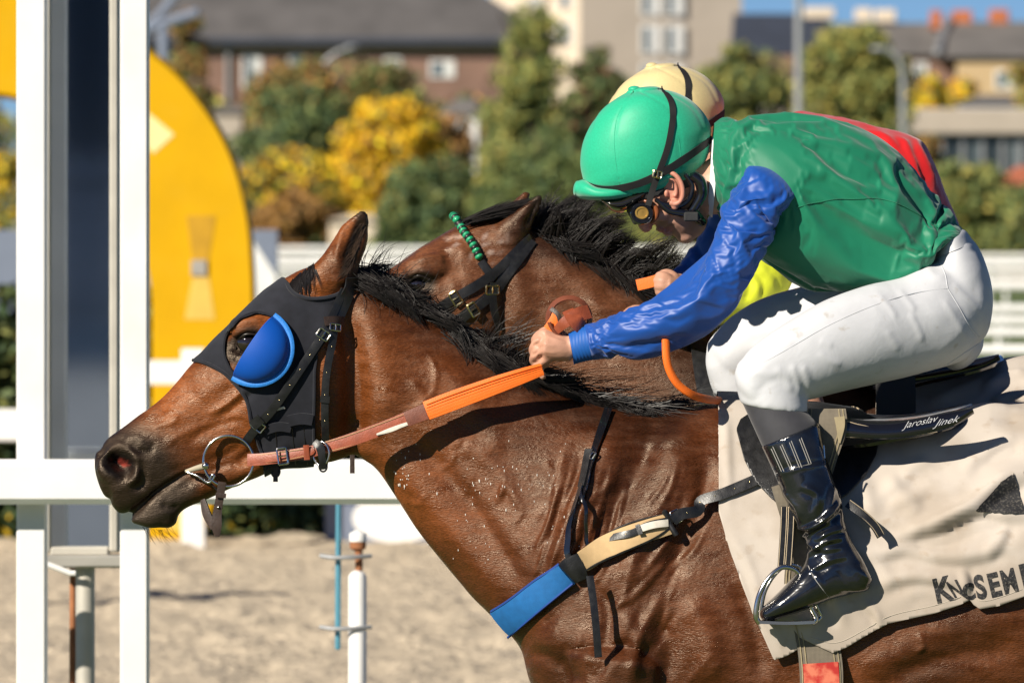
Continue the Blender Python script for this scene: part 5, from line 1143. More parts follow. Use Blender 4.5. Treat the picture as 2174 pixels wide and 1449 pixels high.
e1, e2 = dirn(math.radians(12)); print_on(skinC, 'C', (2047, 1273), e1, e2, 46, root_cl, 'cloth_print', 'letter', .045, wx=.80)
for ch, x, y, wx in (('S', 2076, 1270, .68), ('E', 2104, 1266, .72), ('M', 2132, 1259, .62), ('P', 2172, 1246, .75)):
    e1, e2 = dirn(math.radians(14)); print_on(skinC, ch, (x, y), e1, e2, 68, root_cl, 'cloth_print', 'letter', .04, wx=wx)
# the black number panel half hidden in the fold
def panel(skin, poly, m, parent, name, step=6, off=.0035):
    poly = np.array(poly, float); xs_ = np.arange(poly[:, 0].min(), poly[:, 0].max() + step, step); ys_ = np.arange(poly[:, 1].min(), poly[:, 1].max() + step, step)
    g = np.array([(x, y) for y in ys_ for x in xs_]); f = sdpoly(g, poly); G3 = np.concatenate([g, np.zeros((len(g), 1))], 1)
    Vp, Tp = clip(G3, tris(gridfaces(len(ys_), len(xs_), closed=False)), f); o3 = []
    for p in Vp: l, n_ = skin.at(p[0], p[1]); o3.append(l + n_ * off)
    return obj(name, np.array(o3), Tp, m, parent)
panel(skinC, [(2068, 1084), (2095, 1055), (2125, 1022), (2152, 1004), (2168, 1060), (2176, 1090), (2120, 1088)], 'cloth_print', root_cl, 'number_panel')
panel(skinC, [(2172, 1000), (2240, 985), (2250, 1090), (2190, 1092)], 'cloth_print', root_cl, 'number_panel')

# ---- saddle: flap, seat, cantle with signature, pad strap
root_sd = empty('racing_saddle', W(1750, 1050, -.25), 'black patent racing saddle with white signature under the near rider', 'saddle', 'racing saddles')
flap_poly = [(1562, 930), (1570, 912), (1590, 900), (1640, 890), (1700, 884), (1790, 890), (1868, 922), (1868, 945), (1860, 985), (1838, 1025), (1800, 1062), (1770, 1080), (1720, 1092), (1680, 1088), (1640, 1070), (1605, 1035), (1580, 990)]
uvc = proj(BV); ff = np.where(near, sdpoly(uvc, flap_poly), -60.0); FV, FT = clip(BV, BT, ff); FN = vnormals(FV, FT)
obj('flap', *shell(FV, FT, .030, .004, FN), 'black_leather', root_sd)
skinF = Skin(FV + FN * .034, FT)
P, N = skinF.path([(1565, 940), (1582, 990), (1607, 1034), (1642, 1068), (1680, 1086), (1720, 1090), (1770, 1078), (1800, 1060), (1838, 1023), (1859, 985), (1866, 940)], 90, .0005)
obj('piping', *tube(P, .0022, 6), 'saddle_edge', root_sd)
cant = [sec((1600, 868), (1620, 930), 60, 0), sec((1680, 872), (1690, 925), 120, 0, .8), sec((1760, 884), (1765, 924), 150, 0, .8), sec((1850, 891), (1855, 922), 165, 0, .8), sec((1930, 889), (1940, 925), 150, 0, .8), sec((2000, 879), (2010, 914), 120, 0, .8), sec((2045, 866), (2055, 898), 80, 0, .8), sec((2062, 862), (2068, 886), 40, 0, .7)]
# seat as a shaped plate: rises to the cantle and hangs over both sides
def seat(cx0, prof, m, parent, name):
    V_, F_ = [], []; n, k = 60, 28
    X = resample(np.array(prof, float), n)          # (px, top row, drop rows, half width mm)
    for i in range(n):
        for j in range(k + 1):
            s = -1 + 2 * j / k; y = s * X[i, 3] * 1e-3; d = X[i, 2] * (abs(s) ** 3.2); V_.append(W(X[i, 0], X[i, 1] + d, 0) + np.array((0, y, 0)))
    return obj(name, *shell(np.array(V_), tris(gridfaces(n, k + 1, closed=False)), -.004, .008), m, parent)
st1 = seat(0, [(1640, 862, 55, 120), (1700, 872, 60, 170), (1760, 880, 62, 225), (1830, 887, 50, 245), (1900, 886, 38, 235), (1970, 878, 34, 205), (2030, 866, 30, 150), (2062, 860, 20, 80)], 'patent', root_sd, 'seat')
def cantle_piece(pts, wid, y, m, name, parent):
    return obj(name, *ribbon(WP([(a, b, y) for a, b in pts]), unit(np.array((0, -1, .35))), np.array(wid), .010, sub=50, bulge=.6, cols=6), m, parent)
ct = cantle_piece([(1794, 908), (1850, 915), (1900, 914), (1960, 905), (2020, 890), (2066, 872)], [.040, .036, .036, .036, .032, .012], -.255, 'patent', 'cantle_roll', root_sd)
for pts in ([(1796, 893), (1830, 902), (1880, 910), (1940, 909), (2000, 900), (2024, 897)], [(1796, 927), (1860, 929), (1930, 925), (1990, 916)]):
    obj('stitching', *tube(WP([(a, b, -.267) for a, b in pts]), .0009, 5, sub=50), 'saddle_edge', ct)
skct = Skin(np.array([W(a, b, -.2735) for a, b in ((1780, 840), (2100, 840), (2100, 960), (1780, 960))]), [[0, 1, 2, 3]])
e1, e2 = dirn(math.radians(12)); print_on(skct, 'Jaroslav', (1918, 909), e1, e2, 19, ct, 'white_print', 'signature', -.008, .75, .0006, 1.2, .5); print_on(skct, 'Jinek', (1984, 905), e1, e2, 19, ct, 'white_print', 'signature', -.008, .75, .0006, 1.35, .5)
# wide elastic surcingle over the flap
sur = [(1752, 868, -.262, .085), (1752, 905, -.272, .090), (1742, 960, -.276, .075), (1728, 1020, -.28, .066), (1712, 1090, -.282, .062), (1702, 1180, -.280, .064), (1700, 1260, -.276, .068), (1730, 1340, -.282, .084), (1742, 1405, -.284, .090), (1744, 1470, -.284, .090), (1742, 1600, -.262, .09)]
obj('surcingle', *ribbon(WP([p[:3] for p in sur]), np.array([unit(np.array((0, -1, .06)))] * len(sur)), np.array([p[3] for p in sur]), .004, sub=90), 'girth_web', root_sd)
for e in (-.44, -.34, .34, .44):
    obj('web_line', *tube(WP([(p[0] + e * p[3] * 1000, p[1], p[2] - .0048) for p in sur]), .0014, 4, sub=90), 'girth_edge', root_sd)
obj('web_turn', *ribbon(WP([(1782, 884, -.279), (1784, 905, -.281), (1782, 940, -.2815)]), unit(np.array((0, -1, .1))), np.array([.022, .018, .004]), .001, sub=16), 'girth_edge', root_sd)
obj('red_patch', *ribbon(WP([(1742, 1406, -.2905), (1744, 1440, -.2905), (1745, 1500, -.2905)]), unit(np.array((0, -1, .05))), .074, .002, sub=20), 'red_patch', root_sd)
obj('hanging_billet', *ribbon(WP([(1800, 1068, -.300), (1830, 1090, -.312), (1856, 1115, -.316), (1870, 1138, -.316)]), unit(np.array((.1, -1, .2))), .018, .004, sub=24), 'black_leather', root_sd)
for e in (-1, 1): obj('stitching', *tube(WP([(1802 + e * 3, 1068 - e * 7, -.305), (1832 + e * 4, 1090 - e * 6, -.317), (1857 + e * 5, 1114 - e * 5, -.321), (1871 + e * 6, 1136 - e * 3, -.321)]), .0007, 4, sub=24), 'saddle_edge', root_sd)
obj('girth_billet', *ribbon(WP([(1648, 1030, -.292), (1660, 1070, -.296), (1672, 1110, -.294)]), unit(np.array((0, -1, .1))), .022, .003, sub=16), 'girth_web', root_sd)

# ---- stirrup
root_st = empty('stirrup', W(1665, 1325, -.3), 'steel stirrup iron on a black stitched leather round the near boot', 'stirrup', 'stirrups')
for dx in (-7, 8):
    lp = WP([(1672 + dx, 1075, -.300), (1670 + dx, 1130, -.310), (1665 + dx, 1205, -.322)])
    o_ = obj('stirrup_leather', *ribbon(lp, unit(np.array((.1, -1, 0))), .015, .004, sub=30), 'black_leather', root_st)
    for e in (-.0055, .0055): obj('stitching', *tube(lp + np.array((e, -.0048, 0)), .0009, 4, sub=30), 'saddle_edge', o_)
sp = WP([(1612, 1322, -.335), (1605, 1305, -.338), (1612, 1262, -.340), (1632, 1226, -.338), (1655, 1206, -.334), (1672, 1203, -.332), (1692, 1212, -.330), (1708, 1240, -.325), (1722, 1290, -.318), (1732, 1312, -.312), (1724, 1322, -.315)])
obj('iron_arch', *tube(sp, [.006, .0065, .0058, .005, .0055, .006, .005, .0045, .005, .006, .006], 10, sub=70), 'steel', root_st)
obj('iron_arch', *tube(sp + np.array((.012, .022, .004)), [.004] * 11, 8, sub=60), 'steel', root_st)
obj('tread', *ribbon(WP([(1610, 1322, -.33), (1670, 1324, -.325), (1726, 1322, -.315)]), (0, 0, 1), .042, .007, sub=20), 'steel', root_st)
# ================================================================== riders
mat('skin', (0.46, 0.235, 0.155), rough=0.5, spec=0.4, var=0.10, vscale=50, attr='col', bump=.2, bscale=220, bdist=.002)
mat('silk_green', (0.003, 0.165, 0.085), rough=0.52, spec=0.35, var=0.05, vscale=12, sheen=.2, bump=.05, bscale=60, bdist=.004)
mat('silk_blue', (0.002, 0.060, 0.31), rough=0.46, spec=0.42, var=0.06, vscale=12, sheen=.2, bump=.05, bscale=60, bdist=.004)
mat('silk_cuff', (0.003, 0.085, 0.36), rough=0.6, var=0.08, vscale=60)
mat('cap_green', (0.012, 0.40, 0.22), rough=0.5, spec=0.35, var=0.10, vscale=260, sheen=.3, bump=.05, bscale=500, bdist=.002)
mat('breeches_white', (0.535, 0.545, 0.57), rough=0.62, spec=0.3, var=0.05, vscale=20, bump2=.05, b2scale=20, dirt=(.33, .28, .21), dirt_amt=.5, dscale=34, dsharp=(.64, .76))
mat('breeches_dusty', (0.70, 0.68, 0.64), rough=0.65, spec=0.3, var=0.05, vscale=12, dirt=(.46, .39, .29), dirt_amt=.6, dscale=5)
mat('sock', (0.030, 0.030, 0.037), rough=0.7, var=0.12, vscale=60, sheen=.2)
mat('boot_patent', (0.006, 0.007, 0.010), rough=0.16, spec=0.7, var=0.3, vscale=20, coat=.7, coat_rough=.08, bump2=.10, b2scale=22, dirt=(.05, .048, .042), dirt_amt=.35, dscale=14)
mat('sole', (0.05, 0.045, 0.04), rough=.7, var=.2)
mat('grey_thread', (0.30, 0.29, 0.27), rough=.8)
mat('white_collar', (0.76, 0.76, 0.77), rough=.7, var=.04)
mat('elastic', (0.012, 0.011, 0.011), rough=.75, var=.15, vscale=80)
mat('lens_amber', (0.55, 0.34, 0.09), rough=.12, metal=.6, var=.3, vscale=60)
mat('goggle_brown', (0.22, 0.065, 0.02), rough=.3, var=.2)
mat('dark_visor', (0.012, 0.010, 0.008), rough=.06, coat=1, var=.1)
mat('hair_grey', (0.10, 0.085, 0.07), rough=.7, var=.3, vscale=300)

def P3(l): return WP([(a, b, c_ * 1e-3) for a, b, c_ in l])
# -------- body: head, neck, trunk, limbs and hands in one skin
face = [sec((1462, 506), (1496, 452), 27, 0), sec((1445, 507), (1496, 440), 37, 0), sec((1428, 500), (1492, 422), 46, 0), sec((1412, 491), (1486, 402), 54, 0), sec((1398, 480), (1478, 382), 60, 0, .55),
        sec((1380, 474), (1468, 360), 66, 0, .55), sec((1358, 462), (1458, 335), 70, 0, .55), sec((1334, 447), (1445, 310), 72, 0), sec((1312, 430), (1425, 285), 70, 0), sec((1300, 390), (1390, 260), 62, 0)]
nose = [sec((1346, 455), (1366, 446), 10), sec((1352, 470), (1375, 460), 12), sec((1357, 484), (1383, 472), 15), sec((1363, 490), (1384, 479), 13)]
neck = tube(P3([(1455, 400, 0), (1500, 400, 0), (1545, 390, 0)]), [.052, .056, .07], 20, sub=16)
parts = [loft(face, 90, 56, .35, .3), loft(nose, 20, 20, .3, .35), neck]
parts += [ellipsoid(W(1404, 486, -.004), (.012, .022, .007)), ellipsoid(W(1418, 495, -.004), (.010, .020, .006)), ellipsoid(W(1456, 503, 0), (.020, .026, .014)), ellipsoid(W(1400, 455, -.050), (.026, .014, .016))]
parts += [tube(P3([(1540, 400, 0), (1640, 400, 0), (1780, 430, 0), (1900, 500, 0), (1980, 580, 0)]), [.07, .10, .11, .10, .11], 24, sub=50)]
def limb(pts, n=16): return tube(P3([p[:3] for p in pts]), [p[3] * 1e-3 for p in pts], n, sub=50)
parts += [limb([(1640, 410, -60, 50), (1610, 430, -150, 44), (1560, 540, -190, 40), (1500, 645, -200, 34), (1380, 690, -180, 32), (1260, 725, -130, 25), (1200, 738, -108, 24)]),
          limb([(1640, 410, 60, 50), (1600, 430, 150, 44), (1530, 530, 195, 36), (1490, 600, 195, 32), (1425, 604, 110, 24), (1405, 598, 100, 22)]),
          limb([(1980, 620, -40, 80), (2000, 650, -110, 80), (1850, 710, -200, 70), (1650, 780, -270, 52), (1640, 850, -285, 45), (1690, 1000, -305, 42), (1750, 1150, -310, 30), (1760, 1210, -310, 32)]),
          limb([(1980, 620, 40, 80), (1960, 650, 110, 80), (1760, 690, 210, 66), (1560, 750, 270, 50), (1580, 850, 290, 44), (1620, 1000, 305, 40), (1680, 1150, 310, 30), (1690, 1210, 310, 32)])]
def hand(wr, mcp, pip, dip, tip, thumb, pr):
    out_ = []
    wr = np.array(wr)
    for a, b, c_, d_ in zip(mcp, pip, dip, tip):
        out_.append(tube(P3([tuple(wr * .7 + np.array(a) * .3), a, b, c_, d_]), [.012, .0112, .0096, .0086, .0074], 10, sub=26))
    out_.append(tube(P3(thumb), [.015, .013, .0105, .0085], 10, sub=20))
    m_ = np.mean(np.array(mcp), 0); out_.append(tube(P3([tuple(wr), tuple(wr * .5 + m_ * .5), tuple(m_)]), pr, 14, sub=14))
    return out_
parts += hand((1212, 741, -108), [(1156, 708, -112), (1149, 724, -120), (1149, 744, -120), (1157, 763, -114)], [(1136, 722, -92), (1131, 742, -98), (1132, 762, -98), (1140, 780, -94)],
              [(1146, 738, -70), (1142, 758, -72), (1144, 776, -74), (1148, 792, -78)], [(1166, 740, -68), (1164, 756, -68), (1164, 772, -72), (1155, 801, -84)], [(1200, 722, -100), (1178, 704, -92), (1156, 703, -84), (1140, 714, -80)], [.026, .029, .026])
_h = lambda L: [(x + 12, y + 5, z) for x, y, z in L]
parts += hand((1437, 608, 108), _h([(1402, 584, 92), (1398, 592, 86), (1397, 602, 86), (1400, 612, 92)]), _h([(1388, 580, 100), (1383, 590, 98), (1384, 602, 98), (1388, 614, 100)]), _h([(1388, 586, 122), (1384, 596, 122), (1386, 606, 122), (1390, 616, 122)]),
              _h([(1402, 588, 126), (1400, 598, 128), (1402, 608, 128), (1406, 616, 126)]), _h([(1420, 588, 110), (1408, 578, 116), (1398, 576, 112), (1388, 580, 110)]), [.019, .020, .019])
JV, JF = fuse(parts, .0034, 3, .5)
ARMLESS = parts[:8]
JS = [([(1404, 486), (1414, 488), (1432, 476)], 5, -6), ([(1383, 480), (1396, 470), (1420, 462), (1436, 470)], 6, -2.6), ([(1410, 470), (1440, 478), (1460, 490)], 9, 2.0),
      ([(1425, 500), (1432, 490)], 5, -2.2), ([(1376, 480), (1386, 472)], 4, -2), ([(1440, 440), (1470, 470), (1486, 478)], 12, -2),
      ([(1153, 718), (1140, 730), (1130, 733)], 5, -4.2), ([(1148, 736), (1136, 750), (1126, 753)], 5, -4.2), ([(1152, 755), (1140, 768), (1130, 772)], 5, -4.2), ([(1156, 707)], 8, 2, 'flat'), ([(1149, 725)], 8, 2, 'flat'), ([(1149, 745)], 8, 2, 'flat'), ([(1157, 764)], 8, 1.5, 'flat'), ([(1160, 712), (1185, 722), (1205, 730)], 3.5, 1.8), ([(1153, 728), (1180, 736)], 3.5, 1.3), ([(1154, 746), (1180, 750)], 3.5, 1.3), ([(1143, 716), (1158, 718)], 4, -1.5), ([(1138, 736), (1154, 735)], 4, -1.5), ([(1140, 756), (1156, 754)], 4, -1.5)]
JV = sculpt(JV, JF, JS, side='near'); JT = tris(JF); JN = vnormals(JV, JT)
jn = pnoise(JV, 40.0); ju = proj(JV)
jc = np.tile(np.array((0.50, 0.265, 0.180)), (len(JV), 1))
beard, _, _ = polydist(ju, [(1410, 484), (1440, 495), (1462, 488), (1485, 460)]); jc = mixc(jc, (.22, .125, .095), (1 - smoothstep(beard + 4 * jn, 10, 30)) * .75)
lip, _, _ = polydist(ju, [(1402, 488), (1414, 492), (1424, 486)]); jc = mixc(jc, (.34, .12, .09), (1 - smoothstep(lip, 4, 9)) * .7)
red, _, _ = polydist(ju, [(1362, 484), (1376, 476)]); jc = mixc(jc, (.52, .20, .14), (1 - smoothstep(red, 8, 24)) * .7)
jc *= (1 + .14 * jn[:, None])
# ear
def ear_mesh():
    c_ = W(1432, 398, -.073); e1_ = unit(np.array((.30, 0, -.95))); e2_ = np.array((.95, 0, .30)); nn_ = np.array((0, -1, 0)); out_ = []
    th = np.linspace(-2.5, 2.2, 30); P = np.array([c_ + e2_ * (-.006 + .022 * math.cos(t) * (1.0 if abs(t) < 1.6 else .8)) + e1_ * (-.034 * math.sin(-t)) + nn_ * (.010 + .007 * math.cos(t)) for t in th])
    out_.append(tube(P, np.interp(np.linspace(0, 1, 30), [0, .3, .8, 1], [.004, .0055, .005, .007]), 8))
    P2_ = np.array([c_ + e2_ * (-.008 + .011 * math.cos(t)) + e1_ * (-.020 * math.sin(-t) - .002) + nn_ * .007 for t in np.linspace(-1.9, 1.4, 20)]); out_.append(tube(P2_, .0042, 8))
    out_.append(ellipsoid(c_ + nn_ * -.002, (.022, .009, .036), rot=np.stack([e2_, -nn_, e1_], 1)))
    out_.append(ellipsoid(c_ + e1_ * .034 + e2_ * -.010 + nn_ * .005, (.009, .006, .012))); out_.append(ellipsoid(c_ + e2_ * -.020 + e1_ * .006 + nn_ * .004, (.005, .006, .009)))
    return fuse(out_, .0018, 2)
EARV, EARF = ear_mesh(); EARC = np.tile(np.array((.52, .22, .15)), (len(EARV), 1))

# -------- clothing meshes
def silk(secs, strokes, n, m, amp=(.0035, .0012), seed=0., cap0=.15, cap1=.15, sc=(9, 26), axis=None, along=1.0):
    V_, F_ = loft(secs, n, m, cap0, cap1); V_ = sculpt(V_, F_, strokes, side=None); T_ = tris(F_); N_ = vnormals(V_, T_)
    V_ = crumple(V_, N_, sc[0], amp[0], seed, .6, axis, along); N_ = vnormals(V_, T_); V_ = crumple(V_, N_, sc[1], amp[1], seed + 5, .7, axis, along)
    return V_, F_
torso = [sec((1516, 262), (1508, 400), 62, 0, .5), sec((1535, 252), (1520, 440), 100, 0, .5), sec((1575, 248), (1552, 490), 140, 0, .5), sec((1640, 247), (1612, 540), 172, 0, .5), sec((1720, 255), (1678, 566), 182, 0, .52),
         sec((1800, 276), (1742, 582), 182, 0, .54), sec((1868, 314), (1800, 600), 178, 0, .55), sec((1935, 374), (1862, 606), 170, 0, .55), sec((1990, 432), (1925, 592), 160, 0, .52), sec((2030, 474), (1966, 555), 145, 0, .5), sec((2044, 490), (1978, 528), 132, 0, .5)]
rj = np.random.default_rng(21)
trunk_core = tube(P3([(1540, 400, 0), (1600, 385, 0), (1700, 395, 0), (1800, 410, 0), (1900, 465, 0), (1980, 520, 0)]), [.075, .118, .138, .130, .095, .050], 30, sub=40)
def jacket_pin(u, a):
    da = np.minimum(np.abs(a - 1.15), np.abs(2 * math.pi - a - 1.15)); sh = 1 - ramp(np.hypot((u - .27) / .13, da / .55), .75, 1.1)
    return np.maximum.reduce([1 - ramp(u, .0, .08), ramp(u, .95, 1.0), sh, .10 * np.clip(np.cos(a), 0, 1) ** 4 + .012])
JACK = settle(torso, 78, 88, .105, jacket_pin, trunk_core, 44, .06, .28, .12, 15, wind=3.0)
_T = tris(JACK[1]); JACK = (crumple(JACK[0], vnormals(JACK[0], _T), 11, .0019, 7., .8, (.8, 0, -.6), 2.6), JACK[1])
slv = [sec((1590, 352), (1690, 405), 40, -150, .5), sec((1556, 385), (1694, 440), 56, -168), sec((1524, 430), (1680, 472), 62, -182), sec((1508, 488), (1648, 514), 63, -192), sec((1484, 535), (1606, 562), 62, -198), sec((1446, 572), (1570, 612), 60, -203),
       sec((1398, 612), (1538, 658), 58, -203), sec((1345, 642), (1474, 706), 54, -188), sec((1300, 666), (1392, 742), 49, -162), sec((1264, 682), (1305, 758), 42, -138), sec((1240, 690), (1258, 764), 37, -122)]
arm_core = tube(P3([(1640, 400, -120), (1600, 440, -165), (1560, 540, -192), (1500, 636, -201), (1380, 688, -182), (1260, 725, -130), (1215, 738, -112)]), [.047, .045, .044, .040, .037, .029, .027], 20, sub=50)
SLV = settle(slv, 72, 48, .11, lambda u, a: np.maximum(1 - ramp(u, .0, .07), ramp(u, .93, 1.0)), arm_core, 36, .6, .3, .14, 12)
_T = tris(SLV[1]); SLV = (crumple(SLV[0], vnormals(SLV[0], _T), 9, .0012, 3., .6, (-.75, 0, -.5), 2.6), SLV[1]); _m = 48 * 3; _c = SLV[0][:_m].mean(0); SLV = (np.concatenate([SLV[0], [_c + np.array((.03, .02, .03))]]), SLV[1].tolist() + [[len(SLV[0]), (q + 1) % _m, q] for q in range(_m)])
slf = [sec((1560, 372), (1680, 420), 45, 150), sec((1520, 430), (1640, 470), 56, 172), sec((1482, 500), (1590, 530), 52, 190), sec((1450, 545), (1545, 590), 48, 188), sec((1428, 572), (1500, 632), 42, 160), sec((1412, 584), (1455, 630), 34, 128), sec((1398, 594), (1425, 626), 30, 110)]
SLF = silk(slf, [([(1480, 510), (1500, 560), (1480, 600)], 12, 6, 'fold'), ([(1420, 590), (1435, 610), (1430, 625)], 7, 5, 'fold'), ([(1405, 596), (1416, 608), (1414, 622)], 6, 5, 'fold')], 120, 70, (.005, .0015), 8.1, .15, 0, (9, 22))
cuff = loft([sec((1246, 689), (1262, 763), 39, -125), sec((1226, 696), (1240, 768), 36, -117), sec((1205, 706), (1218, 774), 33, -109)], 60, 60, 0, 0)
CV_ = sculpt(*cuff, [([(1204 + 7 * k, 702 - 2 * k), (1206 + 7 * k, 735), (1216 + 7 * k, 772 - 2 * k)], 4, 1.6, 'flat') for k in range(7)]); cuff = (CV_, cuff[1])
hip = [sec((2048, 494), (1975, 532), 120, 0, .5), sec((2074, 520), (1960, 566), 150, 0, .5), sec((2094, 562), (1935, 640), 172, 0, .5, 2.4, 2.4), sec((2106, 610), (1925, 720), 178, 0, .5, 2.4, 2.4), sec((2106, 665), (1960, 770), 165, 0, .5), sec((2085, 715), (2010, 775), 120, 0, .5)]
thn = [sec((2060, 560), (2080, 725), 70, -95), sec((1985, 560), (2045, 765), 90, -120), sec((1915, 588), (1960, 790), 96, -150), sec((1840, 605), (1875, 812), 96, -185), sec((1760, 634), (1790, 832), 90, -220), sec((1690, 670), (1722, 848), 82, -246), sec((1632, 708), (1672, 850), 74, -262), sec((1590, 742), (1640, 850), 66, -272),
       sec((1562, 782), (1630, 862), 60, -276)]
knee_n = [sec((1562, 780), (1716, 830), 60, -275), sec((1560, 810), (1714, 850), 60, -277), sec((1566, 838), (1716, 868), 60, -279), sec((1572, 856), (1714, 880), 59, -280)]
thf = [sec((1990, 560), (2060, 740), 80, 100), sec((1900, 572), (1960, 780), 88, 140), sec((1800, 588), (1850, 790), 88, 180), sec((1700, 608), (1740, 800), 84, 215), sec((1620, 634), (1660, 805), 78, 245), sec((1555, 672), (1600, 810), 70, 262), sec((1515, 712), (1580, 818), 62, 270)]
knee_f = [sec((1502, 735), (1640, 790), 58, 270), sec((1499, 775), (1640, 820), 58, 272), sec((1508, 815), (1630, 850), 56, 276), sec((1516, 838), (1620, 862), 54, 278)]
BRV, BRF = fuse([loft(hip, 60, 60, .1, .3), loft(thn, 90, 64, .3, .3), loft(knee_n, 40, 50, .35, .02), loft(thf, 80, 60, .3, .3), loft(knee_f, 40, 50, .35, .02)], .0046, 12, .5)
BR = [([(2012, 612), (1940, 622), (1850, 650), (1760, 690), (1690, 730), (1620, 770), (1570, 790)], 5, 1.6, 'flat'), ([(2012, 612), (2006, 580), (1990, 548)], 4, 1.5), ([(2012, 612), (2040, 650), (2070, 700), (2085, 690)], 5, -2), ([(2000, 630), (2030, 680), (2056, 725)], 7, 3, 'fold'), ([(2020, 600), (2060, 640), (2085, 665)], 7, 3, 'fold'),
      ([(1905, 610), (1930, 640), (1945, 665)], 7, 3, 'fold'), ([(1860, 622), (1890, 655), (1905, 680)], 7, 3, 'fold'), ([(1930, 660), (1950, 700), (1960, 730)], 7, 3, 'fold'), ([(1880, 700), (1900, 730), (1910, 745)], 8, 2.5, 'fold'), ([(1960, 560), (1985, 585), (2010, 590)], 9, 3, 'fold'),
      ([(1700, 770), (1716, 810), (1725, 845)], 9, 5, 'fold'), ([(1680, 770), (1690, 800), (1700, 840)], 8, 5, 'fold'), ([(1735, 745), (1760, 765), (1790, 775)], 7, 3, 'fold'), ([(1740, 720), (1770, 735)], 7, 2.5, 'fold'), ([(1640, 780), (1670, 800), (1680, 835)], 10, 4, 'fold'), ([(1600, 745), (1640, 735), (1690, 725)], 9, 3, 'fold'), ([(1575, 800), (1610, 790), (1650, 800)], 9, 3, 'fold'),
      ([(2090, 720), (2050, 745), (2005, 775)], 5, -2.5), ([(2000, 528), (2040, 520), (2070, 530)], 8, 2.4), ([(1985, 545), (2030, 530), (2075, 535)], 5, -2.5), ([(1640, 660), (1700, 640), (1760, 625)], 8, 2, 'fold'), ([(1580, 690), (1640, 670)], 8, 2, 'fold')]
BRV = sculpt(BRV, BRF, [(q[0], max(q[1] * 1.25, 9), q[2] * .62) for q in BR[1:]]); BT_ = tris(BRF); BN_ = vnormals(BRV, BT_); BRV = wobble(BRV, BN_, 9, .0025, 6.); BN_ = vnormals(BRV, BT_); BRV = crumple(BRV, BN_, 7, .0016, 2., .6, (.85, 0, .45), 3.0)
band = loft([sec((2034, 484), (1978, 518), 126, 0), sec((2050, 490), (1972, 536), 134, 0), sec((2066, 512), (1966, 552), 142, 0)], 30, 90, 0, 0)
def legset(kx, ky, yc, s=1):
    sock_ = loft([sec((1573 + kx, 848 + ky), (1712 + kx, 872 + ky), 54, yc), sec((1590 + kx, 885 + ky), (1724 + kx, 885 + ky), 53, yc - 6 * s), sec((1606 + kx, 920 + ky), (1735 + kx, 900 + ky), 52, yc - 12 * s), sec((1622 + kx, 955 + ky), (1745 + kx, 930 + ky), 50, yc - 16 * s)], 50, 60, 0, .1)
    bt = [sec((1616 + kx, 946 + ky), (1738 + kx, 896 + ky), 53, yc - 16 * s), sec((1634 + kx, 985 + ky), (1750 + kx, 950 + ky), 54, yc - 20 * s), sec((1656 + kx, 1035 + ky), (1768 + kx, 1010 + ky), 53, yc - 25 * s), sec((1676 + kx, 1085 + ky), (1787 + kx, 1062 + ky), 50, yc - 29 * s), sec((1700 + kx, 1125 + ky), (1794 + kx, 1105 + ky), 46, yc - 31 * s),
          sec((1712 + kx, 1160 + ky), (1808 + kx, 1145 + ky), 43, yc - 33 * s), sec((1706 + kx, 1195 + ky), (1834 + kx, 1190 + ky), 42, yc - 34 * s), sec((1690 + kx, 1218 + ky), (1850 + kx, 1228 + ky), 42, yc - 35 * s), sec((1676 + kx, 1234 + ky), (1846 + kx, 1250 + ky), 41, yc - 35 * s)]
    ft = [sec((1760 + kx, 1165 + ky), (1848 + kx, 1238 + ky), 36, yc - 35 * s), sec((1735 + kx, 1180 + ky), (1815 + kx, 1258 + ky), 42, yc - 35 * s), sec((1700 + kx, 1205 + ky), (1765 + kx, 1272 + ky), 44, yc - 35 * s), sec((1668 + kx, 1240 + ky), (1720 + kx, 1290 + ky), 45, yc - 35 * s), sec((1640 + kx, 1268 + ky), (1672 + kx, 1306 + ky), 42, yc - 35 * s), sec((1620 + kx, 1286 + ky), (1636 + kx, 1319 + ky), 32, yc - 35 * s)]
    bv, bf = fuse([loft(bt, 90, 60, 0.02, .2), loft(ft, 60, 50, .3, .4)], .0040, 5, .5)
    sh = lambda L: [(x + kx, y + ky) for x, y in L]
    bs = [(sh([(1668, 1110), (1720, 1120), (1770, 1085), (1785, 1065)]), 9, 7, 'fold'), (sh([(1690, 1150), (1730, 1120), (1770, 1105)]), 8, 6, 'fold'), (sh([(1712, 1180), (1750, 1150), (1790, 1140)]), 9, 7, 'fold'), (sh([(1715, 1215), (1760, 1190), (1800, 1180)]), 8, 5, 'fold'), (sh([(1700, 1030), (1735, 1050), (1730, 1090)]), 9, 6, 'fold'), (sh([(1660, 1040), (1690, 1075), (1700, 1110)]), 12, 5, 'fold'),
          (sh([(1640, 1000), (1690, 985), (1755, 975)]), 4, -2), (sh([(1648, 1010), (1696, 995), (1758, 985)]), 4, 2), (sh([(1780, 1065), (1750, 1100), (1700, 1125)]), 6, 5, 'fold'), (sh([(1700, 1140), (1740, 1165), (1790, 1160)]), 8, 5, 'fold'), (sh([(1715, 1200), (1740, 1230), (1760, 1262)]), 4, 2), (sh([(1770, 1030), (1760, 1080), (1740, 1110)]), 8, 5, 'fold'), (sh([(1730, 1150), (1760, 1130), (1800, 1120)]), 6, 5, 'fold')]
    bv = sculpt(bv, bf, bs)
    return sock_, (bv, bf)
SOCKn, BOOTn = legset(0, 0, -280); SOCKf, BOOTf = legset(-60, -15, 282, -1)
skinB = Skin(*BOOTn)
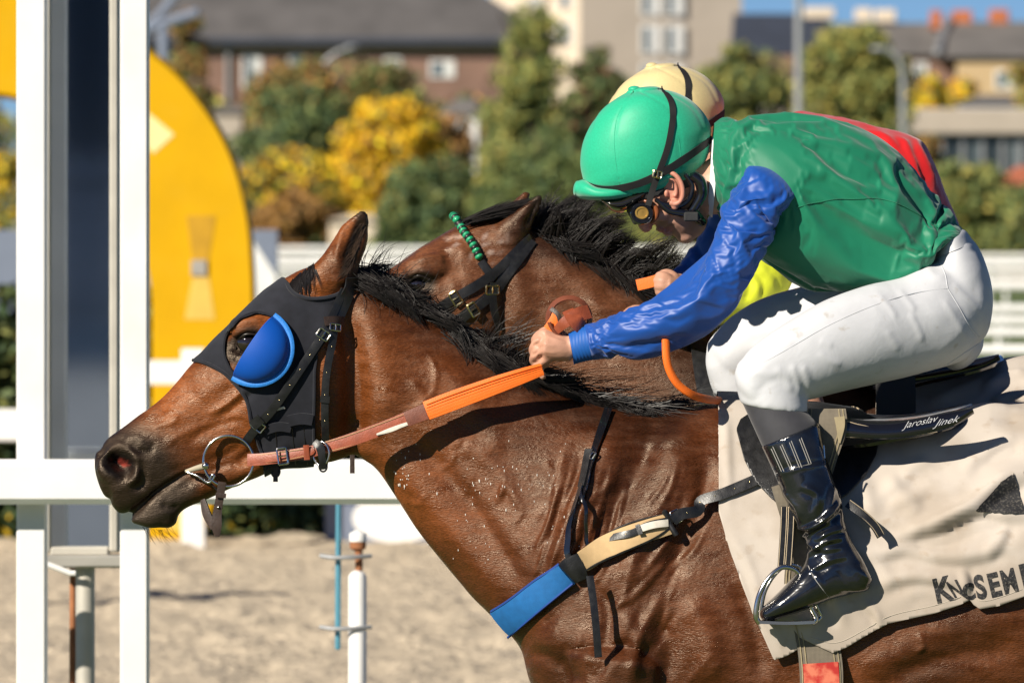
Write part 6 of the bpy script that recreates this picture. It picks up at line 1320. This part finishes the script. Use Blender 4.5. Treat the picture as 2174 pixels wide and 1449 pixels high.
# cap
capS = [sec((1330, 424), (1478, 366), 78, 0), sec((1286, 420), (1496, 345), 90, 0), sec((1248, 402), (1506, 318), 99, 0), sec((1236, 372), (1509, 290), 103, 0), sec((1232, 338), (1508, 266), 103, 0), sec((1240, 295), (1494, 240), 99, 0), sec((1262, 252), (1468, 214), 88, 0), sec((1296, 216), (1436, 197), 68, 0), sec((1330, 196), (1405, 189), 36, 0)]
CAPV, CAPF = loft(capS, 150, 120, .1, .12)
seams = [[(1345, 192), (1310, 250), (1305, 320), (1316, 395)], [(1352, 190), (1420, 230), (1440, 290), (1448, 360)], [(1348, 192), (1280, 225), (1250, 280)], [(1400, 188), (1470, 230), (1506, 300)]]
CAPV = sculpt(CAPV, CAPF, [(s, 3.2, -1.6, 'flat') for s in seams] + [([(1396 + 9 * k, 392 - 4 * k), (1400 + 9 * k, 378 - 4 * k)], 3.5, 2.0) for k in range(11)] + [([(1290 + 11 * k, 418 - .6 * k), (1294 + 11 * k, 408 - .6 * k)], 4, 1.2) for k in range(9)] + [([(1300, 402), (1320, 398), (1340, 404)], 6, 2, 'fold'), ([(1420, 350), (1470, 345), (1495, 330)], 8, 2, 'fold')])
CAPT = tris(CAPF); CAPN = vnormals(CAPV, CAPT); CAPV = wobble(CAPV, CAPN, 20, .0008, 3.)
skinK = Skin(CAPV, CAPF)
def peak_mesh():
    V_ = []; n, k = 40, 10; a = np.array((-.62, 0, -.22)); 
    for i in range(k + 1):
        q = i / k
        for j in range(n + 1):
            s = -1 + 2 * j / n; c_ = math.sqrt(max(0, 1 - s * s)) ** .8
            x = 1300 - c_ * (52 + 30 * q); y = 421 - c_ * (18 + 0 * q) + q * 4 - q * c_ * 0 ; V_.append(W(x, y + 3 * q, 0) + np.array((0, s * .082, 0)))
    return shell(np.array(V_), tris(gridfaces(k + 1, n + 1, closed=False)), -.0035, .007)
PEAK = loft([sec((1345, 396), (1340, 420), 66, 0, .5, 3, 3), sec((1305, 398), (1300, 425), 80, 0, .5, 3, 3), sec((1268, 396), (1264, 425), 76, 0, .5, 3, 3), sec((1242, 382), (1236, 422), 60, 0, .5, 2.4, 2.4), sec((1226, 384), (1221, 415), 36, 0, .5, 2.2, 2.2)], 50, 60, .1, .2)
PEAKskin = Skin(*PEAK)

def build_rider(root, M, only=None):
    """all the parts of a rider under root; M maps part -> material"""
    P_ = {}
    def add(nm, VF, m, par=None, col=None, key=None):
        o_ = obj(nm, VF[0], VF[1], m, par or root, col=col); P_[key or nm] = o_; return o_
    body = add('body', (JV, JF), 'skin', col=np.clip(jc, .01, 1))
    add('ear', (EARV, EARF), 'skin', body, EARC)
    add('jacket', JACK, M['jacket']); 
    add('sleeve', SLV, M['sleeve']); add('sleeve', SLF, M['sleeve'], key='sleeve2')
    add('cuff', cuff, M['cuff'])
    bre = add('breeches', (BRV, BRF), M['breeches']); add('waistband', band, M['breeches'], bre)
    add('sock', SOCKn, 'sock'); add('sock', SOCKf, 'sock', key='s2')
    bn = add('boot', BOOTn, 'boot_patent'); add('boot', BOOTf, 'boot_patent', key='b2')
    cap = add('cap', (CAPV, CAPF), M['cap']); add('peak', PEAK, M['cap'], cap)
    return P_, body, bn, cap, bre
root_j = empty('person', W(1760, 1320, 0), 'rider in green jacket with blue sleeves and shiny green cap, crouched over the neck', 'person', 'two riders')
PJ, bodyJ, bootJ, capJ, breJ = build_rider(root_j, dict(jacket='silk_green', sleeve='silk_blue', cuff='silk_cuff', breeches='breeches_white', cap='cap_green'))
# collar
cl = loft([sec((1512, 290), (1500, 452), 66, 0), sec((1524, 280), (1512, 462), 74, 0)], 14, 60, 0, 0); obj('collar', *cl, 'white_collar', PJ['jacket'])
P, N = Skin(*JACK).path([(1692, 440), (1740, 428), (1800, 422), (1880, 425), (1940, 450), (1990, 484)], 70, .0012, 2); obj('seam', *tube(P, .0011, 4), 'silk_green', PJ['jacket'])
skT = Skin(BRV, BRF)
for pts in ([(2012, 612), (1940, 622), (1850, 650), (1760, 690), (1690, 730), (1620, 770), (1570, 790)], [(2012, 612), (2006, 580), (1990, 548)], [(2012, 612), (2035, 650), (2060, 695), (2078, 715)], [(2088, 722), (2050, 747), (2005, 777)]):
    P, N = skT.path(pts, 60, .0002); obj('seam', *tube(P, .0010, 5), 'breeches_white', breJ)
# cap button, bands
obj('button', *ellipsoid(W(1347, 190, -.01), (.014, .014, .008)), 'cap_green', capJ)
def capband(pts, w, nm='elastic_band', n=60): P, N = skinK.path(pts, n, .0008); return obj(nm, *ribbon(P, N, w, .0022, cols=2), 'elastic', capJ)
capband([(1242, 388), (1262, 397), (1310, 400), (1370, 384), (1430, 352), (1480, 318), (1508, 296)], .0165)
capband([(1405, 189), (1424, 215), (1428, 250), (1418, 310), (1400, 362)], .0135)
skinH = Skin(*join((JV, JF), (CAPV, CAPF)))
P = WP([(1400, 362, -.104), (1394, 378, -.100), (1386, 402, -.088), (1376, 436, -.078)]); obj('elastic_band', *ribbon(P, unit(np.array((-.1, -1, 0))), .013, .002, sub=24), 'elastic', capJ)
buckle(W(1396, 370, -.102), np.array((0, -1, 0)), np.array((.2, 0, 1)), .018, .014, 'brass', capJ, .0022)
for s_ in seams[:2]: P, N = skinK.path(s_, 40, .0); obj('seam', *tube(P, .0010, 4), 'cap_green', capJ)
# helmet harness, goggles, visor
hl = obj('helmet_liner', *loft([sec((1300, 425), (1480, 372), 74, 0), sec((1318, 436), (1492, 388), 70, 0)], 20, 60, .05, .05), 'dull_black', root_j)
def harness(pts, r, nm='harness'): return obj(nm, *tube(P3(pts), r, 10, sub=36), 'patent', hl)
harness([(1470, 372, -78), (1486, 385, -76), (1490, 410, -72), (1480, 432, -68), (1468, 450, -62)], [.011, .013, .012, .011, .012]); harness([(1455, 370, -80), (1470, 395, -78), (1462, 422, -74), (1440, 436, -72), (1412, 434, -74), (1392, 424, -76)], [.005, .005, .006, .007, .006, .005])
harness([(1468, 445, -66), (1482, 462, -58), (1492, 472, -45)], [.013, .012, .010]); harness([(1395, 424, -76), (1420, 446, -72), (1450, 452, -68), (1472, 458, -62)], [.005, .008, .010, .010])
obj('clip', *bbox_(*[v for v in (W(1452, 450, -.085)[0], W(1484, 450, -.085)[0], -.086, -.066, W(1468, 470, -.085)[2], W(1468, 450, -.085)[2])], .003), 'dull_black', hl)
gg = obj('goggles', *loft([sec((1330, 448), (1352, 424), 50, -8), sec((1338, 462), (1366, 426), 56, -12), sec((1346, 476), (1382, 430), 60, -14), sec((1358, 474), (1394, 438), 60, -16)], 40, 50, .2, .2), 'dull_black', root_j)
def disc(px, py, y0, r, h, n=30, sq=.92):
    c0 = W(px, py, y0); th = np.linspace(0, 2 * math.pi, n, endpoint=False); rings = [(r, 0.0), (r, -h * .7), (r * .9, -h), (r * .72, -h), (r * .68, -h * .8)]
    V_ = np.array([[c0 + np.array((q * math.cos(t), z, q * sq * math.sin(t))) for t in th] for q, z in rings]).reshape(-1, 3); F_ = gridfaces(len(rings), n).tolist(); F_.append([(len(rings) - 1) * n + k for k in range(n)][::-1]); return V_, F_
obj('side_shield', *disc(1363, 453, -.066, .0255, .012), 'patent', gg)
obj('side_lens', *disc(1363, 452, -.0700, .0150, .0075), 'lens_amber', gg)
obj('frame', *tube(P3([(1368, 426, -64), (1384, 432, -70), (1394, 446, -71), (1392, 462, -68), (1382, 474, -62)]), [.003, .005, .0058, .005, .003], 8, sub=24), 'goggle_brown', gg)
obj('visor', *loft([sec((1272, 420), (1284, 432), 56, 0), sec((1292, 418), (1300, 448), 66, 0), sec((1318, 412), (1322, 452), 70, 0), sec((1345, 404), (1346, 440), 71, 0), sec((1372, 396), (1366, 424), 71, 0)], 40, 50, .2, .1), 'dark_visor', root_j)
obj('hair', *loft([sec((1400, 412), (1428, 368), 66, 0), sec((1412, 402), (1440, 365), 69, 0)], 10, 40, .1, .1), 'hair_grey', bodyJ)
# boot trim
for k, (a, b) in enumerate((((1634, 938), (1662, 1000)), ((1652, 930), (1682, 998)), ((1672, 922), (1700, 992)), ((1692, 912), (1720, 984)))):
    for e in (-2.6, 2.6): P, N = skinB.path([(a[0] + e, a[1]), ((a[0] + b[0]) / 2 + e, (a[1] + b[1]) / 2), (b[0] + e, b[1])], 22, .0004); obj('stitching', *tube(P, .0010, 4), 'grey_thread', bootJ)
P, N = skinB.path([(1648, 1004), (1690, 992), (1722, 984)], 16, .0004); obj('stitching', *tube(P, .001, 4), 'grey_thread', bootJ)
P, N = skinB.path([(1738, 905), (1752, 955), (1768, 1010), (1783, 1055)], 30, .0004); obj('zip', *tube(P, .0022, 5), 'black_leather', bootJ)
obj('zip_pull', *tube(WP([(1749, 945, -.325), (1751, 972, -.327)]), .002, 6), 'steel', bootJ)
P, N = skinB.path([(1622, 1318), (1660, 1308), (1710, 1292), (1765, 1274), (1815, 1258), (1846, 1240)], 50, -.002); obj('sole', *tube(P, .0042, 6), 'sole', bootJ)
P, N = skinB.path([(1716, 1200), (1728, 1225), (1748, 1252), (1762, 1268)], 24, .0004); obj('stitching', *tube(P, .001, 4), 'grey_thread', bootJ)
P, N = skinB.path([(1790, 1075), (1808, 1130), (1838, 1190), (1849, 1225)], 30, .0004); obj('stitching', *tube(P, .001, 4), 'grey_thread', bootJ)
# ================================================================== second horse and rider, one metre beyond
YB = 1.0
def s2(t, b, w, u=.5, a=2.0, bb=2.0, dy=0): return (t[0], t[1], b[0], b[1], w, YB * 1000 + dy, u, a, bb)
head2 = [s2((505, 758), (560, 876), 44), s2((570, 724), (630, 868), 50), s2((640, 684), (720, 850), 55), s2((740, 624), (835, 830), 62, .42), s2((835, 566), (935, 805), 84, .38), s2((900, 520), (1000, 790), 96, .36), s2((970, 480), (1062, 785), 96, .38), s2((1045, 455), (1115, 765), 86, .45), s2((1110, 470), (1150, 765), 76)]
body2 = [s2((1050, 462), (1090, 760), 74), s2((1120, 478), (1130, 775), 78), s2((1205, 512), (1145, 810), 84), s2((1290, 556), (1190, 900), 94), s2((1380, 608), (1250, 1000), 108), s2((1470, 664), (1310, 1100), 132), s2((1560, 712), (1370, 1190), 165, .58), s2((1660, 738), (1420, 1280), 195, .6), s2((1770, 740), (1490, 1370), 215, .58),
         s2((1890, 768), (1680, 1450), 240), s2((2010, 786), (1900, 1510), 265), s2((2170, 766), (2150, 1520), 275), s2((2400, 740), (2400, 1470), 272), s2((2560, 765), (2560, 1380), 250), s2((2680, 870), (2680, 1240), 150)]
earn = [s2((1030, 500), (1112, 522), 30, dy=-44), s2((1062, 470), (1128, 492), 27, dy=-46), s2((1092, 448), (1140, 462), 22, dy=-47), s2((1122, 428), (1150, 440), 15, dy=-48), s2((1140, 412), (1153, 418), 7, dy=-48)]
earf = [s2((1030, 478), (1090, 492), 28, dy=44), s2((1062, 448), (1108, 462), 25, dy=46), s2((1090, 425), (1122, 436), 18, dy=47), s2((1112, 405), (1126, 412), 8, dy=48)]
def proj2(V):
    y = YB - np.abs(V[:, 1] - YB); k = (D + y) / D * 1e-3; return np.stack([V[:, 0] / k + 1087.0, HY - (V[:, 2] - ZC) / k], 1)
_proj = proj; brow2 = ellipsoid(W(905, 572, YB - .082), (.055, .024, .034), n=20, m=14)
legs2 = [(v + np.array((.16, YB, .04)), f) for v, f in horse_legs()]
V2, F2 = fuse([loft(head2, 120, 64, .3, .2), loft(body2, 220, 84, .1, .4), loft(earn, 40, 24), loft(earf, 40, 24), brow2] + legs2, .0068, 6, .55)
proj = proj2
S2 = [([(868, 604), (902, 598)], 20, -10, 'flat'), ([(862, 600), (876, 580), (900, 576), (922, 592)], 9, 8), ([(866, 612), (885, 622), (910, 618)], 8, 4), ([(880, 560), (920, 545), (950, 555)], 12, 5), ([(930, 600), (955, 580), (985, 575)], 14, -6), ([(920, 540), (970, 530), (1000, 550)], 16, 5), ([(940, 520), (990, 500)], 10, -4),
      ([(940, 620), (990, 640), (1010, 690)], 26, 6), ([(1060, 560), (1070, 640), (1060, 720), (1030, 760)], 22, -12), ([(1100, 560), (1115, 640), (1120, 720)], 30, 6), ([(1150, 540), (1230, 600), (1300, 680)], 30, 6), ([(1180, 600), (1250, 680), (1300, 780)], 24, -6), ([(1240, 640), (1290, 660), (1330, 660)], 12, 3),
      ([(1145, 420), (1130, 455), (1115, 485)], 12, -10), ([(1040, 500), (1070, 515), (1105, 515)], 12, 4), ([(960, 560), (1000, 590), (1040, 600)], 10, 3), ([(905, 640), (950, 660), (990, 700)], 10, -3)]
rs = np.random.default_rng(9)
for k in range(30):
    x0, y0 = rs.uniform(900, 1400), rs.uniform(520, 800); l = rs.uniform(25, 60); a = rs.uniform(.2, 1.3); S2.append(([(x0, y0), (x0 + l * .5 * math.cos(a), y0 + l * .5 * math.sin(a) + rs.uniform(-6, 6)), (x0 + l * math.cos(a), y0 + l * math.sin(a))], rs.uniform(6, 10), rs.choice([-1, 1]) * rs.uniform(1, 2.4)))
V2 = sculpt(V2, F2, S2); T2 = tris(F2); N2_ = vnormals(V2, T2); V2 = wobble(V2, N2_, 14, .0022, 11.); skin2 = Skin(V2, F2)
u2 = proj(V2); n2 = pnoise(V2, 9.0, 20.); n3 = pnoise(V2, 60., 3.)
c2 = np.tile(np.array((.105, .040, .0175)), (len(V2), 1)); c2 = mixc(c2, (.16, .058, .022), smoothstep(1060 - u2[:, 0] + 60 * n2, 0, 200) * .7)
c2 = mixc(c2, (.03, .015, .010), smoothstep(u2[:, 0] + 60 * n2, 1330, 1460) * .8); dc2, _, _ = polydist(u2, [(1120, 478), (1205, 512), (1290, 556), (1380, 608), (1470, 664)]); c2 = mixc(c2, (.03, .014, .009), (1 - smoothstep(dc2 + 14 * n2, 25, 80)) * .8)
de, _, _ = polydist(u2, [(868, 604), (902, 598)]); c2 = mixc(c2, (.02, .014, .012), 1 - smoothstep(de, 16, 34)); et, _, _ = polydist(u2, [(1150, 410), (1132, 455), (1118, 485)]); c2 = mixc(c2, (.016, .011, .009), 1 - smoothstep(et, 8, 20))
sw, _, _ = polydist(u2, [(1030, 540), (1055, 505), (1010, 530)]); c2 = mixc(c2, (.40, .34, .31), (1 - smoothstep(sw, 10, 34)) * smoothstep(n3, .05, .4) * .55); sw, _, _ = polydist(u2, [(950, 520), (985, 510)]); c2 = mixc(c2, (.40, .34, .31), (1 - smoothstep(sw, 6, 24)) * smoothstep(n3, .05, .4) * .5)
c2 *= (1 + .25 * n2[:, None]) * np.array((.82, .74, .70))
root2 = empty('race_horse', (float(W(1900, 0, YB)[0]), YB, 0), 'darker bay racehorse with green plaited browband, beyond the hooded one', 'horse', 'two galloping racehorses')
obj('body', V2, F2, 'coat', root2, col=np.clip(c2, .003, 1))
el2, en2 = skin2.at(885, 602); ey2 = obj('eye', *ellipsoid(el2 - en2 * .013, (.024, .024, .024), n=28, m=20), 'eye_glass', root2)
P, N = skin2.path([(866, 606), (874, 588), (892, 582), (912, 594)], 14, .0005); obj('eyelid', *tube(P, .0035, 8), 'lid', root2)
# mane flying up and back
paths = []; cr2 = np.array([(1130, 482), (1205, 512), (1290, 556), (1380, 608), (1450, 652)], float)
paths += locks(cr2, 3200, 46, lambda t: xs(t, [92, 105, 100, 95, 110]), lambda t: xs(t, [-1.25, -1.25, -1.15, -.95, -.6]), .16, YB - .03, YB + .03, 31, .075, .14, YB)
paths += locks(cr2, 2200, 36, lambda t: xs(t, [90, 110, 115, 120, 120]), lambda t: xs(t, [.5, .6, .6, .55, .5]), .2, YB - .05, YB + .02, 32, .02, .08, YB)
for i in range(160):                                  # the tall tuft under the peak
    a = -1.05 + rs.normal(0, .10); p = np.array((1150 + rs.uniform(-12, 40), 512 + rs.uniform(-4, 20))); P = []; L = rs.uniform(70, 118)
    for s in range(8): P.append(W(p[0], p[1], YB - .02)); p = p + np.array((math.cos(a), math.sin(a))) * L / 7; a += .05
    paths.append(np.array(P))
obj('mane', *strands(paths, .0012), 'mane_hair', root2)
paths = []
for i in range(700):                                  # forelock blown back between the ears
    t = rs.uniform(0, 1); x0 = 985 + 60 * t + rs.uniform(-6, 6); y0 = np.interp(x0, [970, 1050], [476, 452]) + rs.uniform(-4, 12); a = -.32 + rs.normal(0, .08); p = np.array((x0, y0)); P = []; L = rs.uniform(60, 110); y = YB - rs.uniform(-.03, .06)
    for s in range(6): P.append(W(p[0], p[1] - 2, y)); p = p + np.array((math.cos(a), math.sin(a))) * L / 5; a += .02
    paths.append(np.array(P))
obj('forelock', *strands(paths, .0016), 'mane_hair', root2)
paths = []
for k in range(300):
    p = np.array((2690 + rs.uniform(-10, 10), 880 + rs.uniform(-10, 50))); P = []; a = .2 + rs.normal(0, .15)
    for s in range(8): P.append(W(p[0], p[1], YB + rs.normal(0, .015))); p = p + np.array((math.cos(a), math.sin(a))) * 90; a += .1
    paths.append(np.array(P))
obj('tail', *strands(paths, .002), 'mane_hair', root2)
# bridle of the second horse
rb2 = empty('bridle', W(1000, 720, YB), 'black bridle with green and black plaited browband on the darker horse', 'bridle')
mat('plait_green', (.01, .30, .13), rough=.5, var=.1, coat=.3)
P, N = skin2.path([(978, 482), (990, 500), (1004, 522), (1018, 550)], 46, .008); P = resample(np.concatenate([[W(962, 458, YB), W(968, 464, YB - .03)], P]), 64)
for k in range(21): i = k * 3; obj('plait', *tube(P[i:i + 4], [.0080, .0100, .0100, .0080], 10), 'plait_green' if k % 2 == 0 else 'black_leather', rb2)
for pts, w in (([(1020, 556), (1034, 575), (1048, 592)], .018), ([(1124, 505), (1092, 540), (1060, 570), (1020, 600), (985, 622), (955, 638), (925, 660), (890, 690)], .022), ([(1128, 512), (1095, 556), (1066, 596), (1040, 626), (1014, 648), (985, 668), (960, 700)], .024), ([(1046, 600), (1044, 630), (1048, 665), (1060, 700)], .018)): strap(pts, w, 'black_leather', rb2, 'strap', skin2, 40, .004)
for (x, y, dx, dy) in ((968, 632, -1, .6), (1004, 656, -1, .6), (1043, 615, 0, 1)):
    l, n_ = skin2.at(x, y); buckle(l, n_, np.array((dx, 0, -dy)), .030, .018, 'brass', rb2, .0024)
# neck strap in shade, saddle, cloth, surcingle
rs2 = empty('racing_saddle', W(2000, 900, YB), 'black saddle and grey elastic band of the darker horse, behind white breeches', 'saddle', 'racing saddles')
strap([(1470, 690), (1482, 740), (1492, 800), (1505, 860)], .040, 'black_leather', rs2, 'neck_strap', skin2, 24, .012)
V_, F_ = loft(body2, 300, 200, .1, .4); T_ = tris(F_); uvq = proj(V_); f_ = np.where(V_[:, 1] < YB + .14, sdpoly(uvq, [(1860, 740), (1858, 1000), (1900, 1120), (2440, 1080), (2440, 700)]), -60.); CV2, CT2 = clip(V_, T_, f_); CN2 = vnormals(CV2, CT2); CV2 = CV2 + CN2 * .010
CV2 = sculpt(CV2, CT2, [([(1960, 860), (2030, 830), (2100, 800)], 18, 7, 'fold'), ([(2080, 830), (2130, 800), (2190, 790)], 16, 9, 'fold'), ([(2100, 860), (2150, 840), (2200, 850)], 14, 8, 'fold'), ([(2000, 850), (2060, 860), (2120, 840)], 14, -6)], norm=CN2)
rc2 = empty('saddle_cloth', W(2100, 1000, YB), 'pale beige cloth of the darker horse, behind the near saddle', 'saddle cloth', 'saddle cloths'); obj('cloth', *shell(CV2, CT2, 0., .002), 'cloth_beige', rc2)
for pts, wid, y_, m_ in (([(1940, 800), (1990, 792), (2040, 782), (2085, 772), (2122, 760)], [.026, .026, .026, .022, .012], YB - .255, 'patent'),): obj('cantle_roll', *ribbon(WP([(a, b, y_) for a, b in pts]), unit(np.array((0, -1, .45))), np.array(wid), .012, sub=40, bulge=.6), m_, rs2)
X = resample(np.array([(1800, 770, 40, 140), (1880, 782, 40, 230), (1960, 780, 26, 250), (2040, 772, 16, 240), (2100, 762, 10, 170), (2124, 757, 8, 70)], float), 40); V_ = np.array([W(X[i, 0], X[i, 1] + X[i, 2] * abs(s) ** 3, YB) + np.array((0, s * X[i, 3] * 1e-3, 0)) for i in range(40) for s in np.linspace(-1, 1, 21)]); obj('seat', *shell(V_, tris(gridfaces(40, 21, closed=False)), -.004, .008), 'patent', rs2)
sur2 = [(1900, 785, YB - .272), (1902, 850, YB - .285), (1900, 920, YB - .292), (1895, 1060, YB - .295)]; obj('surcingle', *ribbon(WP(sur2), unit(np.array((0, -1, .1))), .088, .005, sub=40), mat('elastic_grey', (.035, .034, .034), rough=.85, var=.15, weave=.8, wscale=1200), rs2)
proj = _proj
# rider two: the same build of man and crouch, in other colours
mat('silk_red', (0.52, 0.006, 0.008), rough=.5, spec=.35, var=.06, vscale=12, sheen=.2, bump2=.1, b2scale=14); mat('silk_lime', (.62, .68, .03), rough=.5, spec=.35, var=.05, sheen=.2, bump2=.12, b2scale=14)
mat('cap_cream', (.62, .50, .24), rough=.55, var=.05, vscale=200, sheen=.2)
root_j2 = empty('person', tuple(np.array(root_j.location) + np.array((.056, YB, .071))), 'rider in red jacket, lime sleeves and pale yellow cap, farther away', 'person', 'two riders')
swap = {'silk_green': 'silk_red', 'silk_blue': 'silk_lime', 'silk_cuff': 'silk_lime', 'cap_green': 'cap_cream'}
def copy_tree(o_, parent):
    c_ = o_.copy(); COL.objects.link(c_); c_.parent = parent
    if c_.material_slots:
        m_ = c_.material_slots[0].material.name
        if m_ in swap: c_.material_slots[0].link = 'OBJECT'; c_.material_slots[0].material = MATS[swap[m_]]
    for ch in o_.children:
        if ch.name.split('.')[0] not in ('stitching', 'zip', 'zip_pull', 'sole', 'seam', 'prong'): copy_tree(ch, c_)
for ch in list(root_j.children):
    if ch.name.split('.')[0] in ('goggles', 'visor', 'helmet_liner', 'body', 'sleeve', 'cuff', 'jacket'): continue
    copy_tree(ch, root_j2)
for ch in root_j2.children:
    if not ch.name.startswith('cap'): ch.location = (-.04, 0, -.050)

def at2(l): return [(a, b, YB * 1000 + c_, *r_) for (a, b, c_, *r_) in l]
off2 = np.array((.056, YB, .071)); p2 = [(np.asarray(v) + off2, f) for v, f in ARMLESS[:7]] + [limb(at2([(1600, 400, 0, 70), (1700, 400, 0, 90), (1820, 440, 0, 95), (1890, 500, 0, 75), (1940, 570, 0, 70)]))]
p2 += [limb(at2([(1670, 400, -60, 50), (1665, 430, -150, 44), (1640, 540, -195, 40), (1590, 622, -205, 36), (1480, 660, -170, 30), (1390, 690, -120, 24)])), limb(at2([(1670, 400, 60, 50), (1650, 430, 150, 44), (1620, 540, 195, 40), (1570, 620, 200, 34), (1470, 650, 150, 30), (1390, 680, 110, 24)])),
       limb(at2([(1960, 580, -40, 80), (1970, 620, -110, 80), (1850, 660, -200, 66), (1690, 720, -270, 50), (1690, 800, -285, 45), (1740, 950, -300, 42), (1780, 1080, -305, 30), (1790, 1150, -305, 32)])), limb(at2([(1960, 580, 40, 80), (1950, 620, 110, 80), (1800, 650, 200, 66), (1640, 700, 270, 50), (1650, 800, 285, 45), (1700, 950, 300, 42), (1740, 1080, 305, 30), (1750, 1150, 305, 32)]))]
for s_ in (-1, 1):
    hx, hy, hz = 1385, 688 if s_ < 0 else 678, 112 * s_
    p2 += hand((hx, hy, YB * 1000 + hz), *[[(hx - 45 + dx_, hy - 22 + 14 * q + dy_, YB * 1000 + hz + dz_) for q in range(4)] for dx_, dy_, dz_ in ((0, 0, 0), (-20, 10, 15), (-8, 16, 36), (12, 12, 34))], [(hx - 10, hy - 18, YB * 1000 + hz + 8), (hx - 30, hy - 30, YB * 1000 + hz + 14), (hx - 48, hy - 28, YB * 1000 + hz + 20), (hx - 60, hy - 20, YB * 1000 + hz + 24)], [.024, .027, .024])
V_, F_ = fuse(p2, .0045, 3, .5); obj('body', V_, F_, 'skin', root_j2, col=np.tile(np.array((.46, .24, .16)), (len(V_), 1)))
proj = proj2
q_ = lambda t, b, w: (t[0], t[1], b[0], b[1], w, YB * 1000, .5, 2., 2.)
tor2 = [q_((1572, 285), (1560, 430), 80), q_((1612, 258), (1600, 480), 125), q_((1690, 239), (1650, 530), 170), q_((1770, 248), (1720, 560), 182), q_((1850, 268), (1770, 585), 184), q_((1912, 280), (1815, 598), 182), q_((1956, 302), (1850, 600), 178), q_((1986, 352), (1890, 598), 172), q_((2010, 412), (1930, 588), 160), q_((2034, 470), (1972, 556), 140)]
obj('jacket', *silk(tor2, [([(1900, 290), (1930, 320), (1960, 400)], 14, 8, 'fold'), ([(1940, 295), (1960, 340), (1985, 400)], 12, 8, 'fold'), ([(1680, 245), (1760, 262), (1840, 290)], 14, 6, 'fold'), ([(1840, 275), (1900, 310), (1940, 380)], 14, 7, 'fold')], 160, 120, (.006, .002), 3., .1, .1, (6, 16), (.8, 0, -.6), 2.0), 'silk_red', root_j2)
for s_ in (-1, 1):
    q_ = lambda t, b, w, y: (t[0], t[1], b[0], b[1], w, YB * 1000 + y * s_, .5, 2., 2.)
    sl2 = [q_((1640, 345), (1730, 400), 42, 150), q_((1600, 395), (1738, 440), 58, 172), q_((1575, 470), (1718, 500), 63, 190), q_((1545, 540), (1696, 570), 64, 200), q_((1510, 585), (1655, 640), 62, 203), q_((1475, 610), (1580, 672), 58, 196), q_((1440, 625), (1510, 695), 50, 176), q_((1400, 645), (1440, 712), 40, 140), q_((1385, 655), (1405, 715), 34, 120)]
    obj('sleeve', *silk(sl2, [([(1560, 560), (1590, 600), (1580, 650)], 11, 5, 'fold'), ([(1590, 560), (1620, 600), (1615, 640)], 10, 5, 'fold'), ([(1620, 560), (1650, 590), (1655, 620)], 10, 4, 'fold'), ([(1530, 590), (1555, 620), (1545, 660)], 11, 4, 'fold')], 140, 80, (.004, .0008), 9., .15, 0, (7, 18)), 'silk_lime', root_j2)
proj = _proj
